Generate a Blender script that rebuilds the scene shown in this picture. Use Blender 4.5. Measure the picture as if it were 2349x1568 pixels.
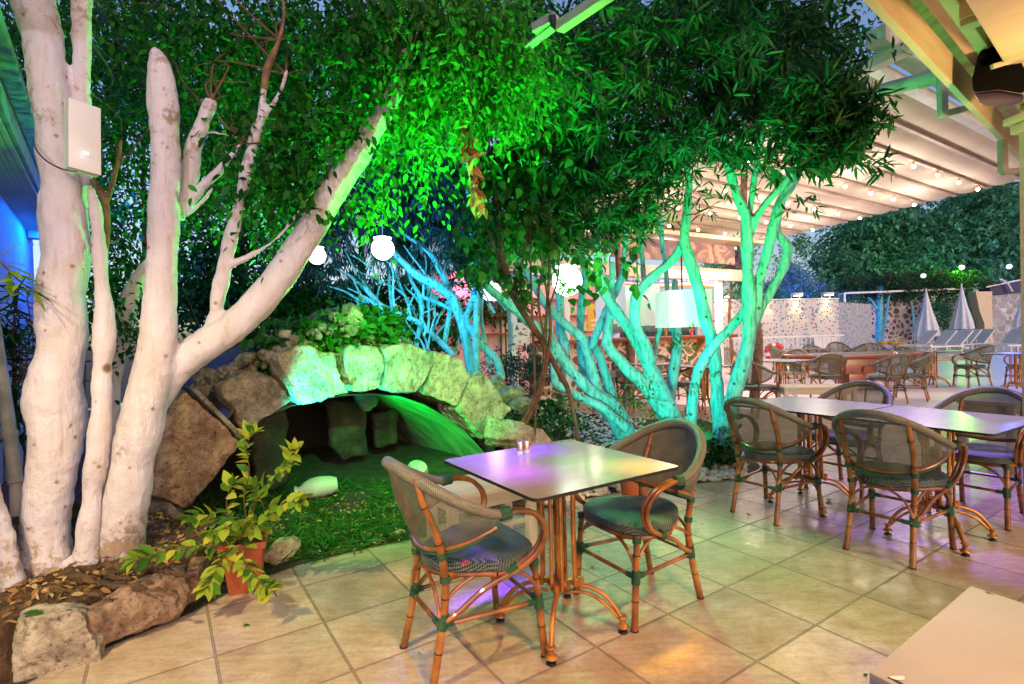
import bpy, bmesh, math, random
import numpy as np
from mathutils import Vector, Matrix, noise, Euler
random.seed(7); rng = np.random.default_rng(11)
sc = bpy.context.scene
for o in list(bpy.data.objects): bpy.data.objects.remove(o)
C = sc.collection
R = math.radians

# ---------------------------------------------------------------- camera (calibrated on the floor tiles)
FP, PIT, ROL, TH, TS = 1225., 0.015136, 0.026710, 0.58297, 0.4505
HC = 2.97444 * TS
def ray(x, y):
    X = x - 1174.5; Y = y - 784.
    u = X*math.cos(ROL) - Y*math.sin(ROL); v = X*math.sin(ROL) + Y*math.cos(ROL)
    cx = u/FP; cz = -v/FP
    return (cx, math.cos(PIT) + cz*math.sin(PIT), -math.sin(PIT) + cz*math.cos(PIT))
def at(x, y, d):
    r = ray(x, y); k = d/r[1]
    return Vector((r[0]*k, d, r[2]*k + HC))
def gp(x, y, z=0.):
    r = ray(x, y); k = (z-HC)/r[2]
    return Vector((r[0]*k, r[1]*k, z))
def P3(cx, cy, cz):
    return Vector((cx, cy*math.cos(PIT)+cz*math.sin(PIT), -cy*math.sin(PIT)+cz*math.cos(PIT)))
cam_d = bpy.data.cameras.new('camera'); cam = bpy.data.objects.new('camera', cam_d); C.objects.link(cam)
rt = P3(math.cos(ROL), 0, -math.sin(ROL)); up = P3(math.sin(ROL), 0, math.cos(ROL)); fw = P3(0, 1, 0)
m = Matrix.Identity(4)
for i in range(3): m[i][0] = rt[i]; m[i][1] = up[i]; m[i][2] = -fw[i]
m[0][3] = 0; m[1][3] = 0; m[2][3] = HC
cam.matrix_world = m
cam_d.sensor_width = 36; cam_d.lens = 36*FP/2349; cam_d.clip_end = 2000; cam_d.clip_start = .05
sc.camera = cam
UU = Vector((math.cos(TH), math.sin(TH), 0)); VV = Vector((-math.sin(TH), math.cos(TH), 0))

# ---------------------------------------------------------------- sky, light, exposure
w = bpy.data.worlds.new('World'); sc.world = w; w.use_nodes = True
nt = w.node_tree; nt.nodes.clear()
sky = nt.nodes.new('ShaderNodeTexSky'); sky.sky_type = 'NISHITA'; sky.sun_disc = False
sky.sun_elevation = R(9); sky.sun_rotation = R(150); sky.dust_density = 2.; sky.ozone_density = 2.5
bg = nt.nodes.new('ShaderNodeBackground'); bg.inputs[1].default_value = 0.115
ow = nt.nodes.new('ShaderNodeOutputWorld')
tint = nt.nodes.new('ShaderNodeMix'); tint.data_type = 'RGBA'; tint.blend_type = 'MULTIPLY'; tint.inputs[0].default_value = 1
tint.inputs[7].default_value = (1.14, .98, 1.06, 1); nt.links.new(sky.outputs[0], tint.inputs[6]); nt.links.new(tint.outputs[2], bg.inputs[0]); nt.links.new(bg.outputs[0], ow.inputs[0])
sc.view_settings.view_transform = 'Standard'; sc.view_settings.look = 'None'; sc.view_settings.gamma = 1
sc.view_settings.exposure = 1.2
cy = sc.cycles
cy.use_denoising = True; cy.denoiser = 'OPENIMAGEDENOISE'; cy.max_bounces = 6; cy.diffuse_bounces = 3; cy.glossy_bounces = 3
cy.transmission_bounces = 4; cy.transparent_max_bounces = 10; cy.sample_clamp_indirect = 4; cy.sample_clamp_direct = 0
cy.caustics_reflective = False; cy.caustics_refractive = False
def lamp(kind, name, loc, tgt, col, power, size=.08, ang=60, blend=.6):
    d = bpy.data.lights.new(name, kind); d.energy = power; d.color = col
    if kind == 'SPOT': d.spot_size = R(ang); d.spot_blend = blend; d.shadow_soft_size = size
    elif kind == 'AREA': d.size = size; d.spread = R(ang)
    elif kind == 'POINT': d.shadow_soft_size = size
    o = bpy.data.objects.new(name, d); C.objects.link(o); o.location = loc
    if tgt is not None: o.rotation_euler = (Vector(tgt)-Vector(loc)).to_track_quat('-Z', 'Y').to_euler()
    return o
# dusk sun, nearly gone
sd = bpy.data.lights.new('sun', 'SUN'); sd.energy = .25; sd.angle = R(10); sd.color = (1, .8, .7)
so = bpy.data.objects.new('sun', sd); C.objects.link(so); so.rotation_euler = (R(80), 0, R(-150))
LIGHTS = [
 # kind name loc target colour power size angle blend
 ('SPOT', 'terrace_flood_warm', (-1.3, -1.6, 2.7), (-2.3, 3.2, 1.4), (.95, .84, 1.0), 112, .06, 76, .8),
 ('SPOT', 'terrace_flood_floor', (-1.9, .6, 2.7), (-1.3, 2.3, 0), (1, .79, .33), 175, .04, 84, .9),
 ('SPOT', 'eave_lamp_peach', (1.0, .3, 2.6), (.45, 1.9, 0), (1, .46, .18), 150, .08, 78, 1),
 ('SPOT', 'green_flood_grotto', (-.45, 2.9, 1.7), (-.95, 4.9, .95), (.06, 1, .14), 190, .04, 62, .6),
 ('SPOT', 'green_flood_lawn', (-.9, 3.1, 1.6), (-1.1, 4.0, .0), (.03, 1, .12), 70, .05, 66, 1),
 ('SPOT', 'deep_blue_flood_back', (-2.6, 6.4, 1.2), (-2.2, 10, 2.4), (.0, .10, 1), 330, .05, 120, 1),
 ('SPOT', 'green_flood_vault', (-1.45, 4.7, .35), (-.35, 5.9, .7), (.0, 1, .08), 62, .03, 90, .8),
 ('SPOT', 'cyan_flood_arch', (-1.62, 3.75, .40), (-1.42, 4.5, 1.05), (.0, 1, .60), 95, .03, 60, .5),
 ('SPOT', 'green_flood_canopy', (-.35, 3.6, 1.35), (-.45, 3.5, 3.3), (.01, 1, .04), 420, .05, 105, 1),
 ('SPOT', 'green_flood_left_canopy', (-1.3, 4.2, 1.5), (-1.7, 3.5, 3.0), (.06, 1, .08), 180, .05, 140, 1),
 ('SPOT', 'green_flood_right_canopy', (1.5, 3.9, .9), (1.4, 4.5, 3.0), (.03, 1, .24), 190, .05, 140, 1),
 ('POINT', 'roof_lamp_amber', (2.9, 2.1, 2.0), None, (1, .60, .24), 42, .08, 0, 0),
 ('SPOT', 'green_flood_floor', (.75, 4.6, 2.0), (1.05, 2.75, 0), (.16, 1, .30), 165, .12, 62, 1),
 ('SPOT', 'cyan_flood_trees', (.7, 3.9, .35), (1.6, 6.0, 1.0), (0, 1, .78), 120, .04, 70, .9),
 ('SPOT', 'teal_flood_right_tree', (1.1, 4.3, .6), (2.3, 5.2, 1.6), (.0, 1, .60), 34, .04, 60, .9),
 ('SPOT', 'blue_flood_back_tree', (-1.2, 6.2, 1.7), (-.8, 8.2, 1.7), (.0, .36, 1), 24, .05, 140, .8),
 ('SPOT', 'teal_flood_back_leaves', (-1.6, 6.0, 1.5), (-1.3, 7.8, 2.7), (.02, .60, 1), 75, .05, 120, 1),
 ('SPOT', 'green_flood_mid_leaves', (.2, 5.3, 1.2), (.2, 4.9, 2.6), (.02, 1, .10), 90, .06, 120, .8),
 ('SPOT', 'added_violet_table_spot', (-.13, 2.55, 2.5), (-.13, 2.55, .75), (.13, .01, 1), 900, .14, 12, 1),  # added spots imitating the violet reflection on the near tabletop
 ('SPOT', 'added_violet_table_spot', (.07, 2.70, 2.5), (.07, 2.70, .75), (.13, .01, 1), 800, .14, 12, 1),
 ('SPOT', 'added_violet_table_spot', (.0, 2.27, 2.5), (.0, 2.27, .75), (.30, .03, 1), 620, .14, 12, 1),
 ('SPOT', 'added_green_table_spot', (.28, 2.40, 2.5), (.26, 2.40, .75), (.10, 1, .22), 95, .12, 14, 1),  # added to imitate the green band reflected in the table
 ('SPOT', 'added_amber_table_spot', (.55, 2.3, 2.5), (.55, 2.3, .75), (1, .55, .02), 260, .10, 13, 1),  # added likewise, for the amber reflection at the table's right end
 ('SPOT', 'blue_flood_right_floor', (4.2, 5.6, 2.6), (3.4, 3.4, 0), (.36, .16, 1), 250, .15, 62, 1),
 ('AREA', 'bar_ceiling_lamp', (4.0, 12.0, 2.6), (4.0, 12.0, 0), (1, .60, .55), 62, 2.2, 170, 0),
 ('AREA', 'left_bar_pink_lamp', (-.2, 11.3, 2.6), (-.2, 12.4, 1.4), (1, .22, .5), 70, 1.2, 170, 0),
 ('SPOT', 'blue_flood_garden_wall', (13.0, 24.0, .4), (15.8, 29., 1.6), (.0, .22, 1), 1300, .1, 80, .8),
 ('SPOT', 'warm_flood_garden_wall', (16.5, 27.0, .3), (17.2, 29.8, 1.0), (1, .35, .10), 200, .1, 90, .9),
]
for a in LIGHTS: lamp(*a)

# ---------------------------------------------------------------- materials
def nmat(name):
    mt = bpy.data.materials.new(name); mt.use_nodes = True
    n = mt.node_tree; b = n.nodes['Principled BSDF']; return mt, n, b
def N(n, t, **kw):
    x = n.nodes.new('ShaderNode'+t)
    for k, v in kw.items(): setattr(x, k, v)
    return x
def ramp(n, src, stops):
    r = N(n, 'ValToRGB'); el = r.color_ramp.elements
    while len(el) < len(stops): el.new(.5)
    for e, (p, c) in zip(el, stops): e.position = p; e.color = (*c, 1) if len(c) == 3 else c
    n.links.new(src, r.inputs[0]); return r
def mixc(n, fac, a, b, mode='MIX'):
    x = N(n, 'Mix', data_type='RGBA', blend_type=mode)
    for s, v in ((0, fac), (6, a), (7, b)):
        if isinstance(v, (int, float)): x.inputs[s].default_value = v
        elif isinstance(v, (tuple, list)): x.inputs[s].default_value = (*v, 1)
        else: n.links.new(v, x.inputs[s])
    return x.outputs[2]
def pmat(name, c1, c2=None, scale=6., rough=.6, bump=0., bs=None, metal=0., detail=4., spec=.5, coat=0., stops=(.35, .65), sc3=None):
    mt, n, b = nmat(name)
    b.inputs['Roughness'].default_value = rough; b.inputs['Metallic'].default_value = metal
    b.inputs['Specular IOR Level'].default_value = spec; b.inputs['Coat Weight'].default_value = coat
    tc = N(n, 'TexCoord'); vec = tc.outputs['Object']
    if sc3:
        mp = N(n, 'Mapping'); mp.inputs['Scale'].default_value = sc3; n.links.new(vec, mp.inputs[0]); vec = mp.outputs[0]
    no = N(n, 'TexNoise'); no.inputs['Scale'].default_value = scale; no.inputs['Detail'].default_value = detail
    n.links.new(vec, no.inputs['Vector'])
    c2 = c2 or tuple(v*.75 for v in c1)
    r = ramp(n, no.outputs['Fac'], [(stops[0], c2), (stops[1], c1)])
    n.links.new(r.outputs[0], b.inputs['Base Color'])
    if bump:
        nb = N(n, 'TexNoise'); nb.inputs['Scale'].default_value = bs or scale*4; nb.inputs['Detail'].default_value = 6
        n.links.new(vec, nb.inputs['Vector'])
        bp = N(n, 'Bump'); bp.inputs['Strength'].default_value = bump; bp.inputs['Distance'].default_value = .02
        n.links.new(nb.outputs['Fac'], bp.inputs['Height']); n.links.new(bp.outputs[0], b.inputs['Normal'])
    return mt
def emat(name, col, strength):
    mt, n, b = nmat(name)
    b.inputs['Base Color'].default_value = (.8, .8, .8, 1)
    b.inputs['Emission Color'].default_value = (*col, 1); b.inputs['Emission Strength'].default_value = strength
    return mt
def leafmat(name, stops, trans=.3, rough=.4):
    mt, n, b = nmat(name)
    at_ = N(n, 'Attribute', attribute_name='rnd')
    r = ramp(n, at_.outputs['Fac'], stops)
    n.links.new(r.outputs[0], b.inputs['Base Color']); b.inputs['Roughness'].default_value = rough
    b.inputs['Specular IOR Level'].default_value = .16; b.inputs['Roughness'].default_value = rough+.12
    tr = N(n, 'BsdfTranslucent'); n.links.new(r.outputs[0], tr.inputs[0])
    mx = N(n, 'MixShader'); mx.inputs[0].default_value = trans
    out = n.nodes['Material Output']
    n.links.new(b.outputs[0], mx.inputs[1]); n.links.new(tr.outputs[0], mx.inputs[2]); n.links.new(mx.outputs[0], out.inputs[0])
    return mt
M = {}
# floor tiles
def tile_mat():
    mt, n, b = nmat('terrace_tiles')
    g = N(n, 'NewGeometry'); mp = N(n, 'Mapping', vector_type='POINT')
    # tile frame: rotate by -TH, shift by calibrated origin
    ox, oy = 0.720507*TS, 4.995887*TS
    co, si = math.cos(-TH), math.sin(-TH)
    mp.inputs['Rotation'].default_value = (0, 0, -TH)
    mp.inputs['Location'].default_value = (-(co*ox - si*oy)/TS, -(si*ox + co*oy)/TS, 0)
    mp.inputs['Scale'].default_value = (1/TS, 1/TS, 1/TS)
    n.links.new(g.outputs['Position'], mp.inputs[0])
    fr = N(n, 'VectorMath', operation='FRACTION'); n.links.new(mp.outputs[0], fr.inputs[0])
    sb = N(n, 'VectorMath', operation='SUBTRACT'); n.links.new(fr.outputs[0], sb.inputs[0]); sb.inputs[1].default_value = (.5, .5, .5)
    ab = N(n, 'VectorMath', operation='ABSOLUTE'); n.links.new(sb.outputs[0], ab.inputs[0])
    sx = N(n, 'SeparateXYZ'); n.links.new(ab.outputs[0], sx.inputs[0])
    mx = N(n, 'Math', operation='MAXIMUM'); n.links.new(sx.outputs[0], mx.inputs[0]); n.links.new(sx.outputs[1], mx.inputs[1])
    gr = ramp(n, mx.outputs[0], [(.486, (0, 0, 0)), (.490, (1, 1, 1)), (.4935, (1, 1, 1)), (.496, (.45, .45, .45))])
    fl = N(n, 'VectorMath', operation='FLOOR'); n.links.new(mp.outputs[0], fl.inputs[0])
    wn = N(n, 'TexWhiteNoise', noise_dimensions='3D'); n.links.new(fl.outputs[0], wn.inputs[0])
    n1 = N(n, 'TexNoise'); n1.inputs['Scale'].default_value = 5; n1.inputs['Detail'].default_value = 8; n1.inputs['Roughness'].default_value = .65
    n.links.new(g.outputs['Position'], n1.inputs['Vector'])
    mp2 = N(n, 'Mapping'); mp2.inputs['Rotation'].default_value = (0, 0, -TH-.3); mp2.inputs['Scale'].default_value = (3, 14, 1)
    n.links.new(g.outputs['Position'], mp2.inputs[0])
    n2 = N(n, 'TexNoise'); n2.inputs['Scale'].default_value = 2.2; n2.inputs['Detail'].default_value = 9; n2.inputs['Roughness'].default_value = .7
    n.links.new(mp2.outputs[0], n2.inputs['Vector'])
    r1 = ramp(n, n1.outputs['Fac'], [(.3, (.42, .31, .225)), (.5, (.56, .46, .36)), (.7, (.66, .57, .48))])
    r2 = ramp(n, n2.outputs['Fac'], [(.3, (.62, .55, .48)), (.6, (1, 1, 1))])
    c = mixc(n, .75, r1.outputs[0], r2.outputs[0], 'MULTIPLY')
    n6 = N(n, 'TexNoise'); n6.inputs['Scale'].default_value = 38; n6.inputs['Detail'].default_value = 8; n6.inputs['Roughness'].default_value = .75; n.links.new(g.outputs['Position'], n6.inputs['Vector'])
    r6 = ramp(n, n6.outputs['Fac'], [(.32, (.74, .68, .60)), (.5, (1, 1, 1)), (.7, (1.08, 1.07, 1.05))]); c = mixc(n, .8, c, r6.outputs[0], 'MULTIPLY')
    n7 = N(n, 'TexNoise'); n7.inputs['Scale'].default_value = 1.3; n7.inputs['Detail'].default_value = 4; n.links.new(g.outputs['Position'], n7.inputs['Vector']); r7 = ramp(n, n7.outputs['Fac'], [(.35, (.80, .74, .66)), (.6, (1, 1, 1))]); c = mixc(n, .7, c, r7.outputs[0], 'MULTIPLY')
    v8 = N(n, 'TexVoronoi'); v8.inputs['Scale'].default_value = 5.5; n.links.new(g.outputs['Position'], v8.inputs['Vector']); r8 = ramp(n, v8.outputs['Distance'], [(.02, (.25, .17, .12)), (.035, (1, 1, 1))]); c = mixc(n, .55, c, r8.outputs[0], 'MULTIPLY')
    tv = ramp(n, wn.outputs['Value'], [(0, (.80, .77, .74)), (1, (1.06, 1.04, 1.0))])
    c = mixc(n, 1., c, tv.outputs[0], 'MULTIPLY')
    c = mixc(n, gr.outputs[0], c, (.145, .11, .085))
    n.links.new(c, b.inputs['Base Color'])
    rr = ramp(n, n1.outputs['Fac'], [(.3, (.34, .34, .34)), (.7, (.25, .25, .25))])
    rm = mixc(n, gr.outputs[0], rr.outputs[0], (.85, .85, .85)); n.links.new(rm, b.inputs['Roughness'])
    bp = N(n, 'Bump'); bp.invert = True; bp.inputs['Strength'].default_value = .6; bp.inputs['Distance'].default_value = .004
    hh = N(n, 'Math', operation='MULTIPLY_ADD'); n.links.new(n2.outputs['Fac'], hh.inputs[0]); hh.inputs[1].default_value = .25
    n.links.new(gr.outputs[0], hh.inputs[2]); n.links.new(hh.outputs[0], bp.inputs['Height'])
    n.links.new(bp.outputs[0], b.inputs['Normal'])
    return mt
M['tiles'] = tile_mat()
def bark_white():
    mt, n, b = nmat('whitewashed_bark')
    g = N(n, 'NewGeometry'); sp = N(n, 'SeparateXYZ'); n.links.new(g.outputs['Position'], sp.inputs[0])
    n1 = N(n, 'TexNoise'); n1.inputs['Scale'].default_value = 5; n1.inputs['Detail'].default_value = 6
    n.links.new(g.outputs['Position'], n1.inputs['Vector'])
    base = ramp(n, n1.outputs['Fac'], [(.3, (.56, .51, .52)), (.5, (.62, .57, .64)), (.7, (.64, .61, .70))])
    # flaking paint: near the ground and above head height
    lo = N(n, 'MapRange'); n.links.new(sp.outputs[2], lo.inputs[0])
    for i, v in enumerate((.22, .75, .62, 0.)): lo.inputs[i+1].default_value = v
    hi = N(n, 'MapRange'); n.links.new(sp.outputs[2], hi.inputs[0])
    for i, v in enumerate((2.0, 3.0, 0., .55)): hi.inputs[i+1].default_value = v
    ad = N(n, 'Math', operation='ADD'); n.links.new(lo.outputs[0], ad.inputs[0]); n.links.new(hi.outputs[0], ad.inputs[1])
    n2 = N(n, 'TexNoise'); n2.inputs['Scale'].default_value = 22; n2.inputs['Detail'].default_value = 8; n2.inputs['Roughness'].default_value = .7
    n.links.new(g.outputs['Position'], n2.inputs['Vector'])
    n3 = N(n, 'TexNoise'); n3.inputs['Scale'].default_value = 3.3; n3.inputs['Detail'].default_value = 3
    n.links.new(g.outputs['Position'], n3.inputs['Vector'])
    s1 = N(n, 'Math', operation='MULTIPLY_ADD'); n.links.new(n3.outputs['Fac'], s1.inputs[0]); s1.inputs[1].default_value = .7
    n.links.new(n2.outputs['Fac'], s1.inputs[2])
    s2 = N(n, 'Math', operation='MULTIPLY_ADD'); n.links.new(ad.outputs[0], s2.inputs[0]); s2.inputs[1].default_value = .42; n.links.new(s1.outputs[0], s2.inputs[2])
    fl = ramp(n, s2.outputs[0], [(1.0, (0, 0, 0)), (1.0, (1, 1, 1))])
    fl.color_ramp.elements[0].position = .98; fl.color_ramp.elements[1].position = 1.0
    mr = N(n, 'MapRange'); n.links.new(s2.outputs[0], mr.inputs[0])
    for i, v in enumerate((1.04, 1.16, 0, .85)): mr.inputs[i+1].default_value = v
    br = ramp(n, n2.outputs['Fac'], [(.35, (.10, .055, .03)), (.65, (.34, .22, .13))])
    c = mixc(n, mr.outputs[0], base.outputs[0], br.outputs[0])
    # small knots
    vo = N(n, 'TexVoronoi'); vo.inputs['Scale'].default_value = 3.1; n.links.new(g.outputs['Position'], vo.inputs['Vector'])
    kn = ramp(n, vo.outputs['Distance'], [(.05, (1, 1, 1)), (.10, (0, 0, 0))])
    c = mixc(n, kn.outputs[0], c, (.22, .12, .06))
    ms = N(n, 'Mapping'); ms.inputs['Scale'].default_value = (9, 9, 1.3); n.links.new(g.outputs['Position'], ms.inputs[0])
    n5 = N(n, 'TexNoise'); n5.inputs['Scale'].default_value = 2.4; n5.inputs['Detail'].default_value = 9; n5.inputs['Roughness'].default_value = .72; n.links.new(ms.outputs[0], n5.inputs['Vector'])
    st = ramp(n, n5.outputs['Fac'], [(.30, (.62, .50, .36)), (.42, (.93, .90, .86)), (.6, (1, 1, 1))]); c = mixc(n, .85, c, st.outputs[0], 'MULTIPLY')
    v2 = N(n, 'TexVoronoi'); v2.inputs['Scale'].default_value = 17; n.links.new(g.outputs['Position'], v2.inputs['Vector']); wv = N(n, 'SeparateColor'); n.links.new(v2.outputs['Color'], wv.inputs[0])
    l2 = N(n, 'Math', operation='LESS_THAN'); n.links.new(wv.outputs[0], l2.inputs[0]); l2.inputs[1].default_value = .16
    d2 = ramp(n, v2.outputs['Distance'], [(.10, (1, 1, 1)), (.24, (0, 0, 0))]); m2 = N(n, 'Math', operation='MULTIPLY'); n.links.new(d2.outputs[0], m2.inputs[0]); n.links.new(l2.outputs[0], m2.inputs[1])
    c = mixc(n, m2.outputs[0], c, (.30, .19, .10))
    n.links.new(c, b.inputs['Base Color']); b.inputs['Roughness'].default_value = .65
    bp = N(n, 'Bump'); bp.inputs['Strength'].default_value = .7; bp.inputs['Distance'].default_value = .02
    s5 = N(n, 'Math', operation='MULTIPLY_ADD'); n.links.new(n5.outputs['Fac'], s5.inputs[0]); s5.inputs[1].default_value = 1.1; n.links.new(s1.outputs[0], s5.inputs[2])
    n.links.new(s5.outputs[0], bp.inputs['Height']); n.links.new(bp.outputs[0], b.inputs['Normal'])
    return mt
M['white_bark'] = bark_white()
def bark_cyan_tinted():
    mt, n, b = nmat('cyan_tinted_bark'); g = N(n, 'NewGeometry'); n1 = N(n, 'TexNoise'); n1.inputs['Scale'].default_value = 7; n1.inputs['Detail'].default_value = 9; n1.inputs['Roughness'].default_value = .7; n.links.new(g.outputs['Position'], n1.inputs['Vector'])
    r = ramp(n, n1.outputs['Fac'], [(.30, (.06, .26, .22)), (.45, (.15, .50, .46)), (.65, (.21, .62, .58))])  # cyan of the floodlights is tinted into the whitewashed bark colour
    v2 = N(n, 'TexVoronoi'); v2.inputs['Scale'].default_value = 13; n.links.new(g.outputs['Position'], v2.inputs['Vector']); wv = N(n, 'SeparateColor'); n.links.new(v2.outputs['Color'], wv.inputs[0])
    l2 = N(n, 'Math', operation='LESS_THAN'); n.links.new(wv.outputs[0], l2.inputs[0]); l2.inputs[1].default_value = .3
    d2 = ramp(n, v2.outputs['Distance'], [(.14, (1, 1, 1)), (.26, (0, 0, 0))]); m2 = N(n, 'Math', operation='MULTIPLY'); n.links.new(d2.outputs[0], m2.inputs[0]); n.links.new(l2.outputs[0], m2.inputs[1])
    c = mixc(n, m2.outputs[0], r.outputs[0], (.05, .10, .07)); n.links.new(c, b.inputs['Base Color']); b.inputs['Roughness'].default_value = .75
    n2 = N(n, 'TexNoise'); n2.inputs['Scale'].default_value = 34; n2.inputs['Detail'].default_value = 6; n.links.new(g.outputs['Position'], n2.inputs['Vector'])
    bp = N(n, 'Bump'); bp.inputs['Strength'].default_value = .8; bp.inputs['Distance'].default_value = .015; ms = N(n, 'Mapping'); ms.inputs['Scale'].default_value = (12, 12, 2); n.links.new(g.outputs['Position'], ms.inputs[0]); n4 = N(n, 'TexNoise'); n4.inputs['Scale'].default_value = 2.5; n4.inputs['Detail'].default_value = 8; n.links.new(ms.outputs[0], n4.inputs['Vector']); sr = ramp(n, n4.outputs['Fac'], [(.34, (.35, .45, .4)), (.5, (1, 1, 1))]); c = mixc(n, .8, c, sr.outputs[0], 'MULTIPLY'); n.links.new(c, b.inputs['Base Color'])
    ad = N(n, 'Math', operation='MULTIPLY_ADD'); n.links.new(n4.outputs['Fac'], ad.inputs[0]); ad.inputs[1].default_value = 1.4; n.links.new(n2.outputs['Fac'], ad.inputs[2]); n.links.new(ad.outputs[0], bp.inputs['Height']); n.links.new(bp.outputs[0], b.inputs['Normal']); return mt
M['cyan_tinted_bark'] = bark_cyan_tinted()
M['old_tinted_bark'] = pmat('cyan_tinted_bark', (.30, .62, .57), (.18, .40, .35), 9, .7, .5, 30)
M['brown_bark'] = pmat('brown_bark', (.22, .12, .06), (.10, .05, .03), 14, .8, .6, 50)
M['vine'] = pmat('vine_stem', (.16, .07, .03), (.07, .035, .02), 20, .7, .3)
def stone(name, a, b_, scale=9, moss=None, pit=1.):
    mt, n, b = nmat(name)
    g = N(n, 'NewGeometry')
    n1 = N(n, 'TexNoise'); n1.inputs['Scale'].default_value = scale; n1.inputs['Detail'].default_value = 10; n1.inputs['Roughness'].default_value = .72
    n.links.new(g.outputs['Position'], n1.inputs['Vector'])
    n2 = N(n, 'TexNoise'); n2.inputs['Scale'].default_value = scale*5; n2.inputs['Detail'].default_value = 6; n2.inputs['Roughness'].default_value = .75
    n.links.new(g.outputs['Position'], n2.inputs['Vector'])
    r = ramp(n, n1.outputs['Fac'], [(.32, tuple(v*.45 for v in b_)), (.45, b_), (.6, a)])
    pitr = ramp(n, n2.outputs['Fac'], [(.36, (.22, .17, .13)), (.47, (1, 1, 1))])
    c = mixc(n, .9*pit, r.outputs[0], pitr.outputs[0], 'MULTIPLY')
    if moss:
        n3 = N(n, 'TexNoise'); n3.inputs['Scale'].default_value = 4; n3.inputs['Detail'].default_value = 8
        n.links.new(g.outputs['Position'], n3.inputs['Vector'])
        mr = ramp(n, n3.outputs['Fac'], [(.5, (0, 0, 0)), (.6, (1, 1, 1))])
        c = mixc(n, mr.outputs[0], c, moss)
    n.links.new(c, b.inputs['Base Color']); b.inputs['Roughness'].default_value = .9
    ad = N(n, 'Math', operation='MULTIPLY_ADD'); n.links.new(n1.outputs['Fac'], ad.inputs[0]); ad.inputs[1].default_value = 1.5
    n.links.new(n2.outputs['Fac'], ad.inputs[2])
    bp = N(n, 'Bump'); bp.inputs['Strength'].default_value = .9; bp.inputs['Distance'].default_value = .02
    n.links.new(ad.outputs[0], bp.inputs['Height']); n.links.new(bp.outputs[0], b.inputs['Normal'])
    return mt
M['stone'] = stone('limestone', (.55, .47, .36), (.34, .28, .2), 8)
M['stone_tan'] = stone('tan_sandstone', (.44, .31, .21), (.26, .16, .10), 8)
M['stone_grey'] = stone('grey_rubble', (.36, .31, .26), (.2, .16, .13), 10)
M['shaded_stone'] = stone('shaded_mossy_slab', (.05, .055, .03), (.02, .025, .015), 6, (.015, .03, .01))  # grotto shade is put into the slab and moss colours
M['grotto_shade'] = pmat('grotto_shade_black', (.012, .012, .01), None, 5, .95)  # near-black colour stands in for the deep shade of the grotto
M['plaster'] = pmat('stained_vault_plaster', (.26, .26, .2), (.10, .11, .08), 2.5, .85, .25, 14, sc3=(1, 4, 1))
M['soil'] = stone('soil_litter', (.20, .11, .05), (.10, .055, .025), 14, None, 1)
M['garden_soil'] = pmat('garden_soil', (.05, .04, .025), (.02, .018, .01), 8, .95, .8, 40)
M['pebble'] = pmat('white_pebble', (.66, .62, .54), (.38, .34, .28), 12, .55, .1)
def rattan():
    mt, n, b = nmat('bamboo_pole')
    tc = N(n, 'TexCoord'); n1 = N(n, 'TexNoise'); n1.inputs['Scale'].default_value = 9; n1.inputs['Detail'].default_value = 5
    n.links.new(tc.outputs['Object'], n1.inputs['Vector'])
    r = ramp(n, n1.outputs['Fac'], [(.3, (.09, .026, .006)), (.5, (.24, .085, .018)), (.7, (.42, .18, .04))])
    n.links.new(r.outputs[0], b.inputs['Base Color']); b.inputs['Roughness'].default_value = .28; b.inputs['Coat Weight'].default_value = .3
    return mt
M['rattan'] = rattan()
M['rattan_pale'] = pmat('pale_rattan', (.55, .40, .18), (.38, .24, .09), 9, .35)
M['node'] = pmat('bamboo_node', (.03, .012, .006), None, 9, .6)
M['binding'] = pmat('green_binding', (.012, .10, .04), (.006, .045, .018), 60, .45, .5, 120, sc3=(1, 1, 6))
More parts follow.
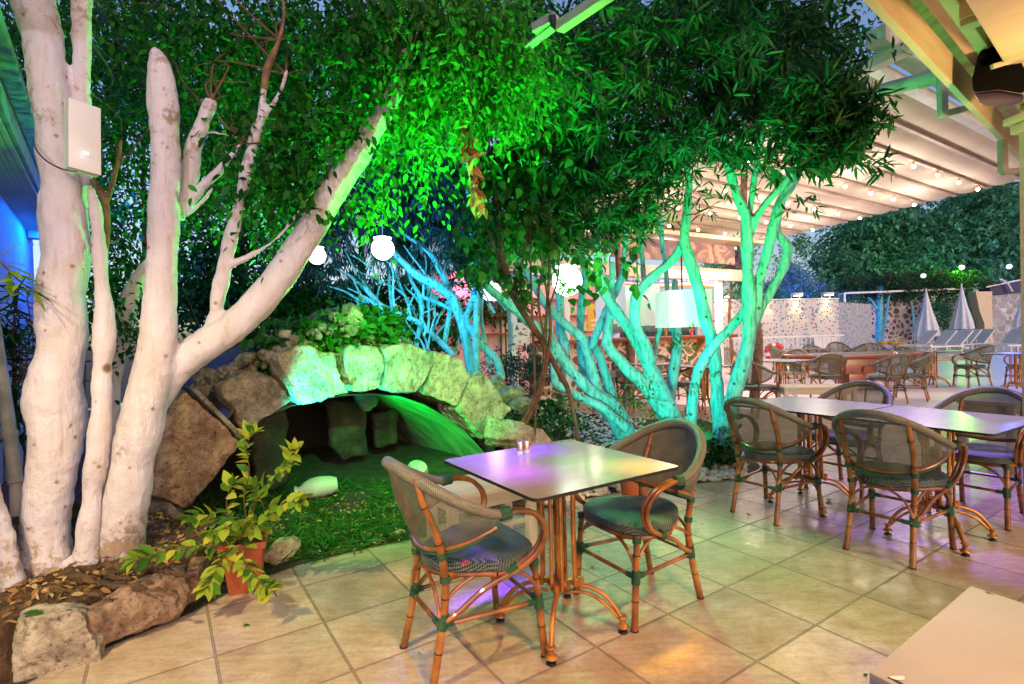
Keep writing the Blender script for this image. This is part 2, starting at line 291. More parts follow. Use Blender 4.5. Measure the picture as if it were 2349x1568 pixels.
def weave(name, c1, c2, holes, fu=220., fv=120., tint=None):
    mt, n, b = nmat(name)
    uv = N(n, 'UVMap'); sp = N(n, 'SeparateXYZ'); n.links.new(uv.outputs[0], sp.inputs[0])
    def wave(i, f):
        a = N(n, 'Math', operation='MULTIPLY'); n.links.new(sp.outputs[i], a.inputs[0]); a.inputs[1].default_value = f
        s = N(n, 'Math', operation='SINE'); n.links.new(a.outputs[0], s.inputs[0]); return s.outputs[0]
    su, sv = wave(0, fu), wave(1, fv)
    pr = N(n, 'Math', operation='MULTIPLY'); n.links.new(su, pr.inputs[0]); n.links.new(sv, pr.inputs[1])
    no = N(n, 'TexNoise'); no.inputs['Scale'].default_value = 14; no.inputs['Detail'].default_value = 4; n.links.new(uv.outputs[0], no.inputs['Vector'])
    rc = ramp(n, pr.outputs[0], [(.35, c2), (.65, c1)]); mr = N(n, 'MapRange'); n.links.new(pr.outputs[0], mr.inputs[0])
    mr.inputs[1].default_value = -1; mr.inputs[2].default_value = 1; n.links.new(mr.outputs[0], rc.inputs[0])
    rn = ramp(n, no.outputs['Fac'], [(.3, (.55, .6, .6)), (.7, (1.1, 1.0, .9))])
    c = mixc(n, 1., rc.outputs[0], rn.outputs[0], 'MULTIPLY')
    n.links.new(c, b.inputs['Base Color']); b.inputs['Roughness'].default_value = .5
    bp = N(n, 'Bump'); bp.inputs['Strength'].default_value = .5; bp.inputs['Distance'].default_value = .003
    n.links.new(pr.outputs[0], bp.inputs['Height']); n.links.new(bp.outputs[0], b.inputs['Normal'])
    if holes:
        au = N(n, 'Math', operation='ABSOLUTE'); n.links.new(su, au.inputs[0]); av = N(n, 'Math', operation='ABSOLUTE'); n.links.new(sv, av.inputs[0])
        mn = N(n, 'Math', operation='MINIMUM'); n.links.new(au.outputs[0], mn.inputs[0]); n.links.new(av.outputs[0], mn.inputs[1])
        gt = N(n, 'Math', operation='GREATER_THAN'); n.links.new(mn.outputs[0], gt.inputs[0]); gt.inputs[1].default_value = holes
        tr = N(n, 'BsdfTransparent'); mx = N(n, 'MixShader'); n.links.new(gt.outputs[0], mx.inputs[0])
        n.links.new(b.outputs[0], mx.inputs[1]); n.links.new(tr.outputs[0], mx.inputs[2])
        n.links.new(mx.outputs[0], n.nodes['Material Output'].inputs[0])
    return mt
M['mesh_back'] = weave('textilene_mesh', (.25, .27, .19), (.02, .035, .025), .62, 620, 520)
M['mesh_back_dense'] = weave('textilene_mesh_dense', (.26, .25, .20), (.03, .045, .04), 0, 520, 420)
M['mesh_seat'] = weave('woven_seat', (.13, .20, .18), (.010, .02, .024), 0, 480, 480)
M['rim_weave'] = weave('rim_weave', (.25, .26, .19), (.10, .09, .075), 0, 700, 62)
def laminate(name, a, b_, rough=.2, warm=None):
    mt, n, b = nmat(name)
    tc = N(n, 'TexCoord'); mp = N(n, 'Mapping'); mp.inputs['Scale'].default_value = (1.2, 7, 1); n.links.new(tc.outputs['Object'], mp.inputs[0])
    n1 = N(n, 'TexNoise'); n1.inputs['Scale'].default_value = 2.2; n1.inputs['Detail'].default_value = 9; n1.inputs['Roughness'].default_value = .6; n1.inputs['Distortion'].default_value = .8
    n.links.new(mp.outputs[0], n1.inputs['Vector'])
    r = ramp(n, n1.outputs['Fac'], [(.25, b_), (.75, a)]); n.links.new(r.outputs[0], b.inputs['Base Color'])
    b.inputs['Roughness'].default_value = rough; b.inputs['Coat Weight'].default_value = .25; b.inputs['Coat Roughness'].default_value = .12
    return mt
M['laminate'] = laminate('table_laminate', (.27, .215, .17), (.21, .16, .125), .22)
M['laminate_grey'] = laminate('table_laminate_grey', (.40, .43, .42), (.31, .33, .32), .26)
M['redwood'] = laminate('red_wood', (.26, .05, .015), (.15, .025, .01), .3)
M['black_edge'] = pmat('black_edge', (.012, .012, .014), None, 5, .4)
M['bronze'] = pmat('bronze_paint', (.50, .22, .055), (.28, .10, .025), 12, .33, .15, 40, metal=.55)
M['black'] = pmat('black_plastic', (.012, .012, .014), (.008, .008, .01), 5, .4)
M['speaker'] = pmat('speaker_cloth', (.004, .004, .005), None, 200, 1., spec=.05)
M['speaker_trim'] = pmat('speaker_trim', (.02, .012, .05), None, 5, .4)
M['cream_wood'] = pmat('cream_paint', (.66, .54, .38), (.56, .44, .29), 3, .5, .15, 20, sc3=(1, 1, 6))
M['cream_bench'] = pmat('cream_bench_paint', (.62, .55, .42), (.52, .45, .33), 4, .45, .1, 20)
M['chipped'] = pmat('chipped_cream_top', (.42, .42, .36), (.35, .345, .30), 2.5, .42, .12, 12)
M['ochre_boards'] = pmat('varnished_boards', (.52, .27, .07), (.34, .15, .035), 3, .4, .3, 12, sc3=(9, 1, 9))
M['grey_bench'] = pmat('grey_bench_paint', (.30, .27, .24), (.22, .2, .18), 5, .4)
M['terracotta'] = pmat('terracotta', (.40, .10, .035), (.26, .06, .025), 6, .7, .2, 40)
M['plastic_box'] = pmat('grey_white_plastic', (.66, .66, .64), (.60, .60, .58), 4, .4)
M['clay'] = pmat('green_clay', (.40, .44, .38), (.28, .32, .26), 8, .7, .2, 30)
M['fabric'] = pmat('awning_fabric', (.70, .60, .48), (.62, .52, .41), 1.5, .8, .05, 30)
M['rail'] = pmat('awning_rail', (.55, .42, .34), (.45, .33, .27), 5, .5)
M['white_metal'] = pmat('white_metal', (.72, .72, .72), (.6, .6, .6), 5, .4)
M['pvc'] = pmat('dirty_pvc', (.48, .46, .40), (.26, .25, .2), 5, .5, .1, 20)
M['blue_wall'] = pmat('blue_grey_wall', (.32, .36, .42), (.24, .28, .34), 2.5, .85, .2, 40)
M['eave_teal'] = pmat('eave_board', (.34, .36, .30), (.24, .26, .22), 6, .7, .3, 20)
M['umbrella'] = pmat('umbrella_cloth', (.78, .78, .82), (.68, .68, .74), 5, .8)
M['deck'] = pmat('pool_deck_and_glare', (.78, .70, .74), (.70, .62, .66), 3, .4)
M['lounger'] = pmat('lounger_sling', (.68, .64, .58), (.56, .52, .47), 40, .6, sc3=(1, 8, 1))
M['red'] = pmat('lifebuoy_red', (.65, .03, .03), None, 5, .4)
M['white_paint'] = pmat('white_paint', (.75, .74, .74), (.66, .65, .65), 3, .5)
M['yellow'] = pmat('yellow_plastic', (.8, .42, .02), None, 5, .4)
M['lantern'] = pmat('lantern_shade', (.62, .58, .52), (.58, .54, .48), 3, .7)
M['dead_leaf'] = leafmat('dead_leaf', [(0, (.34, .08, .05)), (1, (.70, .22, .14))], .25, .7)
M['litter_leaf'] = leafmat('litter_leaf', [(0, (.10, .04, .015)), (.7, (.36, .20, .07)), (1, (.5, .38, .2))], .1, .8)
G = lambda a, b, c: [(0, a), (.6, b), (1, c)]
M['ficus_leaf'] = leafmat('ficus_leaf', G((.004, .035, .004), (.009, .085, .008), (.03, .17, .015)), .3, .38)
M['lush_leaf'] = leafmat('lush_leaf', G((.02, .11, .01), (.035, .18, .02), (.07, .28, .04)), .4, .4)
M['oleander_leaf'] = leafmat('oleander_leaf', G((.006, .045, .012), (.012, .085, .022), (.05, .13, .04)), .22, .38)
M['willow_leaf'] = leafmat('willow_leaf', G((.012, .04, .03), (.025, .07, .05), (.05, .13, .09)), .3, .45)
M['vine_leaf'] = leafmat('vine_leaf', G((.012, .045, .010), (.02, .08, .015), (.05, .15, .03)), .3, .42)
M['yellow_leaf'] = leafmat('yellow_green_leaf', [(0, (.03, .12, .015)), (.3, (.12, .26, .02)), (.7, (.28, .38, .03)), (1, (.48, .46, .05))], .35, .4)
M['far_leaf'] = leafmat('far_tree_leaf', G((.03, .12, .07), (.08, .30, .17), (.18, .46, .30)), .35, .5)
M['blue_leaf'] = leafmat('blue_conifer_leaf', G((.08, .18, .24), (.14, .32, .42), (.25, .48, .6)), .2, .6)
M['grass'] = leafmat('grass_blade', G((.02, .07, .015), (.04, .13, .02), (.08, .20, .04)), .35, .5)
M['bougainvillea'] = leafmat('bougainvillea_flower', [(0, (.35, .02, .25)), (1, (.6, .08, .45))], .4, .5)
M['hedge_leaf'] = leafmat('pergola_leaf', [(0, (.02, .07, .03)), (.85, (.05, .14, .05)), (.93, (.06, .16, .05)), (1, (.30, .03, .10))], .3, .5)

# ---------------------------------------------------------------- mesh helpers
class MB:
    def __init__(s): s.v = []; s.f = []; s.m = []; s.uv = {}
    def add(s, vs, fs, mi=0, uvs=None):
        o = len(s.v); s.v += [Vector(v) for v in vs]
        for k, f in enumerate(fs):
            if uvs: s.uv[len(s.f)] = [uvs[i] for i in f]
            s.f.append([i+o for i in f]); s.m.append(mi)
        return s
    def box(s, c, size, rz=0., mi=0, Rm=None, bev=0):
        sx, sy, sz = (q/2 for q in size)
        vs = [Vector((x*sx, y*sy, z*sz)) for x in (-1, 1) for y in (-1, 1) for z in (-1, 1)]
        Rm = Rm or Matrix.Rotation(rz, 3, 'Z'); c = Vector(c)
        vs = [Rm @ v + c for v in vs]
        return s.add(vs, [(0, 1, 3, 2), (4, 6, 7, 5), (0, 4, 5, 1), (2, 3, 7, 6), (0, 2, 6, 4), (1, 5, 7, 3)], mi)
    def beam(s, a, b, wd, ht, mi=0):
        a = Vector(a); b = Vector(b); d = b-a; L = d.length; x = d.normalized()
        y = Vector((0, 0, 1)).cross(x)
        y = Vector((1, 0, 0)) if y.length < 1e-4 else y.normalized()
        z = x.cross(y); Rm = Matrix((x, y, z)).transposed()
        return s.box((a+b)/2, (L, wd, ht), Rm=Rm, mi=mi)
    def tube(s, pts, rad, n=10, mi=0, caps=True, flat=1.):
        pts = [Vector(p) for p in pts]; k = len(pts)
        rad = [rad]*k if isinstance(rad, (int, float)) else list(rad)
        vs = []; uvs = []; nrm = None; ln = 0
        for i, p in enumerate(pts):
            t = (pts[min(i+1, k-1)] - pts[max(i-1, 0)]).normalized()
            if nrm is None:
                nrm = t.cross(Vector((0, 0, 1)));
                if nrm.length < .05: nrm = t.cross(Vector((1, 0, 0)))
                nrm.normalize()
            else:
                nrm = (nrm - t*nrm.dot(t)); nrm = nrm.normalized() if nrm.length > 1e-6 else t.orthogonal().normalized()
            b = t.cross(nrm)
            if i: ln += (p-pts[i-1]).length
            for j in range(n):
                a = 2*math.pi*j/n
                vs.append(p + (nrm*math.cos(a)*flat + b*math.sin(a))*rad[i]); uvs.append((ln, j/n))
        fs = [(i*n+j, i*n+(j+1) % n, (i+1)*n+(j+1) % n, (i+1)*n+j) for i in range(k-1) for j in range(n)]
        if caps: fs += [tuple(range(n-1, -1, -1)), tuple(range((k-1)*n, k*n))]
        return s.add(vs, fs, mi, uvs)
    def lathe(s, prof, n=24, c=(0, 0, 0), mi=0, Rm=None):
        vs = []; c = Vector(c)
        for r, z in prof:
            for j in range(n):
                a = 2*math.pi*j/n; p = Vector((r*math.cos(a), r*math.sin(a), z))
                if Rm: p = Rm @ p
                vs.append(p+c)
        k = len(prof)
        fs = [(i*n+j, i*n+(j+1) % n, (i+1)*n+(j+1) % n, (i+1)*n+j) for i in range(k-1) for j in range(n)]
        fs += [tuple(range(n-1, -1, -1)), tuple(range((k-1)*n, k*n))]
        return s.add(vs, fs, mi)
    def ball(s, c, r, mi=0, sub=2, sz=(1, 1, 1), Rm=None, chop=False):
        bm = bmesh.new(); bmesh.ops.create_icosphere(bm, subdivisions=sub, radius=1)
        if chop:
            for _ in range(7):
                pn = Vector((random.gauss(0, 1), random.gauss(0, 1), random.gauss(0, 1))).normalized(); ph = .6+.3*random.random()
                for v in bm.verts:
                    dp = v.co.dot(pn)
                    if dp > ph: v.co -= pn*(dp-ph)
        vs = [Vector((v.co.x*sz[0], v.co.y*sz[1], v.co.z*sz[2]))*r for v in bm.verts]
        if Rm: vs = [Rm @ v for v in vs]
        vs = [v+Vector(c) for v in vs]
        fs = [[v.index for v in f.verts] for f in bm.faces]; bm.free()
        return s.add(vs, fs, mi)
    def loft(s, pa, pb, mi=0):
        n = len(pa); return s.add(list(pa)+list(pb), [tuple(range(n)), tuple(range(2*n-1, n-1, -1))] + [(i, i+n, (i+1) % n+n, (i+1) % n) for i in range(n)], mi)
    def prism(s, poly, off, mi=0):
        poly = [Vector(p) for p in poly]; off = Vector(off); n = len(poly)
        vs = poly + [p+off for p in poly]
        fs = [tuple(range(n)), tuple(range(2*n-1, n-1, -1))] + [(i, i+n, (i+1) % n+n, (i+1) % n) for i in range(n)]
        return s.add(vs, fs, mi)
    def build(s, name, mats, parent=None, smooth=True, bevel=0, origin=None):
        if not isinstance(mats, (list, tuple)): mats = [mats]
        off = Vector(origin) if origin is not None else (parent.location.copy() if (parent and parent.get('_w')) else Vector((0, 0, 0)))
        me = bpy.data.meshes.new(name); me.from_pydata([v-off for v in s.v], [], s.f)
        for q in mats: me.materials.append(q)
        me.polygons.foreach_set('material_index', s.m)
        if s.uv:
            ul = me.uv_layers.new(name='UVMap')
            for fi, u in s.uv.items():
                p = me.polygons[fi]
                for k, li in enumerate(p.loop_indices): ul.data[li].uv = u[k]
        bm = bmesh.new(); bm.from_mesh(me); bmesh.ops.recalc_face_normals(bm, faces=bm.faces)
        if bevel:
            es = [e for e in bm.edges if len(e.link_faces) == 2 and e.calc_face_angle(0) > .5]
            bmesh.ops.bevel(bm, geom=es, offset=bevel, segments=2, affect='EDGES', profile=.6)
        bm.to_mesh(me); bm.free()
        if smooth:
            me.polygons.foreach_set('use_smooth', [True]*len(me.polygons))
            if hasattr(me, 'set_sharp_from_angle'): me.set_sharp_from_angle(angle=R(38))
        o = bpy.data.objects.new(name, me); C.objects.link(o)
        if parent: o.parent = parent
        if origin is not None and not parent: o.location = off
        return o
def tag(o, label=None, cat=None, group=None, kind=None):
    if label: o['label'] = label
    if cat: o['category'] = cat
    if group: o['group'] = group
    if kind: o['kind'] = kind
    return o
def thing(name, label, cat, loc=(0, 0, 0), rz=0., group=None, world=True):
    o = bpy.data.objects.new(name, None); C.objects.link(o); o.location = loc; o.rotation_euler = (0, 0, rz)
    o.empty_display_size = .1
    if world: o['_w'] = 1
    return tag(o, label, cat, group)
def copy_tree(o, parent=None):
    c = o.copy(); C.objects.link(c); c.parent = parent
    for ch in list(o.children): copy_tree(ch, c)
    return c
def spline(pts, step=6):
    out = []; n = len(pts)
    for i in range(n-1):
        p0 = pts[max(i-1, 0)]; p1 = pts[i]; p2 = pts[i+1]; p3 = pts[min(i+2, n-1)]
        for k in range(step):
            t = k/step; q = []
            for a, b, c, d in zip(p0, p1, p2, p3):
                q.append(.5*((2*b) + (-a+c)*t + (2*a-5*b+4*c-d)*t*t + (-a+3*b-3*c+d)*t**3))
            out.append(q)
    out.append(list(pts[-1])); return out
def limb(mb, pts, D, D1=None, n=12, step=6, wob=.06, mi=0):
    """points are (display x, display y, width px[, distance]) along a branch at a real distance."""
    D1 = D if D1 is None else D1; k = len(pts)
    L = [(p[0], p[1], p[2], p[3] if len(p) > 3 else D+(D1-D)*i/max(1, k-1)) for i, p in enumerate(pts)]
    W = []; Rr = []
    for x, y, wd, d in spline(L, step):
        W.append(at(x, y, d)); Rr.append(max(.0015, wd*.5*d/FP/math.sqrt(1+((x-1174.5)/FP)**2)))
    Rr = [r*(1+wob*noise.noise(p*4.)) for r, p in zip(Rr, W)]
    mb.tube(W, Rr, n, mi); return W
def bake(o, voxel, smooth=4, disp=(.01, 6.), fine=(0, 20.), seed=0, crag=0.):
    if voxel:
        md = o.modifiers.new('r', 'REMESH'); md.mode = 'VOXEL'; md.voxel_size = voxel
    if smooth:
        ms = o.modifiers.new('s', 'SMOOTH'); ms.iterations = smooth; ms.factor = .5
    bpy.context.view_layer.update(); dg = bpy.context.evaluated_depsgraph_get()
    me = bpy.data.meshes.new_from_object(o.evaluated_get(dg)); old = o.data; nm = old.name
    o.modifiers.clear(); o.data = me; bpy.data.meshes.remove(old); me.name = nm
    sv = Vector((seed*7.3, seed*3.1, seed*1.7))
    nrm = [v.normal.copy() for v in me.vertices]
    for v, n_ in zip(me.vertices, nrm):
        d = disp[0]*noise.noise(v.co*disp[1]+sv)
        if fine[0]: d += fine[0]*noise.noise(v.co*fine[1]+sv)
        if crag: d -= crag*(1-min(1, abs(noise.noise(v.co*disp[1]*2.1+sv))*4)) - crag*.5*noise.noise(v.co*fine[1]*2.3+sv)
        v.co += n_*d
    me.polygons.foreach_set('use_smooth', [True]*len(me.polygons)); me.update()
    return o
def rock(name, c, size, rz=0., seed=0, mat=None, parent=None, voxel=.02, rough=.05):
    mb = MB(); bm = bmesh.new(); bmesh.ops.create_cube(bm, size=1)
    bmesh.ops.subdivide_edges(bm, edges=bm.edges, cuts=9, use_grid_fill=True)
    sv = Vector((seed*3.7, seed*1.3, seed*2.9)); Rm = Matrix.Rotation(rz, 3, 'Z'); mx = max(size); rs = random.Random(seed)
    planes = [(Vector((rs.gauss(0, 1), rs.gauss(0, 1), rs.gauss(0, .8))).normalized(), .34+.14*rs.random()) for _ in range(11)]
    vs = []
    for v in bm.verts:
        p = v.co.copy(); q = p.normalized()*.60; p = p.lerp(q, .30)
        for pn, ph in planes:
            dp = p.dot(pn)
            if dp > ph: p -= pn*(dp-ph)
        p = Vector((p.x*size[0], p.y*size[1], p.z*size[2]))
        p += (noise.noise_vector(p*(2.2/mx*1.2)+sv))*mx*.06 + noise.noise_vector(p*(7/mx)+sv)*mx*rough*.4
        vs.append(Rm @ p + Vector(c))
    fs = [[v.index for v in f.verts] for f in bm.faces]; bm.free()
    mb.add(vs, fs)
    o = mb.build(name, mat, parent) if parent else mb.build(name, mat, origin=Vector(c)-Vector((0, 0, size[2]/2)))
    if mx > .11: bake(o, max(.008, mx*.02), 1, (mx*.03, 3.2/mx), (mx*.012, 14/mx), seed, mx*.012)
    return o
# ---- leaves (numpy)
def at_np(x, y, d):
    X = x-1174.5; Y = y-784.
    u = X*math.cos(ROL)-Y*math.sin(ROL); v = X*math.sin(ROL)+Y*math.cos(ROL)
    cx = u/FP; cz = -v/FP; ry = math.cos(PIT)+cz*math.sin(PIT); rz = -math.sin(PIT)+cz*math.cos(PIT); k = d/ry
    return np.stack([cx*k, d*np.ones_like(k), rz*k+HC], -1)
def unit(a): return a/np.maximum(np.linalg.norm(a, axis=-1, keepdims=True), 1e-9)
def twigs(name, parent, anchors, targets, mat, n=40, r=.006, sag=.12):
    for i in range(n):
        b = Vector(targets[int(rng.integers(len(targets)))]); a = min((Vector(q) for q in anchors), key=lambda q: (q-b).length*(.7+.6*random.random()))
        m1 = a.lerp(b, .35)+Vector((random.gauss(0, .06), random.gauss(0, .06), sag*random.random())); m2 = a.lerp(b, .7)+Vector((random.gauss(0, .06), random.gauss(0, .06), sag*.6))
        sp = spline([tuple(a), tuple(m1), tuple(m2), tuple(b)], 5); mb = MB(); mb.tube(sp, [r*(1.1-.85*j/len(sp)) for j in range(len(sp))], 6); mb.build(name, mat, parent)
def rdir(n): return unit(rng.normal(size=(n, 3)))
PROF = {'simple': ([0, .45, 1], [0, 1, 0]), 'ovate': ([0, .25, .55, .8, 1], [0, .9, 1, .55, 0]),
        'long': ([0, .3, .7, 1], [0, .9, .8, 0]), 'heart': ([0, .12, .38, .7, 1], [.25, .95, 1, .55, 0])}
# gaps pruned in the foliage round the lamps and the bare limbs: x, y, radius, nearer than, share
CLEAR = [(878, 568, 40, 6.5, 1), (727, 586, 34, 7.1, .85), (1301, 640, 44, 5.12, .97), (1127, 669, 30, 7.8, .9), (760, 445, 42, 3.2, .95), (790, 400, 40, 3.2, .9), (815, 365, 36, 3.2, .85), (842, 318, 32, 3.25, .75), (870, 270, 30, 3.3, .6), (895, 235, 26, 3.3, .4), (700, 545, 50, 3.1, 1), (560, 420, 26, 2.95, .8), (585, 320, 28, 2.95, .7), (600, 240, 26, 2.95, .6), (480, 270, 34, 2.95, .9), (440, 360, 40, 2.95, .9), (550, 345, 34, 2.9, .8), (1665, 312, 20, 4.85, .8), (1690, 265, 18, 4.85, .8), (1725, 210, 18, 4.85, .7), (1748, 140, 18, 4.85, .7), (1757, 60, 16, 4.85, .6), (1735, 400, 22, 4.9, .8), (1750, 320, 18, 4.9, .7), (1815, 420, 26, 4.9, .8), (1650, 430, 62, 6.5, .75), (1740, 470, 60, 6.5, .8), (1840, 440, 50, 6.5, .6), (1560, 470, 50, 6.5, .5), (960, 620, 60, 7.3, .7), (1040, 690, 60, 7.3, .8)] + [(370, y, 55, 2.8, 1) for y in (130, 200, 270, 350, 430)] + [(x, y, 16, 4.75, .8) for x, y in ((1120, 330), (1135, 430), (1146, 520), (1160, 610), (1190, 700), (1225, 330), (1250, 460), (1262, 560), (1255, 660), (1200, 400), (1215, 520), (1218, 640), (1185, 350), (1212, 430))]
def leaves(name, pos, dr, L, wr, mat, parent=None, prof='simple', fold=.25, curl=.15, flat=None, kind=None, clear=True):
    if clear:
        q = np.asarray(pos) + unit(dr)*.03; X_ = q[:, 0]; Y_ = q[:, 1]; Z_ = q[:, 2]-HC; yy = Y_*math.cos(PIT)-Z_*math.sin(PIT); zz = Y_*math.sin(PIT)+Z_*math.cos(PIT)
        px = FP*X_/yy; py = -FP*zz/yy; sx_ = 1174.5+px*math.cos(ROL)+py*math.sin(ROL); sy_ = 784-px*math.sin(ROL)+py*math.cos(ROL); keep = np.ones(len(q), bool)
        for cx, cy_, r_, D_, pr_ in CLEAR: keep &= ~((np.hypot(sx_-cx, sy_-cy_) < r_) & (Y_ < D_) & (rng.random(len(q)) < pr_))
        pos = np.asarray(pos)[keep]; dr = np.asarray(dr)[keep]
        if np.ndim(L): L = np.asarray(L)[keep]
    n = len(pos); ts, ws = PROF[prof]; d = unit(dr); L = np.broadcast_to(np.asarray(L, float), (n,)).reshape(n, 1)
    up_ = rdir(n)*.75 + np.array([0, 0, 1.]) if flat is None else flat
    side = unit(np.cross(d, up_)); nn = unit(np.cross(side, d)); k = len(ts)
    V = np.zeros((n, 3*k, 3))
    for i, (t, w_) in enumerate(zip(ts, ws)):
        c = pos + d*L*t - nn*L*curl*t*t; hw = side*L*wr*.5*w_
        V[:, 3*i] = c-hw + nn*L*wr*fold*w_*.5; V[:, 3*i+1] = c; V[:, 3*i+2] = c+hw + nn*L*wr*fold*w_*.5
    tri = []
    for i in range(k-1):
        a = 3*i; b = 3*i+3
        if i == k-2: tri += [(a, a+1, b+1), (a+1, a+2, b+1)]
        elif i == 0 and ws[0] == 0: tri += [(a+1, b+1, b), (a+1, b+2, b+1)]
        else: tri += [(a, a+1, b+1), (a, b+1, b), (a+1, a+2, b+2), (a+1, b+2, b+1)]
    tri = np.array(tri); used = np.unique(tri); mp = -np.ones(3*k, int); mp[used] = np.arange(len(used)); tri = mp[tri]; V = V[:, used]
    nv = len(used); nt_ = len(tri)
    F = (tri[None] + (np.arange(n)*nv)[:, None, None]).reshape(-1, 3)
    me = bpy.data.meshes.new(name); off = np.zeros(3)
    if parent is not None: off = np.array(parent.location)
    me.vertices.add(n*nv); me.vertices.foreach_set('co', (V.reshape(-1, 3)-off).astype(np.float32).ravel())
    me.loops.add(len(F)*3); me.loops.foreach_set('vertex_index', F.astype(np.int32).ravel())
    me.polygons.add(len(F)); me.polygons.foreach_set('loop_start', np.arange(0, len(F)*3, 3, dtype=np.int32))
    me.update(calc_edges=True)
    a = me.attributes.new('rnd', 'FLOAT', 'POINT'); a.data.foreach_set('value', np.repeat(rng.random(n), nv).astype(np.float32))
    me.materials.append(mat); me.polygons.foreach_set('use_smooth', [True]*len(me.polygons)); me.update()
    o = bpy.data.objects.new(name, me); C.objects.link(o)
    if parent: o.parent = parent
    if kind: o['kind'] = kind
    return o
def blob_pts(blobs, clump=.25, per=14):
    """blobs: (x, y, rx, ry, near, far, number of sprays); clumped points in real space."""
    out = []
    for (x, y, rx, ry, d0, d1, n) in blobs:
        nc = max(1, n//per); a = rng.random(nc)*2*np.pi; r = np.sqrt(rng.random(nc))
        c = at_np(x+rx*r*np.cos(a), y+ry*r*np.sin(a), d0+(d1-d0)*rng.random(nc))
        sz = clump*(.5+rng.random((nc, 1)))
        p = np.repeat(c, per, 0) + rng.normal(size=(nc*per, 3))*np.repeat(sz, per, 0)*np.array([.5, .5, .38])
        out.append(p)
    return np.concatenate(out)
def sprays(p, K=7, step=.035, droop=.5, spread=1.):
    """twigs of alternate leaves -> leaf positions, directions"""
    n = len(p); tw = unit(rdir(n)*np.array([1, 1, .6]) + np.array([0, 0, -droop])); sd = unit(np.cross(tw, rdir(n)))
    P_, D_ = [], []
    for i in range(K):
        q = p + tw*step*i + np.array([0, 0, -.5])*droop*(step*i)**2/step*.25
        s = sd*(1 if i % 2 else -1)
        D_.append(unit(tw*.7 + s*spread + np.array([0, 0, -droop*.7]) + rdir(n)*.3)); P_.append(q)
    return np.concatenate(P_), np.concatenate(D_)
def whorls(p, K=9, alpha=.9, tip=.0):
    n = len(p); ax = unit(rdir(n)*np.array([1, 1, .7]) + np.array([0, 0, tip])); a1 = unit(np.cross(ax, rdir(n))); a2 = np.cross(ax, a1)
    P_, D_ = [], []
    for i in range(K):
        f = 2*math.pi*(i*.382); al = alpha*(.55+.6*i/K)
        D_.append(unit(ax*math.cos(al) + (a1*math.cos(f)+a2*math.sin(f))*math.sin(al) + np.array([0, 0, -.25]) + rdir(n)*.15)); P_.append(p - ax*.012*i)
    return np.concatenate(P_), np.concatenate(D_)

# ================================================================ SETTING
def sheet(name, pts, z, mat, sub=0):
    mb = MB(); mb.add([(p[0], p[1], z) for p in pts], [tuple(range(len(pts)))])
    o = mb.build(name, mat, smooth=False); return tag(o, kind='structure')
sheet('ground', [(-300, -60), (300, -60), (300, 500), (-300, 500)], -.03, M['garden_soil'])
sheet('terrace_floor', [(-9, -5), (40, -5), (40, 45), (-9, 45)], 0, M['tiles'])
BED = [(-9, -3), (-2.15, -3), (-2.12, 1.6), (-1.95, 2.15), (-1.62, 2.62), (-1.5, 2.92), (-1.28, 3.17), (-.95, 3.38), (-.66, 3.52), (-.2, 3.75), (.4, 4.18),
       (1.0, 4.5), (1.6, 4.62), (2.05, 4.72), (2.35, 5.1), (2.5, 5.7), (2.9, 6.9), (2.75, 7.9), (2.0, 8.0), (1.35, 8.6), (.7, 9.4), (-.2, 10.4), (-9, 11)]
sheet('garden_ground', BED, .006, M['garden_soil'])
sheet('pool_deck_and_glare', [gp(1440, 922)[:2], gp(1750, 942)[:2], gp(2500, 962)[:2], (60, 16), (60, 60), (-2, 60), (2, 17)], .010, M['deck'])  # near part overlies terrace tiles, its pale colour standing in for grazing reflection
wmat, wn_, wb = nmat('pool_water'); wb.inputs['Base Color'].default_value = (.05, .28, .55, 1); wb.inputs['Roughness'].default_value = .06
wno = N(wn_, 'TexNoise'); wno.inputs['Scale'].default_value = 3.; wbp = N(wn_, 'Bump'); wbp.inputs['Strength'].default_value = .25
wn_.links.new(wno.outputs['Fac'], wbp.inputs['Height']); wn_.links.new(wbp.outputs[0], wb.inputs['Normal'])
sheet('pool_water', [gp(1560, 822)[:2], gp(1960, 836)[:2], gp(2090, 800)[:2], gp(2070, 786)[:2], gp(1640, 802)[:2]], .016, wmat)
# raised planter soil under the white trees
def soil_z(x, y): return .25
pl = MB(); ring = [(-9, -3), (-2.2, -3), (-2.18, 1.7), (-2.02, 2.22), (-1.72, 2.72), (-1.66, 2.95), (-1.85, 3.25), (-2.3, 3.5), (-3.2, 3.9), (-9, 4.4)]
G_ = []; nx, ny = 70, 60; vs = []; ids = {}
from mathutils.geometry import intersect_point_quad_2d
def inside(px, py, poly):
    c = False; n = len(poly)
    for i in range(n):
        x1, y1 = poly[i][:2]; x2, y2 = poly[(i+1) % n][:2]
        if (y1 > py) != (y2 > py) and px < (x2-x1)*(py-y1)/(y2-y1)+x1: c = not c
    return c
def heightfield(name, x0, x1, y0, y1, nx, ny, fn, mat, parent=None):
    mb = MB(); vs = []; 
    for j in range(ny+1):
        for i in range(nx+1):
            x = x0+(x1-x0)*i/nx; y = y0+(y1-y0)*j/ny; vs.append((x, y, fn(x, y)))
    fs = [(j*(nx+1)+i, j*(nx+1)+i+1, (j+1)*(nx+1)+i+1, (j+1)*(nx+1)+i) for j in range(ny) for i in range(nx)]
    fs = [f for f in fs if all(vs[q][2] is not None for q in f)]; used = sorted({q for f in fs for q in f}); im = {q: i for i, q in enumerate(used)}
    vs = [vs[q] for q in used]; fs = [tuple(im[q] for q in f) for f in fs]
    mb.add(vs, fs); return mb.build(name, mat, parent)
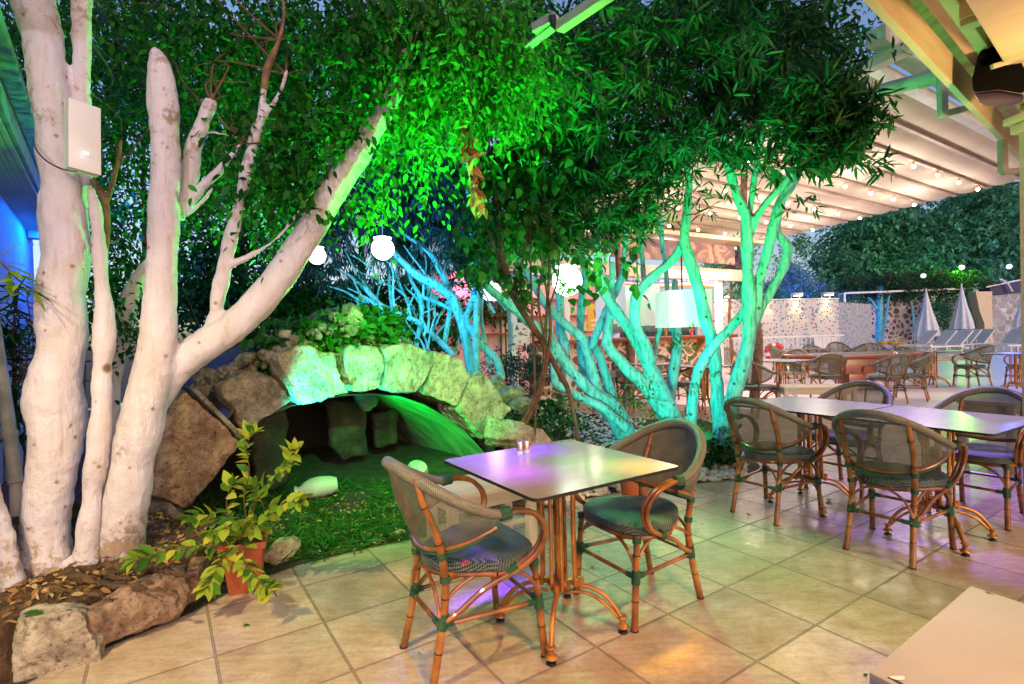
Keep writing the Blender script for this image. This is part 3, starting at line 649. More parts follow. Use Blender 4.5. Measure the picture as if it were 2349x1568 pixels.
def soilfn(x, y):
    q = inside(x, y, ring)
    if not q: return -.04
    return .215 + .035*noise.noise(Vector((x*3, y*3, 0))) + .02*noise.noise(Vector((x*11, y*11, 3)))
o = heightfield('planter_soil', -4.6, -1.6, .6, 4.2, 90, 110, soilfn, M['soil']); tag(o, kind='structure')

# ---------------------------------------------------------------- planter edging rocks
def curb_rock(x0, y0, x1, y1, h, t, label, seed, mat, over=.12):
    A = gp(x0, y0); B = gp(x1, y1); d = (B-A); L = d.length; d.normalize(); nrm = Vector((-d.y, d.x, 0))
    c = (A+B)/2 + nrm*t/2; c.z = h/2-.01
    o = rock('edging_rock', c, (L*(1+over), t*1.15, h*1.12), math.atan2(d.y, d.x), seed, mat, rough=.07)
    return tag(o, label, 'rock', 'rocks edging the garden bed')
curb_rock(28, 1580, 214, 1535, .25, .22, 'blocky pale rock at the near end of the planter edge', 1, M['stone'])
curb_rock(232, 1522, 478, 1388, .215, .20, 'long low tan rock edging the planter next to the pale block', 2, M['stone_tan'])
curb_rock(470, 1385, 497, 1348, .19, .17, 'short upright rock beside the terracotta pot', 3, M['stone_tan'])
curb_rock(604, 1312, 694, 1280, .13, .12, 'whitish rounded rock to the right of the terracotta pot', 4, M['stone'])
curb_rock(588, 1318, 614, 1304, .07, .07, 'fist-sized grey stone wedged between pot and whitish rock', 9, M['stone_grey'])
curb_rock(846, 1250, 892, 1240, .035, .06, 'small flat brown stone at the lawn edge, left of the pair', 5, M['stone_tan'])
curb_rock(896, 1240, 940, 1228, .045, .07, 'small rounded brown stone at the lawn edge, nearest the chair', 6, M['stone_tan'])
curb_rock(770, 1262, 830, 1252, .02, .04, 'thin sliver of stone half sunk along the lawn edge', 16, M['stone_tan'])
for k, (x, y, D, sz, lb) in enumerate([(1190, 1000, 5.0, (.62, .4, .34), 'pale domed boulder at the right foot of the stone arch'),
        (1165, 905, 6.0, (.34, .3, .22), 'mossy rubble stone above the domed boulder'), (1195, 925, 5.9, (.3, .28, .2), 'green mossy stone beside the hanging vines'),
        (1140, 880, 6.1, (.3, .25, .2), 'small dark stone at the shoulder of the arch'), (1290, 1165, 4.15, (.5, .3, .12), 'flat mossy slab under the near table')]):
    p = at(x, y, D); o = rock('garden_rock', p, sz, .5*k, 20+k, M['stone'] if k in (0, 4) else M['stone_grey']); tag(o, lb, 'rock', 'rocks around the arch')

# ---------------------------------------------------------------- stone arch grotto
A0 = Vector((-2.28, 3.67, 0)); A1 = Vector((-.054, 5.558, 0)); AD = (A1-A0).normalized(); AN = Vector((-AD.y, AD.x, 0))  # AN points into the mound
def onpl(x, y, back=0.):
    r = Vector(ray(x, y)); o_ = Vector((0, 0, HC)); k = (A0 + AN*back - o_).dot(AN)/r.dot(AN); return o_ + r*k
grotto = thing('stone_grotto', 'rustic stone arch over a dark grotto in the garden, with creeper growing on top', 'grotto', (-1.2, 4.7, 0))
def S2(L): return [(435.5+.2546*x, 689.6+.2546*y) for x, y in L]
STONES = [
 ([(430, 892), (552, 1009), (548, 1030), (500, 1090), (425, 1170), (345, 1140), (360, 1000), (395, 915)], 'stone_tan', .42, 'large brown block at the foot of the arch', .0),
 ([(335, 1147), (385, 1149), (430, 1179), (428, 1234), (345, 1270), (318, 1230)], 'stone_grey', .35, 'grey speckled stone under the brown block', .0),
 (S2([(250, 770), (430, 650), (600, 630), (780, 700), (925, 905), (700, 1060), (500, 1175), (455, 1130), (400, 1000), (300, 880)]), 'stone_grey', .4, 'dark half-mossy voussoir', .03),
 (S2([(775, 480), (960, 390), (1080, 392), (1160, 465), (1300, 478), (1355, 600), (1422, 828), (1200, 900), (1010, 965), (935, 890), (850, 700)]), 'stone', .42, None, -.02),
 (S2([(1385, 480), (1450, 395), (1700, 405), (1752, 560), (1738, 800), (1460, 840), (1420, 700), (1390, 560)]), 'stone', .38, 'keystone with a rusty chip', .02),
 (S2([(1762, 410), (2000, 380), (2150, 450), (2200, 580), (2150, 700), (2045, 840), (1755, 800), (1770, 600)]), 'stone', .42, None, -.02),
 ([(997, 806), (1060, 819), (1076, 864), (1049, 932), (972, 903), (990, 854)], 'stone', .42, None, .02),
 ([(1079, 869), (1110, 854), (1175, 939), (1108, 1008), (1052, 940)], 'stone', .4, None, .0),
]
for i, (poly, mt, th, lb, bk) in enumerate(STONES):
    mb = MB(); P_ = [onpl(x, y, bk) for x, y in poly]; c = sum(P_, Vector())/len(P_)
    P_ = [c+(p-c)*.985 for p in P_]
    mb.prism(P_, AN*th); o = mb.build('arch_stone', M[mt], grotto)
    bake(o, .013, 3, (.03, 5.), (.012, 19.), i, .007)
    if lb: o['label'] = lb
# vault (barrel) and inner slabs
INTR = [(430, 1190), (470, 1100), (520, 1040), (565, 985), (610, 955), (670, 932), (740, 915), (800, 905), (860, 903), (920, 908), (970, 925), (1020, 955), (1065, 985), (1110, 1040), (1150, 1110)]
mb = MB(); IN = [onpl(x, y, .1) for x, y in INTR]; OUT = [p + Vector((0, 0, .16)) + (p-(A0+A1)/2)*.06 for p in IN]
DP = AN*2.3 + AD*-.05
k = len(IN); vs = []
for j in range(9): vs += [p + DP*j/8 + noise.noise_vector(p*3+Vector((j, 0, 0)))*.02 for p in IN]
fs = [(j*k+i, j*k+i+1, (j+1)*k+i+1, (j+1)*k+i) for j in range(8) for i in range(k-1)]
mb.add(vs, fs); vs2 = [v + Vector((0, 0, .14)) + (v-(A0+A1)/2)*.05 for v in vs]
mb.add(vs2, [tuple(reversed(f)) for f in fs]); mb.build('vault', M['plaster'], grotto)
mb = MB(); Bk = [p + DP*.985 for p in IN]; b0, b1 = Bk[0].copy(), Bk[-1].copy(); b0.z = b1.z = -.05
mb.add(Bk+[b1, b0], [tuple(range(len(Bk)+2))]); mb.build('back_wall', M['grotto_shade'], grotto, smooth=False)
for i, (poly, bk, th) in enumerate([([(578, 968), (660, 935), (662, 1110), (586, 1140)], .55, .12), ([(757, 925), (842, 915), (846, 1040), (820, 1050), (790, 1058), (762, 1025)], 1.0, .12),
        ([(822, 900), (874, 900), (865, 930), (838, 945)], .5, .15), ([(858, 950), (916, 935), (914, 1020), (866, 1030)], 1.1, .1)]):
    mb = MB(); P_ = [onpl(x, y, bk) for x, y in poly]; mb.prism(P_, AN*th); o = mb.build('inner_slab', M['shaded_stone'], grotto); bake(o, .03, 3, (.03, 6.), (.012, 22.), 40+i)
# chamfered smooth slab edge, blue lit, along the big block
mb = MB(); mb.prism([onpl(432, 886, -.01), onpl(455, 893, -.01), onpl(554, 992, -.01), (onpl(554, 1008, -.03))], AN*.5); mb.build('bevelled_slab', M['stone_grey'], grotto, bevel=.008)
# mound behind and above the face
def moundz(x, y):
    p = Vector((x, y, 0)) - A0; s = p.dot(AD); t = p.dot(AN); L = (A1-A0).length
    u = (s/L-.5)*2
    if t < .30 and abs(u) < 1.12: return None
    if t < .30: return -.3
    prof = max(0, 1-abs(u+.05)**2.3*.62) if abs(u) < 1.25 else max(0, .38-(abs(u)-1.25)*.6)
    top = 1.36*prof + .30*math.exp(-((u+.05)/.32)**2)*math.exp(-((t-.75)/.4)**2)
    fall = 1 if t < 2.5 else max(0, 1-(t-2.5)/1.4)
    rise = min(1, .80+(t-.36)*.6)
    return top*fall*rise + .05*noise.noise(Vector((x*3, y*3, 1))) + .025*noise.noise(Vector((x*9, y*9, 4))) - .02
heightfield('mound', -4.6, 1.2, 3.5, 8.6, 120, 120, moundz, M['soil'], grotto)
# rubble on the mound
mb = MB()
for i in range(300):
    x = 445+rng.random()*500; yt = 880-(x-445)*.42 if x < 760 else 730+(x-760)*.30
    y = yt + rng.random()*rng.random()*60-4; p = onpl(x, y, .12+rng.random()*.35); p.z += .01
    r = .018+.05*rng.random()**2.2
    Rm = Euler((rng.random()*6, rng.random()*6, rng.random()*6)).to_matrix()
    mb.ball(p, r, 0, 2, (1, .7+.3*rng.random(), .55+.3*rng.random()), Rm, chop=True)
o = mb.build('rubble', M['stone_grey'], grotto); o['kind'] = 'stuff'
for i, (x, y, w_, h_) in enumerate([(478, 862, .22, .12), (520, 850, .14, .1), (803, 722, .27, .20), (870, 752, .34, .16), (560, 822, .12, .09), (655, 768, .13, .08), (820, 785, .1, .06), (728, 793, .12, .06)]):
    rock('cap_stone', onpl(x, y, .3), (w_, w_*.8, h_), i, 60+i, M['stone_grey'] if i < 2 else M['stone'], grotto)
# creeper on top
cp = blob_pts([(740, 775, 60, 26, 4.55, 4.8, 180), (800, 745, 60, 26, 4.7, 5.0, 260), (870, 755, 45, 26, 4.75, 5.1, 200), (640, 800, 60, 25, 4.4, 4.6, 90), (905, 745, 25, 25, 4.9, 5.2, 70), (690, 760, 50, 15, 4.6, 4.8, 60), (600, 830, 40, 30, 4.3, 4.5, 60)], .09, 6)
p_, d_ = sprays(cp, 3, .03, .1); leaves('creeper', p_, d_+np.array([0, 0, .2]), .05+.05*rng.random(len(p_)), .62, M['lush_leaf'], grotto, 'ovate', kind='stuff')

# ---------------------------------------------------------------- jars in the grotto
def jar(name, label, c, L, rz, tilt, prof):
    t = thing(name, label, 'jar', c, world=False); mb = MB()
    Rm = Matrix.Rotation(rz, 3, 'Z') @ Matrix.Rotation(tilt, 3, 'Y')
    mb.lathe([(r*L, z*L) for r, z in prof], 24, Rm=Rm); mb.build('jar_body', M['clay'], t); return t
AMP = [(.0, -.5), (.16, -.49), (.22, -.35), (.26, -.1), (.25, .1), (.18, .28), (.1, .36), (.085, .42), (.12, .46), (.13, .5), (.09, .5), (.07, .42), (.08, .36)]
jar('clay_amphora', 'clay amphora lying on its side on the grotto grass', gp(727, 1145)+Vector((0, 0, .1)), .34, .35, R(-94), AMP)
jar('round_clay_jar', 'round clay jar half hidden behind the near rattan chair', gp(958, 1105)+Vector((0, .0, .1)), .26, 2.2, R(-60), [(.0, -.4), (.25, -.38), (.38, -.15), (.4, .05), (.3, .25), (.16, .34), (.14, .42), (.18, .45), (.12, .45)])

# ---------------------------------------------------------------- lawn and litter
def scatter_poly(n, x0, x1, y0, y1, test):
    out = []
    while len(out) < n:
        x, y = x0+(x1-x0)*rng.random(), y0+(y1-y0)*rng.random(); p = gp(x, y)
        if test(p): out.append(p)
    return np.array([tuple(p) for p in out])
def in_lawn(p): return inside(p.x, p.y, BED) and (Vector((p.x, p.y, 0))-A0).dot(AN) < .9 and not inside(p.x, p.y, ring)
gpn = scatter_poly(9000, 430, 1000, 1105, 1320, in_lawn)
dens = np.array([noise.noise(Vector(p)*2.6) for p in gpn]); gpn = gpn[dens > -.22]
dd = unit(rdir(len(gpn))*np.array([1, 1, .3])+np.array([0, 0, .75])); leaves('grass', gpn, dd, .05+.07*rng.random(len(gpn)), .09, M['grass'], None, 'simple', curl=.7)
tag(bpy.data.objects['grass'], 'green grass lit green in front of the grotto', 'grass', kind='stuff')
lt = []
while len(lt) < 3800:
    x, y = -3.6+1.95*rng.random(), 1.6+2.2*rng.random()
    if inside(x, y, ring): lt.append((x, y, soilfn(x, y)+.008+.01*rng.random()))
lt = np.array(lt); dd = unit(rdir(len(lt))*np.array([1, 1, .25])); leaves('leaf_litter', lt, dd, .02+.035*rng.random(len(lt)), .4, M['litter_leaf'], None, 'ovate', curl=.4)
tag(bpy.data.objects['leaf_litter'], 'dry brown leaf litter over the planter soil', 'leaves', kind='stuff')
gl = scatter_poly(1500, 600, 1330, 1130, 1275, lambda p: inside(p.x, p.y, BED)); gl[:, 2] += .015
leaves('dry_leaf_scatter', gl, unit(rdir(len(gl))*np.array([1, 1, .2])), .02+.03*rng.random(len(gl)), .45, M['litter_leaf'], None, 'ovate', curl=.4)
tag(bpy.data.objects['dry_leaf_scatter'], 'scattered dry leaves along the lawn edge', 'leaves', kind='stuff')
# pebbles
mb = MB()
def in_peb(p): return inside(p.x, p.y, BED) and p.y > 3.7 and p.x > .15 and ((p.y < 5.6) or p.x < 2.4)
pts = scatter_poly(1500, 1240, 1710, 1045, 1160, in_peb)
pts2 = scatter_poly(900, 1180, 1480, 930, 1050, lambda p: inside(p.x, p.y, BED))
ico = bmesh.new(); bmesh.ops.create_icosphere(ico, subdivisions=2, radius=1); iv = [v.co.copy() for v in ico.verts]; iff = [[v.index for v in f.verts] for f in ico.faces]; ico.free()
for p in list(pts)+list(pts2):
    r = .018+.02*rng.random(); s = Vector((1, .7+.3*rng.random(), .5+.25*rng.random())); a = Matrix.Rotation(rng.random()*6.28, 3, 'Z') @ Matrix.Rotation(.3*rng.normal(), 3, 'X')
    c = Vector(p)+Vector((0, 0, r*.4+.035*rng.random()*rng.random()))
    mb.add([a @ Vector((v.x*s.x*r, v.y*s.y*r, v.z*s.z*r))+c for v in iv], iff)
o = mb.build('pebbles', M['pebble']); tag(o, 'white river pebbles covering the bed under the cyan lit trees', 'pebbles', kind='stuff')

# ---------------------------------------------------------------- left building corner
bl = thing('blue_house', 'blue-lit house wall with a boarded eave behind the white trunks', 'house', (-4.3, 4.6, 0))
mb = MB(); fa = Vector((-4.30, 4.85, 0)); fb = Vector((-1.9, 1.67, 0)); wd = (fa-fb).normalized(); nn_ = Vector((wd.y, -wd.x, 0)); w0 = fb-nn_*.3; w1 = fa-nn_*.3+wd*3.6
mb.prism([w0, w1, w1+Vector((0, 0, 2.95)), w0+Vector((0, 0, 2.95))], -nn_*.25); mb.build('wall', M['blue_wall'], bl, smooth=False)
mb = MB(); 
for k in range(7):
    a = w0+Vector((0, 0, 2.87))+nn_*(.02+.04*k); mb.beam(a, a+wd*7.4, .037, .02)
mb.build('soffit', M['cream_wood'], bl, smooth=False, bevel=.004)
mb = MB(); a = fb+Vector((0, 0, 2.95)); mb.beam(a, fa+wd*3.4+Vector((0, 0, 2.95)), .03, .16); mb.beam(a+Vector((0, 0, .15))+nn_*.06, fa+wd*3.4+Vector((0, 0, 3.10))+nn_*.06, .10, .07)
mb.build('fascia', M['eave_teal'], bl, smooth=False, bevel=.006)
mb = MB(); mb.prism([a+Vector((0, 0, .2)), fa+wd*3.4+Vector((0, 0, 3.15)), fa+wd*3.4-nn_*1.6+Vector((0, 0, 3.7)), a-nn_*1.6+Vector((0, 0, .75))], (0, 0, .05)); mb.build('roof', M['eave_teal'], bl, smooth=False)
t = thing('wall_lamp', 'blue box wall lamp glowing on the house wall', 'lamp', (0, 0, 0))
def wallpt(x, y, off=0.):
    r = Vector(ray(x, y)); o_ = Vector((0, 0, HC)); k = ((w0+nn_*off)-o_).dot(nn_)/r.dot(nn_); return o_+r*k
wl = wallpt(78, 525, .07); mb = MB(); Rm = Matrix((wd, nn_, Vector((0, 0, 1)))).transposed(); mb.box(wl, (.16, .12, .26), Rm=Rm)
mb.build('lamp_housing', M['eave_teal'], t, bevel=.015)
mb = MB(); mb.box(wl+nn_*.062+Vector((0, 0, .06)), (.12, .02, .09), Rm=Rm); mb.build('lamp_glass', emat('blue_lamp_glass', (.55, .75, 1), 9), t)
lamp('SPOT', 'wall_lamp_light', wl+nn_*.12+Vector((0, 0, .16)), wl+nn_*.03+Vector((0, 0, .8)), (.0, .30, 1), 160, .04, 150, 1)
lamp('POINT', 'wall_lamp_glow', wl+nn_*.45-wd*.6, None, (.0, .12, 1), 120, .05)
t = thing('drainpipe', 'grey plastic drainpipe leaning down the house wall', 'pipe', at(40, 1120, 3.1))
mb = MB(); P_ = [at(-28, 640, 3.3), at(-12, 760, 3.25), at(14, 930, 3.2), at(38, 1105, 3.1), at(40, 1180, 3.1)]; mb.tube(P_, .034, 16); mb.build('pipe', M['pvc'], t)
for q in (at(22, 990, 3.17), at(37, 1095, 3.1)): mb = MB(); mb.tube([q, q+(P_[3]-P_[2]).normalized()*.035], .041, 16); mb.build('pipe_collar', M['pvc'], t)

# ---------------------------------------------------------------- wooden eave, top right
ev = thing('wooden_roof', 'cream beamed roof corner with varnished boards over the terrace', 'roof', (2.2, 2.4, 0))
q0 = Vector((1.48, 2.24, 2.70)); q1 = Vector((4.25, 4.49, 2.70)); ed = (q1-q0).normalized(); en = Vector((ed.y, -ed.x, 0))   # en: under the roof
mb = MB(); mb.beam(q0-ed*1.6+en*.02+Vector((0, 0, .08)), q1+ed*1.5+en*.02+Vector((0, 0, .08)), .035, .17); mb.build('fascia_board', M['cream_wood'], ev, bevel=.004, smooth=False)
mb = MB(); mb.beam(q0-ed*1.6+en*.14+Vector((0, 0, .20)), q1+ed*1.5+en*.14+Vector((0, 0, .20)), .10, .13)
mb.build('edge_beam', M['cream_wood'], ev, bevel=.006, smooth=False)
jd = (en*1.0 + ed*.05).normalized()
for s in (.05, .78, 1.55, 2.4, 3.2):
    mb = MB(); a = q0+ed*s+en*.18+Vector((0, 0, .16)); mb.beam(a, a+jd*3.2, .10, .17)
    mb.beam(a+Vector((0, 0, -.10)), a+jd*3.2+Vector((0, 0, -.10)), .075, .03); mb.build('joist', M['cream_wood'], ev, bevel=.006, smooth=False)
mb = MB(); 
for k in range(34):
    a = q0-ed*1.6+en*(.0+.098*k)+Vector((0, 0, .285)); mb.beam(a, a+ed*6.6, .09, .02)
mb.build('ceiling_boards', M['ochre_boards'], ev, bevel=.003, smooth=False)
mb = MB(); a = q0-ed*1.6+Vector((0, 0, .31))-en*.02; mb.prism([a, a+ed*6.8, a+ed*6.8+en*3.6, a+en*3.6], (0, 0, .06)); mb.build('roof_deck', M['eave_teal'], ev, smooth=False)
# main beam near the column
mb = MB(); c0 = at(2300, -60, 1.95); c1 = at(2362, 118, 3.2); dv = (c1-c0).normalized(); mb.beam(c0-dv*.6, c1+dv*.8, .16, .22); mb.build('main_beam', M['cream_wood'], ev, bevel=.008, smooth=False)
# column at the right edge
t = thing('cream_column', 'square cream column with a small capital at the right edge', 'column', (3.33, 3.42, 0))
pc = at(2338, 500, 3.545); cx_ = pc.x+.095
mb = MB(); mb.box((cx_, 3.45, 1.29), (.19, .19, 2.56)); mb.build('shaft', M['cream_wood'], t, bevel=.01)
mb = MB(); mb.box((cx_, 3.45, 2.60), (.25, .25, .06)); mb.box((cx_, 3.45, 2.66), (.30, .30, .05)); mb.build('capital', M['cream_wood'], t, bevel=.012)
# speaker
t = thing('wall_speaker', 'black loudspeaker hung under the cream roof', 'speaker', at(2290, 175, 3.05))
mb = MB(); c = at(2290, 168, 3.05); sx_ = at(2328, 175, 3.05)-at(2250, 175, 3.05)
pr = [(2246, 118), (2275, 105), (2330, 112), (2352, 160), (2350, 215), (2290, 205), (2232, 212), (2230, 180)]
mb.loft([at(x, y, 2.95) for x, y in pr], [at(x, y, 3.17) for x, y in pr]); mb.build('grille', M['speaker'], t, bevel=.02)
mb = MB(); q_ = [(2233, 213), (2290, 206), (2350, 216), (2345, 235), (2290, 245), (2250, 240)]; mb.loft([at(x, y, 2.97) for x, y in q_], [at(x, y, 3.14) for x, y in q_]); mb.build('cabinet', M['speaker_trim'], t, bevel=.015)
t2 = MB(); t2.beam(at(2275, 153, 2.9), at(2330, 136, 2.9), .02, .025); t2.build('bracket', M['cream_wood'], t, bevel=.003)
# gutters and frame of pvc pipes
t = thing('rain_pipe', 'stained grey rain pipe sticking out from under the roof edge', 'pipe', at(2060, 200, 4.3))
mb = MB(); mb.tube([at(1968, 221, 4.9), at(2000, 213, 4.7), at(2060, 197, 4.4), at(2120, 182, 4.15), at(2160, 172, 4.05)], .055, 18); mb.tube([at(2112, 184, 4.18), at(2162, 171, 4.04)], .064, 18); mb.build('pipe_run', M['pvc'], t)
t = thing('gutter_frame', 'square grey downpipe bracket hanging from the roof edge', 'gutter', at(2160, 260, 3.9))
mb = MB(); mb.beam(at(2160, 165, 3.9), at(2163, 268, 3.9), .05, .05); mb.beam(at(2158, 264, 3.9), at(2255, 238, 3.9), .04, .045); mb.build('downpipe', M['pvc'], t, bevel=.005, smooth=False)
t = thing('gutter_frame', 'short square downpipe bracket beside the column', 'gutter', at(2300, 380, 3.9))
mb = MB(); mb.beam(at(2299, 320, 3.9), at(2301, 396, 3.9), .045, .045); mb.beam(at(2299, 395, 3.9), at(2340, 391, 3.9), .04, .04); mb.build('downpipe', M['pvc'], t, bevel=.005, smooth=False)

# ---------------------------------------------------------------- awning
aw = thing('awning', 'long cream retractable awning with ribs and rows of bulbs', 'awning', (6.5, 9.5, 0))
E0 = Vector((9.64, 10.8, 0)); 
def AWP(t, s, dz=0.): p = E0 + VV*t - UU*s; p.z = 4.05-.07*t+dz; return p
ribs = [-1.06+.53*k for k in range(14)]
mb = MB()
for k in range(len(ribs)-1):
    vs = []; 
    for i in range(7):
        f = i/6; t_ = ribs[k]+(ribs[k+1]-ribs[k])*f; sag = -.07*(1-(2*f-1)**2)
        for s in (0, 2.5, 5., 7.5): vs.append(AWP(t_, s, .03+sag))
    mb.add(vs, [(i*4+j, i*4+j+1, (i+1)*4+j+1, (i+1)*4+j) for i in range(6) for j in range(3)])
mb.build('awning_fabric', M['fabric'], aw)
for k, t_ in enumerate(ribs):
    mb = MB(); mb.beam(AWP(t_, -.05, -.02), AWP(t_, 7.55, -.02), .06 if k else .12, .045 if k else .1); mb.build('rib', M['rail'] if k else M['white_metal'], aw, bevel=.004, smooth=False)
mb = MB(); mb.beam(AWP(-2.4, 7.6, -.03), AWP(7, 7.6, -.03), .14, .12); mb.build('side_beam', M['rail'], aw, bevel=.005, smooth=False)
mb = MB(); mb.beam(AWP(6.0, -.05, -.1), AWP(6.0, 7.6, -.1), .16, .25); mb.build('front_beam', M['rail'], aw, bevel=.005, smooth=False)
# gutter strip and upper frame near the eave
mb = MB(); mb.beam(AWP(-1.25, 3, .10), AWP(-1.25, 7.9, .10), .18, .16); mb.beam(AWP(-1.8, 3.5, .55), AWP(-1.8, 8.6, .55), .16, .22); mb.build('gutter', M['pvc'], aw, bevel=.005, smooth=False)
bulb_m = emat('warm_bulb', (1, .85, .6), 30)
for k in range(2, 14, 2):
    for s in [.5+1.0*i for i in range(7)]:
        p = AWP(ribs[k], s, -.08)
        b = MB(); b.lathe([(.018, .05), (.02, .0), (.035, -.02)], 10, p); o1 = b.build('bulb_socket', M['cream_wood'], aw)
        b = MB(); b.ball(p+Vector((0, 0, -.045)), .032, 0, 1, (1, 1, .8)); o2 = b.build('bulb', bulb_m, o1); o2.location = -Vector((0, 0, 0))
        # bulb is a sub-part: bring its vertices into the socket's frame
        for v in o2.data.vertices: v.co -= aw.location
for k in (3, 7, 11):
    for s in (1.5, 4, 6.5): lamp('POINT', 'awning_bulb_glow', AWP(ribs[k], s, -.75), None, (1, .80, .70), 23, .2)
# metal bars at the top centre
t = thing('lamp_gantry', 'cream aluminium awning arm with a black clamp among the leaves at the top', 'awning arm', at(1300, 40, 2.6))
mb = MB(); mb.beam(at(1284, 62, 2.7), at(1440, -45, 2.3), .052, .05); mb.build('arm', M['cream_wood'], t, bevel=.005, smooth=False)
mb = MB(); mb.beam(at(1226, 68, 2.8), at(1277, 40, 2.72), .06, .045); mb.build('sleeve', M['pvc'], t, bevel=.005, smooth=False)
mb = MB(); mb.tube([at(1264, 36, 2.7), at(1268, 56, 2.7), at(1282, 68, 2.7)], .014, 8); mb.tube([at(1270, 34, 2.7), at(1274, 52, 2.7), at(1286, 62, 2.7)], .010, 8); mb.build('clamp', M['black'], t)
mb = MB(); mb.beam(at(1210, 108, 2.9), at(1270, 62, 2.75), .05, .012); mb.build('webbing_strap', M['pvc'], t, smooth=False)
t = thing('garden_cable', 'thin green lit cable strung between the garden trees', 'cable', at(1000, 336, 5))
mb = MB(); mb.tube(spline([at(880, 330, 5), at(1000, 337, 5), at(1150, 340, 5), at(1350, 343, 5)], 5), .006, 6); mb.build('cable', M['pvc'], t)
t = thing('garden_cable', 'pale pole slanting up through the bright green leaves', 'pole', at(980, 240, 3.6))
mb = MB(); mb.tube([at(918, 290, 3.6), at(1000, 232, 3.5), at(1060, 190, 3.4)], .011, 8); mb.build('pole', M['pvc'], t)

# ================================================================ TREES
def tree(name, label, base, group=None): return thing(name, label, 'tree', base, group=group)
# --- white ficus, two clumps
F1 = tree('ficus_tree', 'thick whitewashed ficus trunk at the far left, the one carrying the white box', gp(110, 1300, .2), 'whitewashed ficus trees by the planter')
mb = MB()
D = 2.72
limb(mb, [(74, -90, 128), (77, 0, 122), (97, 100, 108), (111, 200, 100), (125, 300, 98), (138, 400, 104), (146, 500, 112), (148, 600, 114), (142, 700, 126), (145, 784, 118), (132, 880, 136), (128, 934, 144), (127, 1034, 130), (120, 1100, 128), (105, 1180, 126), (100, 1250, 140), (98, 1330, 170)], D, n=24, step=5, wob=.10)
limb(mb, [(185, -60, 52), (186, 60, 48), (189, 180, 40), (194, 300, 42), (192, 400, 46), (184, 470, 46)], D+.08, n=14)
limb(mb, [(150, 1290, 60), (190, 1310, 30), (240, 1318, 14)], D-.05, n=10); limb(mb, [(60, 1290, 60), (20, 1330, 30), (-20, 1350, 20)], D-.1, n=10)
o = mb.build('trunk', M['white_bark'], F1); bake(o, .014, 5, (.022, 4.5), (.006, 20.), 1)
mb = MB(); limb(mb, [(206, 430, 20), (218, 470, 30), (224, 540, 36), (230, 620, 42), (237, 700, 50), (238, 784, 54), (234, 860, 52), (232, 934, 52), (224, 1034, 56), (214, 1110, 54), (208, 1180, 58), (200, 1250, 66), (196, 1320, 84)], D+.02, n=16, step=5, wob=.08)
o = mb.build('trunk', M['white_bark'], F1); bake(o, .012, 4, (.014, 6.), (.004, 22.), 2)
mb = MB(); limb(mb, [(212, 415, 22), (232, 440, 20), (243, 470, 20), (246, 520, 16), (243, 590, 12)], D+.1, n=10); mb.build('branch', M['brown_bark'], F1); mb = MB(); limb(mb, [(243, 460, 18), (258, 420, 13), (272, 360, 9), (278, 320, 6)], D+.1, n=8)
mb.build('branch', M['brown_bark'], F1); mb = MB(); limb(mb, [(186, 60, 20), (200, 20, 16), (210, -60, 12)], D+.2, n=8); mb.build('branch', M['brown_bark'], F1)
F2 = tree('ficus_tree', 'branching whitewashed ficus with a cut stump top and a limb leaning over the arch', gp(290, 1285, .2), 'whitewashed ficus trees by the planter')
mb = MB()
limb(mb, [(352, 106, 10), (358, 122, 40), (367, 160, 60), (369, 200, 66), (374, 250, 70), (376, 300, 70), (380, 360, 80), (382, 400, 76), (378, 450, 70), (376, 500, 72), (370, 650, 75), (362, 784, 84), (345, 884, 100), (322, 984, 116), (302, 1084, 106), (288, 1184, 108), (280, 1250, 118), (272, 1330, 150)], 2.85, n=22, step=5, wob=.08)
limb(mb, [(318, 985, 90), (350, 915, 100), (405, 842, 90), (478, 785, 84), (560, 726, 80), (640, 640, 76), (700, 545, 72), (760, 445, 66), (812, 368, 58), (850, 305, 48), (905, 215, 40), (935, 120, 34)], 2.88, 3.3, n=20, step=5, wob=.06)
limb(mb, [(480, 770, 44), (492, 720, 36), (508, 645, 38), (522, 575, 34), (545, 490, 30), (560, 420, 27), (575, 350, 26), (592, 290, 28), (600, 250, 22), (606, 200, 20)], 3.0, n=14, step=5, wob=.12)
limb(mb, [(592, 285, 20), (622, 245, 16), (645, 205, 13), (658, 160, 8)], 3.0, n=10)
limb(mb, [(528, 608, 18), (562, 592, 13), (610, 565, 11), (655, 525, 10), (695, 470, 9), (722, 435, 8)], 3.0, n=10)
o = mb.build('trunk', M['white_bark'], F2); bake(o, .012, 4, (.014, 5.), (.005, 20.), 3)
mb = MB(); limb(mb, [(408, 505, 30), (425, 455, 44), (434, 400, 46), (444, 345, 42), (460, 300, 36), (474, 255, 34), (484, 228, 30)], 3.0, n=14, wob=.12)
limb(mb, [(418, 490, 26), (455, 440, 26), (490, 405, 22), (520, 370, 18), (548, 335, 14), (560, 322, 8)], 2.98, n=12, wob=.2); limb(mb, [(425, 495, 20), (460, 465, 18), (490, 430, 12)], 2.95, n=8)
limb(mb, [(448, 305, 7), (500, 305, 6), (545, 315, 5)], 2.95, n=6)
o = mb.build('branch', M['white_bark'], F2); bake(o, .010, 3, (.012, 8.), (.004, 24.), 4)
mb = MB(); limb(mb, [(606, 205, 18), (612, 160, 17), (626, 125, 14), (640, 90, 9), (652, 30, 7), (640, -40, 6)], 3.0, n=8, wob=.3); mb.build('branch', M['brown_bark'], F2)
F3 = tree('ficus_tree', 'whitewashed ficus trunk half hidden behind the two front trunks', at(255, 1000, 3.3), 'whitewashed ficus trees by the planter')
mb = MB(); limb(mb, [(240, 1250, 60), (248, 1000, 50), (258, 890, 46), (280, 760, 50), (298, 680, 44), (325, 630, 34), (352, 595, 28)], 3.35, n=14, wob=.12)
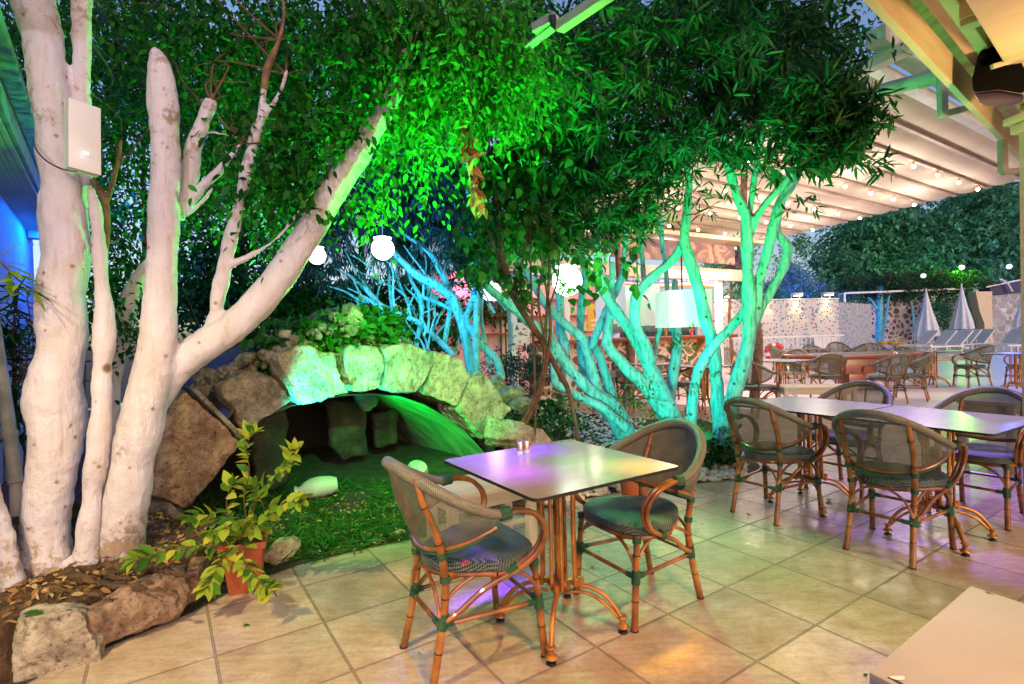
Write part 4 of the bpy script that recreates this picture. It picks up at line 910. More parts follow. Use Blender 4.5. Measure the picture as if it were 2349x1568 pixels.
o = mb.build('trunk', M['white_bark'], F3); bake(o, .014, 4, (.012, 6.), (.004, 22.), 5)
F4 = tree('ficus_tree', 'pale ficus trunk base cut off by the lower left edge of the photo', gp(20, 1310, .2), 'whitewashed ficus trees by the planter')
mb = MB(); limb(mb, [(-60, 900, 40), (-40, 1040, 44), (-14, 1140, 48), (10, 1220, 52), (20, 1290, 60), (26, 1360, 80)], 2.5, n=14, wob=.12)
o = mb.build('trunk', M['white_bark'], F4); bake(o, .014, 4, (.012, 6.), (.006, 22.), 6)
# surface roots
mb = MB()
for L in ([(230, 1295, 40), (300, 1298, 34), (370, 1305, 28), (440, 1318, 18)], [(150, 1310, 50), (220, 1330, 30), (300, 1340, 22), (400, 1352, 14)], [(40, 1330, 30), (100, 1345, 26), (190, 1352, 20), (260, 1370, 12)], [(200, 1300, 34), (280, 1322, 24), (350, 1330, 18)]):
    pts = [(gp(x, y, .235), wd*.5*2.7/FP) for x, y, wd in L]; sp = spline([(*p, r) for p, r in pts], 6); mb.tube([(s[0], s[1], s[2]-.012) for s in sp], [s[3]*.62*(1+.5*noise.noise(Vector(s[:3])*9)) for s in sp], 10)
o = mb.build('surface_root', M['soil'], F2); bake(o, .009, 1, (.014, 11.), (.008, 34.), 7, .008)
# crowns
b1 = blob_pts([(260, 60, 240, 130, 3.5, 4.8, 330), (20, 40, 60, 120, 3.6, 4.6, 100), (280, 330, 60, 130, 3.6, 4.6, 160), (262, 580, 50, 120, 3.5, 4.2, 120), (270, 690, 40, 45, 3.25, 3.4, 80), (320, 200, 120, 120, 4.6, 5.8, 240)], .26)
twigs('twig', F1, [at(185, 60, 2.9), at(262, 400, 2.9), at(244, 560, 2.9), at(200, -40, 3.0)], b1[:4000], M['vine'], 22, .006)
p_, d_ = sprays(b1, 7, .032, .6); leaves('crown', p_, d_, .034+.024*rng.random(len(p_)), .52, M['ficus_leaf'], F1, 'ovate')
b2 = blob_pts([(520, 60, 230, 110, 3.2, 4.5, 420), (740, 170, 170, 140, 3.0, 4.2, 560), (640, 330, 80, 70, 2.85, 3.1, 150), (800, 250, 40, 40, 2.9, 3.2, 50), (520, 420, 120, 60, 3.5, 4.2, 130), (490, 270, 110, 110, 3.6, 4.8, 200), (660, 470, 60, 30, 3.3, 3.8, 50), (840, 110, 90, 120, 3.0, 3.8, 260)], .22)
twigs('twig', F2, [at(640, 90, 3.0), at(655, 170, 3.0), at(852, 300, 3.2), at(930, 150, 3.3), at(905, 215, 3.3), at(556, 325, 3.0), at(484, 230, 3.0)], b2, M['vine'], 46, .006)
p_, d_ = sprays(b2, 8, .033, .7); leaves('crown', p_, d_, .036+.032*rng.random(len(p_)), .52, M['ficus_leaf'], F2, 'ovate')
# --- bright green hanging tree in the top middle
T = tree('rubber_tree', 'bright green leafy tree overhead in the top middle, under the green lamp', gp(1100, 930))
mb = MB(); limb(mb, [(1100, 930, 20, 7.3), (1092, 800, 18, 7.3), (1094, 640, 16, 7.1), (1078, 470, 14, 6.4), (1062, 300, 12, 5.4), (1050, 100, 12, 4.8), (1060, -60, 10, 4.4)], 4, n=10); mb.build('trunk', M['cyan_tinted_bark'], T)
b3 = blob_pts([(950, 40, 100, 90, 3.0, 3.9, 400), (1110, 60, 90, 100, 3.0, 3.9, 380), (950, 160, 60, 80, 3.2, 3.9, 190), (1140, 170, 80, 80, 3.3, 4.1, 220), (1010, 240, 110, 60, 4.2, 5.2, 120), (850, 420, 45, 40, 3.5, 3.8, 36), (980, 345, 70, 30, 3.7, 4.2, 40)], .2)
twigs('twig', T, [at(1062, 300, 4.6), at(1050, 100, 4.0), at(1055, 200, 4.3), at(1056, -20, 3.8)], b3, M['vine'], 24, .006)
p_, d_ = sprays(b3, 8, .036, .9); leaves('crown', p_, d_, .038+.035*rng.random(len(p_)), .44, M['lush_leaf'], T, 'ovate')
# --- hanging vines
T = thing('climbing_vine', 'tangle of brown vine stems with heart-shaped leaves hanging in the middle', 'vine', at(1230, 1090, 4.85))
mb = MB(); DV = 4.8
for L in ([(1078, 120, 8), (1105, 210, 8), (1120, 330, 9), (1135, 430, 9), (1146, 520, 10), (1153, 590, 12), (1167, 640, 15), (1174, 672, 15), (1221, 747, 15), (1249, 790, 14), (1280, 850, 12), (1305, 900, 11), (1325, 1005, 10), (1330, 1100, 10)],
          [(1215, 250, 7), (1225, 330, 7), (1240, 420, 8), (1262, 500, 8), (1262, 600, 8), (1255, 700, 8), (1250, 780, 10), (1245, 860, 9), (1225, 920, 9), (1190, 980, 8), (1160, 1030, 8)],
          [(1170, 210, 6), (1185, 300, 5), (1200, 400, 5), (1215, 520, 5), (1218, 640, 5), (1222, 740, 6), (1226, 850, 6), (1228, 960, 5), (1224, 1080, 5)],
          [(1255, 300, 5), (1230, 450, 5), (1243, 600, 5), (1262, 720, 8), (1258, 800, 9), (1240, 900, 8), (1200, 985, 7), (1180, 1060, 7)],
          [(1140, 180, 6), (1160, 260, 7), (1185, 350, 7), (1212, 430, 6), (1245, 490, 5)], [(1060, 240, 5), (1100, 420, 6), (1120, 520, 6), (1146, 600, 7), (1166, 645, 8)],
          [(1220, 720, 7), (1200, 690, 6), (1192, 640, 5), (1205, 580, 4)], [(1174, 670, 8), (1192, 620, 8), (1208, 560, 6), (1215, 480, 5)], [(1250, 780, 7), (1236, 700, 6), (1240, 640, 5), (1265, 560, 4)], [(1262, 700, 6), (1282, 620, 5), (1272, 540, 4)]):
    limb(mb, L, DV, DV+.1, n=8, wob=.2)
mb.build('stem', M['vine'], T)
b4 = blob_pts([(1160, 410, 80, 90, 4.7, 5.4, 150), (1250, 500, 70, 60, 4.7, 5.4, 80), (1120, 500, 40, 50, 4.8, 5.3, 40), (1230, 320, 110, 100, 4.5, 5.4, 180), (1190, 610, 30, 30, 4.6, 4.8, 15), (1290, 605, 40, 20, 4.4, 4.6, 15), (1380, 590, 40, 14, 4.3, 4.5, 12), (1110, 600, 24, 40, 4.6, 5, 25)], .2, 5)
p_, d_ = sprays(b4, 4, .06, .7); leaves('foliage', p_, d_+np.array([0, 0, -.5]), .06+.045*rng.random(len(p_)), .85, M['vine_leaf'], T, 'heart')
# dry leaf garland
T = thing('dry_leaf_garland', 'hanging string of curled dry brown leaves left of the vine stems', 'dry leaves', at(1078, 200, 3.5))
mb = MB(); mb.tube([at(1078, 190, 3.5), at(1074, 340, 3.5), at(1080, 400, 3.5), at(1096, 488, 3.5)], .006, 6); mb.build('twig', M['vine'], T)
t_ = rng.random(120); gx = 1078+np.interp(t_, [0, .4, .6, 1], [2, -6, 0, 20])+rng.normal(size=120)*5; gy = 205+t_*275
p_ = at_np(gx, gy, 3.5+.03*rng.normal(size=120)); leaves('dead_leaves', p_, rdir(120)+np.array([0, 0, -.6]), .05+.04*rng.random(120), .6, M['dead_leaf'], T, 'ovate', curl=.9, fold=.9)

# --- cyan lit oleander clump
def otree(label, limbs, base, nm='oleander_tree', group='cyan lit oleander trees', mat='cyan_tinted_bark', nb=12, vox=.016):
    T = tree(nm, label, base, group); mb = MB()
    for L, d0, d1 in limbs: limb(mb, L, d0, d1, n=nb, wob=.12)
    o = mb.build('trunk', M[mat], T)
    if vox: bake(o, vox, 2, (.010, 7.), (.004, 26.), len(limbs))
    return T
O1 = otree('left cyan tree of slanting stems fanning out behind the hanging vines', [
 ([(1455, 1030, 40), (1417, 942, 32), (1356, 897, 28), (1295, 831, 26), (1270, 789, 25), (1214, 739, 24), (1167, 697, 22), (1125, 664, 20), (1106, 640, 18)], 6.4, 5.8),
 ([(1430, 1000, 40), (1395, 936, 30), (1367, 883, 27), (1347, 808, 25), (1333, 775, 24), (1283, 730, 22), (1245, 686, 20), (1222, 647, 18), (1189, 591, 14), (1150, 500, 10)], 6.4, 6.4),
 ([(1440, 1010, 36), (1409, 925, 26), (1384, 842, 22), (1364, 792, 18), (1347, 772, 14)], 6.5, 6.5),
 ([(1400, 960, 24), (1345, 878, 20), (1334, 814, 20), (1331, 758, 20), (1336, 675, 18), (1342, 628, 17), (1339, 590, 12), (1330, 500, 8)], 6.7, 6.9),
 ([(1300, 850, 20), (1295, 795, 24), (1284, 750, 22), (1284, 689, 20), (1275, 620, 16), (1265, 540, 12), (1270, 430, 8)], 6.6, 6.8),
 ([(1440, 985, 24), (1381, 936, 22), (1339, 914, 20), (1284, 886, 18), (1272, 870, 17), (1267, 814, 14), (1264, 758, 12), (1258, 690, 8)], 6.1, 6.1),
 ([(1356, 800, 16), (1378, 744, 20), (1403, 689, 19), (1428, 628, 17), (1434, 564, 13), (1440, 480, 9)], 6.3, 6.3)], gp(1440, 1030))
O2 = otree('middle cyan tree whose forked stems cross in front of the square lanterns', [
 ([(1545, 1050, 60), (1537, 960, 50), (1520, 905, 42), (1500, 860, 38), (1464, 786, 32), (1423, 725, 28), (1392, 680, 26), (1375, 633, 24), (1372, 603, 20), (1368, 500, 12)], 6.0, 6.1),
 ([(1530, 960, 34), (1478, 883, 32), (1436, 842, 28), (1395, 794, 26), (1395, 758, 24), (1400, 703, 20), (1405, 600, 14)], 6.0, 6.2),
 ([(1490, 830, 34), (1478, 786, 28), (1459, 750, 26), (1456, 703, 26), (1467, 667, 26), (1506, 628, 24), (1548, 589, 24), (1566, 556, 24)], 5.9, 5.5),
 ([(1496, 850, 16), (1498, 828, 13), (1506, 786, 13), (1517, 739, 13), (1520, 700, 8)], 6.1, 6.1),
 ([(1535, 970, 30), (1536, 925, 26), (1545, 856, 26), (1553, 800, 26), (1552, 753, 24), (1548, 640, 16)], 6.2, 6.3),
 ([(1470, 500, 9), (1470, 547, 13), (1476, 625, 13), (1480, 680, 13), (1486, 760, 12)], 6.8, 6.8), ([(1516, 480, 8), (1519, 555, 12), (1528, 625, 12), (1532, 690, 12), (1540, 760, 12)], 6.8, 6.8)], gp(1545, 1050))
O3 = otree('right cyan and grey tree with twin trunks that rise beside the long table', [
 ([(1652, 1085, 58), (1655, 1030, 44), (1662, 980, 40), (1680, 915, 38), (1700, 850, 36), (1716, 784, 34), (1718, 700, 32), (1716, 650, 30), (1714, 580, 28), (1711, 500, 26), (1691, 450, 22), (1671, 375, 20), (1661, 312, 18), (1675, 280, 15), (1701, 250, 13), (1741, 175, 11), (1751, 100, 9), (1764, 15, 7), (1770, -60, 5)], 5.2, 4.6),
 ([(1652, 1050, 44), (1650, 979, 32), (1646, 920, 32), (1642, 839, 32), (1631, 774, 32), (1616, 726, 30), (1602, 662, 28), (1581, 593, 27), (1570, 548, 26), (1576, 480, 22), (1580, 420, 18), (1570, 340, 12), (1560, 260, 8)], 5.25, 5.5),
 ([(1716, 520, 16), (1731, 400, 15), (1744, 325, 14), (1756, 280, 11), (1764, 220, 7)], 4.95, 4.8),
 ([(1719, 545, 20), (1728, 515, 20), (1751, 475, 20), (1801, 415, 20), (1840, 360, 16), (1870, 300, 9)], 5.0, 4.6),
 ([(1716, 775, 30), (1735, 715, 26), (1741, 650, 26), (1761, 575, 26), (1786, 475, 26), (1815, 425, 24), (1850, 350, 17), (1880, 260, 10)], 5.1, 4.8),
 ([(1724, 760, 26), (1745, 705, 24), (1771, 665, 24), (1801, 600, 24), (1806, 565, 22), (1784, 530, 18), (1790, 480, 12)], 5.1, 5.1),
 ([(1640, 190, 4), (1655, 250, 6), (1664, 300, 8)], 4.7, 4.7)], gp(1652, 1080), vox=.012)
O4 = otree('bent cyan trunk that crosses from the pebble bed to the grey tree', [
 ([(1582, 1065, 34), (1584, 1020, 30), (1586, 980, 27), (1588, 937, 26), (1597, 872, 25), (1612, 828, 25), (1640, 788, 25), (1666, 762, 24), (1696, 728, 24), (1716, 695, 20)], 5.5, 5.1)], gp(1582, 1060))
OB = [(1300, 200, 130, 160, 3.8, 5.6, 260), (1440, 120, 160, 150, 3.8, 5.8, 330), (1600, 100, 180, 130, 3.6, 5.6, 330), (1780, 70, 140, 100, 3.6, 5.0, 220), (1420, 330, 140, 110, 4.2, 5.8, 300), (1330, 460, 100, 70, 4.6, 5.8, 150), (1500, 440, 100, 50, 4.4, 5.6, 110), (1840, 190, 110, 60, 3.6, 4.8, 130), (1380, 540, 60, 50, 4.8, 5.6, 60), (1440, 500, 50, 50, 4.3, 4.8, 60), (1570, 330, 90, 60, 4.0, 5.2, 150)]
OB3 = [(1900, 225, 80, 45, 3.4, 4.0, 110), (1870, 310, 90, 70, 3.5, 4.2, 160), (1955, 280, 50, 22, 3.4, 3.8, 30), (1890, 350, 50, 22, 3.5, 3.9, 30), (1740, 340, 60, 60, 3.9, 4.5, 50), (1840, 475, 24, 10, 4.6, 4.8, 10), (1735, 435, 14, 10, 4.7, 4.8, 8), (1985, 235, 50, 18, 3.5, 3.8, 16), (1990, 370, 20, 8, 3.6, 3.8, 5), (1690, 230, 80, 100, 4.0, 5.0, 220), (1610, 460, 30, 20, 4.6, 4.9, 16)]
OBp = blob_pts(OB, .24, 8); twigs('branchlet', O2, [at(1372, 560, 6.0), at(1400, 600, 6.2), at(1572, 360, 5.4), at(1560, 260, 5.4), at(1470, 500, 6.4), at(1516, 480, 6.4)], OBp, M['brown_bark'], 40, .010)
p_, d_ = whorls(OBp, 9); leaves('crown', p_, d_, .09+.05*rng.random(len(p_)), .19, M['oleander_leaf'], O2, 'long')
OBq = blob_pts(OB3, .18, 6); twigs('branchlet', O3, [at(1764, 30, 4.6), at(1751, 110, 4.6), at(1870, 300, 4.6), at(1880, 260, 4.8), at(1850, 350, 4.8)], OBq, M['brown_bark'], 26, .009)
p_, d_ = whorls(OBq, 10); leaves('crown', p_, d_, .09+.05*rng.random(len(p_)), .19, M['oleander_leaf'], O3, 'long')
p_, d_ = whorls(blob_pts([(1230, 480, 90, 90, 5.0, 6.0, 120), (1110, 560, 50, 60, 5.6, 6.4, 160), (1100, 620, 40, 60, 5.4, 6.2, 120), (1270, 350, 130, 120, 5.0, 6.2, 140), (1210, 150, 110, 150, 4.4, 5.8, 170)], .2, 8), 9); leaves('crown', p_, d_, .09+.05*rng.random(len(p_)), .2, M['oleander_leaf'], O1, 'long')
# small green shoots at the trunks
sh = np.concatenate([at_np(np.array([x+rng.normal()*14 for _ in range(n)]), np.array([y+rng.normal()*20 for _ in range(n)]), np.full(n, d)) for x, y, d, n in
   [(1605, 1015, 5.3, 14), (1660, 1010, 5.0, 8), (1585, 985, 5.3, 12), (1500, 960, 5.8, 10), (1470, 940, 5.9, 8), (1440, 925, 6.0, 10), (1590, 800, 5.3, 4), (1465, 900, 5.8, 8), (1555, 770, 6.0, 6), (1590, 760, 5.5, 5), (1250, 780, 4.8, 5), (1600, 900, 5.2, 4)]])
p_, d_ = sprays(sh, 6, .025, .0); leaves('shoots', p_, d_+np.array([0, 0, .4]), .045+.03*rng.random(len(p_)), .3, M['lush_leaf'], O4, 'long', kind='stuff')
iv_ = at_np(np.array([1600+rng.random()*90 for _ in range(70)]), np.array([1000+rng.random()*60 for _ in range(70)]), 4.95+rng.random(70)*.2)
p_, d_ = sprays(iv_, 4, .03, .3); o = leaves('ivy', p_, d_, .05+.02*rng.random(len(p_)), .75, M['vine_leaf'], O4, 'heart'); o['label'] = 'ivy winding round the foot of the bent trunk'

# --- blue lit tree behind the arch
BK = [
 ([(1090, 900, 26), (1079, 835, 24), (1064, 754, 24), (1046, 703, 24), (1033, 677, 24), (998, 652, 22), (957, 631, 20), (924, 601, 16), (903, 578, 12)], 7.6, 7.4),
 ([(1033, 672, 15), (1013, 626, 14), (988, 583, 12), (954, 555, 9), (900, 520, 6)], 7.6, 7.6),
 ([(1150, 870, 22), (1140, 828, 20), (1112, 797, 19), (1089, 766, 18), (1069, 736, 18), (1078, 703, 15), (1092, 655, 14), (1088, 560, 13), (1077, 480, 10), (1070, 400, 8)], 7.4, 7.6),
 ([(1040, 815, 15), (1013, 787, 14), (962, 741, 13), (901, 713, 12), (865, 693, 11), (835, 660, 9), (800, 630, 6)], 7.8, 7.8),
 ([(955, 800, 12), (957, 777, 12), (967, 728, 11), (965, 685, 11), (944, 644, 9), (930, 600, 6)], 7.9, 7.9),
 ([(1018, 800, 10), (1023, 766, 12), (1031, 716, 11), (1025, 690, 9)], 7.9, 7.8), ([(965, 680, 10), (1000, 692, 10), (1040, 712, 10)], 7.8, 7.7),
 ([(1100, 800, 10), (1096, 740, 9), (1095, 690, 9), (1098, 640, 7)], 7.7, 7.7), ([(900, 715, 9), (893, 650, 8), (888, 600, 6)], 7.9, 7.9),
 ([(1125, 850, 10), (1112, 780, 9), (1104, 720, 8), (1108, 660, 6)], 7.8, 7.8), ([(860, 690, 9), (830, 690, 7), (790, 668, 5), (750, 655, 4)], 7.8, 7.9),
 ([(880, 705, 8), (850, 670, 6), (815, 620, 5), (790, 570, 4)], 7.8, 7.8), ([(920, 760, 8), (870, 735, 7), (800, 700, 5)], 7.6, 7.6), ([(1080, 470, 7), (1040, 462, 6), (1000, 455, 4)], 7.6, 7.6)]
B1 = otree('blue lit multi-stemmed tree behind the stone arch', BK, gp(1090, 905), 'oleander_tree', 'cyan lit oleander trees', 'cyan_tinted_bark', 10, 0)
bb = blob_pts([(800, 420, 160, 110, 7.0, 9.0, 620), (950, 420, 130, 110, 6.8, 9.0, 620), (720, 560, 110, 80, 7.2, 9.5, 260), (870, 540, 130, 70, 7.6, 9.0, 240), (1040, 470, 80, 130, 7.0, 8.6, 380), (980, 560, 90, 60, 7.8, 8.8, 120), (930, 300, 160, 100, 6.5, 9, 520), (780, 640, 60, 40, 7.8, 8.6, 40)], .3, 10)
for i in range(64):
    x = 760+rng.random()*360; y = 500+rng.random()*230; x1 = x+(1040-x)*.35+rng.normal()*30; y1 = y+50+rng.random()*70; dd_ = 7.4+rng.random()*1.1; mb = MB()
    limb(mb, [(x, y, 2.5, dd_), (x+(x1-x)*.4+rng.normal()*10, y+(y1-y)*.25, 4, dd_), (x+(x1-x)*.8, y+(y1-y)*.7, 5.5, dd_), (x1, y1, 7, dd_)], 8, n=6, step=4); mb.build('branchlet', M['cyan_tinted_bark'], B1)
p_, d_ = whorls(bb, 10, 1.1, -.8); leaves('crown', p_, d_+np.array([0, 0, -.5]), .12+.08*rng.random(len(p_)), .13, M['willow_leaf'], B1, 'long')
# --- dark trees further back on the left and middle (sky shows between the leaves)
BG = [('tall dark tree farthest behind the ficus trunks', (330, 300, 13), [(260, 250, 330, 300, 11, 14, 1000), (520, 420, 160, 160, 11, 14, 300), (270, 600, 90, 130, 10, 12, 260)]), ('dark bushy tree behind the white trunks at the upper left', (150, 260, 9.5), [(60, 120, 190, 220, 7, 10.5, 520), (240, 300, 160, 220, 7, 10, 420), (330, 60, 150, 150, 8, 11, 260)]),
      ('dark tree between the white limbs and the blue lamp', (560, 400, 10), [(520, 200, 190, 170, 7.5, 10.5, 480), (560, 430, 150, 130, 8, 11, 330), (480, 570, 80, 120, 8, 10, 150), (720, 470, 80, 60, 9, 11, 80)]),
      ('dark leafy tree filling the sky above the arch', (830, 200, 10), [(760, 150, 190, 180, 7.5, 10.5, 450), (960, 260, 170, 190, 8, 11, 400), (1120, 120, 130, 150, 7, 10, 260)]),
      ('dark tree behind the oleanders at the top centre', (1420, 150, 10), [(1300, 120, 170, 160, 7, 10, 330), (1480, 80, 190, 150, 7, 10, 360), (1340, 330, 120, 120, 7.5, 9.5, 230)]),
      ('dark tree under the roof corner at the upper right', (1712, 100, 9), [(1700, 60, 170, 130, 6.5, 9, 300), (1860, 80, 100, 90, 6.2, 8.5, 150), (1780, 220, 110, 60, 6.5, 8.5, 110)])]
for lb, (x, y, d), bl_ in BG:
    g0 = at(x, y, d); T = tree('dark_tree', lb, Vector((g0.x, g0.y, 0)), 'dark trees in the background')
    mb = MB(); P_ = [Vector((g0.x, g0.y, 0)), Vector((g0.x+.1, g0.y, 1.2)), Vector((g0.x-.1, g0.y, 2.6)), g0+Vector((0, 0, .3))]; sp = spline([tuple(p) for p in P_], 5)
    mb.tube(sp, [.09-.05*i/len(sp) for i in range(len(sp))], 10); mb.build('trunk', M['brown_bark'], T)
    p_, d_ = sprays(blob_pts(bl_, .42, 10), 8, .07, .4); leaves('crown', p_, d_, .085+.05*rng.random(len(p_)), .5, M['ficus_leaf'], T)
T_ = None
# dark shrubs behind the mound and beside the house
for lb, bl_, sz, mt in [('dense dark hedge in the distance behind the blue lit tree', [(880, 690, 330, 55, 11, 12.5, 700), (560, 650, 180, 90, 11, 12.5, 350), (1000, 640, 120, 60, 12.5, 13.5, 120)], .13, 'ficus_leaf'), ('dark shrubbery behind the rubble mound', [(640, 720, 230, 60, 8.2, 9.4, 420), (480, 640, 120, 110, 7.5, 9, 260), (930, 760, 130, 40, 8.2, 9.0, 200)], .1, 'ficus_leaf'),
        ('low leafy shrub at the right foot of the arch', [(1250, 960, 60, 40, 5.6, 6.4, 110), (1200, 1000, 40, 30, 5.2, 5.6, 40)], .07, 'vine_leaf'),
        ('bluish flowering shrub in front of the pink bar wall', [(1190, 850, 60, 45, 7.6, 8.6, 170), (1150, 830, 40, 40, 7.8, 8.6, 70), (1230, 800, 30, 40, 7.4, 8, 40)], .05, 'willow_leaf')]:
    P0 = blob_pts(bl_, .22, 6); g0 = P0.mean(0); T = thing('shrub', lb, 'shrub', (g0[0], g0[1], 0))
    mb = MB()
    for i in range(6):
        q = Vector(P0[rng.integers(len(P0))]); mb.tube([(q.x*.4+g0[0]*.6, q.y*.4+g0[1]*.6, 0), (q.x*.8+g0[0]*.2, q.y*.8+g0[1]*.2, q.z*.6), tuple(q)], [.014, .010, .004], 6)
    mb.build('stem', M['vine'], T)
    p_, d_ = sprays(P0, 7, sz*.5, .2); leaves('foliage', p_, d_, sz+.5*sz*rng.random(len(p_)), .5, M[mt], T, 'simple')
# reeds by the house wall
T = thing('bamboo_plant', 'narrow-leaved bamboo by the blue house wall', 'plant', gp(60, 1130, .1)+Vector((-.9, 1.0, 0)))
mb = MB(); rp = []; 
for i in range(11):
    x = 5+rng.random()*78; P_ = [at(x+rng.normal()*6, 1150, 3.5), at(x, 950, 3.5), at(x+rng.normal()*10, 800, 3.45), at(x+rng.normal()*26, 640+rng.random()*120, 3.4)]
    sp = spline([tuple(p) for p in P_], 5); mb.tube(sp, [.006*(1-.6*j/len(sp)) for j in range(len(sp))], 6); rp += sp[4:]
mb.build('cane', M['vine'], T); rp = np.repeat(np.array(rp), 3, 0)+rng.normal(size=(len(rp)*3, 3))*.02
leaves('foliage', rp, rdir(len(rp))*np.array([1, 1, .5])+np.array([0, 0, -.15]), .10+.08*rng.random(len(rp)), .12, M['oleander_leaf'], T, 'long')
T = thing('leafy_branch', 'yellowish long-leaved branch reaching in at the left edge', 'branch', at(-20, 590, 2.5))
mb = MB(); P_ = [at(-60, 560, 2.5), at(0, 600, 2.5), at(40, 640, 2.5), at(72, 665, 2.5)]; mb.tube(P_, [.006, .005, .004, .003], 6); mb.build('twig', M['vine'], T)
pp = np.array([tuple(at(x, y, 2.5)) for x, y in [(0, 590), (5, 600), (15, 610), (20, 620), (40, 640), (45, 650), (60, 660), (72, 665), (76, 668), (30, 630)]*2])
leaves('foliage', pp, rdir(len(pp))*np.array([1, .6, .6])+np.array([.2, 0, -.3]), .10+.05*rng.random(len(pp)), .24, M['yellow_leaf'], T, 'long')
# --- white network box strapped on trunk
t = thing('junction_box', 'white plastic network box strapped on the thick white trunk', 'box', at(190, 310, 2.5))
mb = MB(); fr = [(157, 222), (232, 248), (233, 402), (157, 382)]; F_ = [at(x, y, 2.50+.10*(x-157)/75) for x, y in fr]
nb = (F_[1]-F_[0]).cross(F_[3]-F_[0]).normalized(); nb = nb if nb.y > 0 else -nb
mb.prism(F_, nb*.055); mb.build('box_body', M['plastic_box'], t, bevel=.006)
mb = MB(); mb.prism([p+nb*.056-(F_[1]-F_[0]).normalized()*.0 for p in F_], nb*.02); mb.build('back_plate', M['plastic_box'], t, bevel=.003)
mb = MB(); q = at(197, 351, 2.53)-nb*.001; e1 = (F_[1]-F_[0]).normalized(); e2 = (F_[3]-F_[0]).normalized(); mb.prism([q-e1*.009-e2*.005, q+e1*.009-e2*.005, q+e1*.009+e2*.005, q-e1*.009+e2*.005], -nb*.003); mb.build('status_light', emat('status_led', (.8, .9, 1), 3), t)
t = thing('black_cable', 'thin black cable looped round the thick white trunk under the box', 'cable', at(90, 350, 2.45))
mb = MB(); mb.tube(spline([tuple(at(x, y, d)) for x, y, d in [(74, 315, 2.66), (80, 335, 2.58), (95, 358, 2.53), (120, 377, 2.51), (150, 389, 2.50), (178, 393, 2.52)]], 6), .0035, 6); mb.build('cable', M['black'], t)

# ---------------------------------------------------------------- potted plant
t = thing('square_flower_pot', 'square terracotta pot holding the yellow-green plant', 'flower pot', gp(556, 1368))
mb = MB(); b0 = gp(556, 1366)+Vector((-.025, .09, 0)); Rz = Matrix.Rotation(.35, 3, 'Z')
def sq(r, z): return [b0+Rz @ Vector((sx*r, sy*r, z)) for sx, sy in ((-1, -1), (1, -1), (1, 1), (-1, 1))]
rings = [sq(.075, 0), sq(.098, .235), sq(.112, .237), sq(.116, .275), sq(.100, .277), sq(.095, .22)]
vs = sum(rings, []); fs = [(i*4+j, i*4+(j+1) % 4, i*4+4+(j+1) % 4, i*4+4+j) for i in range(5) for j in range(4)]+[(3, 2, 1, 0), (20, 21, 22, 23)]
mb.add(vs, fs); mb.build('pot', M['terracotta'], t, bevel=.006)
mb = MB(); mb.add(sq(.094, .245), [(0, 1, 2, 3)]); mb.build('potting_soil', M['soil'], t, smooth=False)
t3 = thing('yellow_leaf_plant', 'leafy yellow-green plant growing from the square terracotta pot', 'plant', b0+Vector((0, 0, .24)))
mb = MB(); lp = []; ld = []; ls = []
root = b0+Vector((-.05, 0, .25))
ST = [[(570, 1230, 2.85), (560, 1150, 2.8), (572, 1080, 2.75), (565, 1030, 2.72), (577, 995, 2.7)], [(565, 1220, 2.9), (590, 1150, 2.85), (620, 1100, 2.8), (655, 1070, 2.78), (672, 1035, 2.76)],
      [(560, 1240, 2.8), (600, 1190, 2.72), (640, 1160, 2.66), (690, 1150, 2.6)], [(545, 1240, 2.85), (500, 1195, 2.75), (465, 1180, 2.7), (440, 1190, 2.66)],
      [(540, 1250, 2.8), (480, 1250, 2.66), (420, 1255, 2.6), (360, 1270, 2.52), (315, 1282, 2.48)], [(530, 1260, 2.7), (505, 1290, 2.6), (490, 1320, 2.55), (480, 1345, 2.52)],
      [(560, 1250, 2.7), (560, 1290, 2.55), (585, 1320, 2.5), (605, 1345, 2.46), (620, 1350, 2.44)], [(550, 1245, 2.85), (525, 1200, 2.8), (520, 1150, 2.78), (530, 1115, 2.76)], [(560, 1240, 2.8), (545, 1195, 2.7), (520, 1210, 2.62), (490, 1225, 2.58)],
      [(565, 1235, 2.85), (610, 1205, 2.85), (600, 1150, 2.8), (580, 1120, 2.8)]]
for L in ST:
    P_ = [tuple(root)]+[tuple(at(x, y, d)) for x, y, d in L]; sp = [Vector(q) for q in spline(P_, 6)]
    mb.tube(sp, [.004*(1-.6*j/len(sp)) for j in range(len(sp))], 6)
    for j in range(7, len(sp)):
        tg = (sp[min(j+1, len(sp)-1)]-sp[j-1]).normalized()
        for s in (1, -1):
            if random.random() < .68:
                sd_ = tg.cross(Vector((random.gauss(0, .3), random.gauss(0, .5)-.6, 1))).normalized()*s
                lp.append(sp[j]); ld.append((tg*.6+sd_*.9+Vector((random.gauss(0, .2), -.25, random.gauss(0, .2)-.1)))); ls.append(.05+.045*random.random())
    for s in range(4): lp.append(sp[-1]); ld.append(tg*.6+Vector((random.gauss(0, .6), random.gauss(0, .5), random.gauss(0, .5)))); ls.append(.075)
mb.build('stem', M['vine'], t3); leaves('foliage', np.array(lp), np.array([tuple(v) for v in ld]), np.array(ls), .52, M['yellow_leaf'], t3, 'ovate', fold=.35)
# round pot behind chair
t = thing('round_flower_pot', 'small round terracotta pot behind the near rattan chair by the pebbles', 'flower pot', gp(1462, 1160))
mb = MB(); mb.lathe([(.0, 0), (.085, 0), (.12, .20), (.13, .2), (.135, .24), (.115, .24), (.1, .18), (0, .18)], 28, gp(1462, 1160)+Vector((0, .1, 0))); mb.build('pot', M['terracotta'], t)
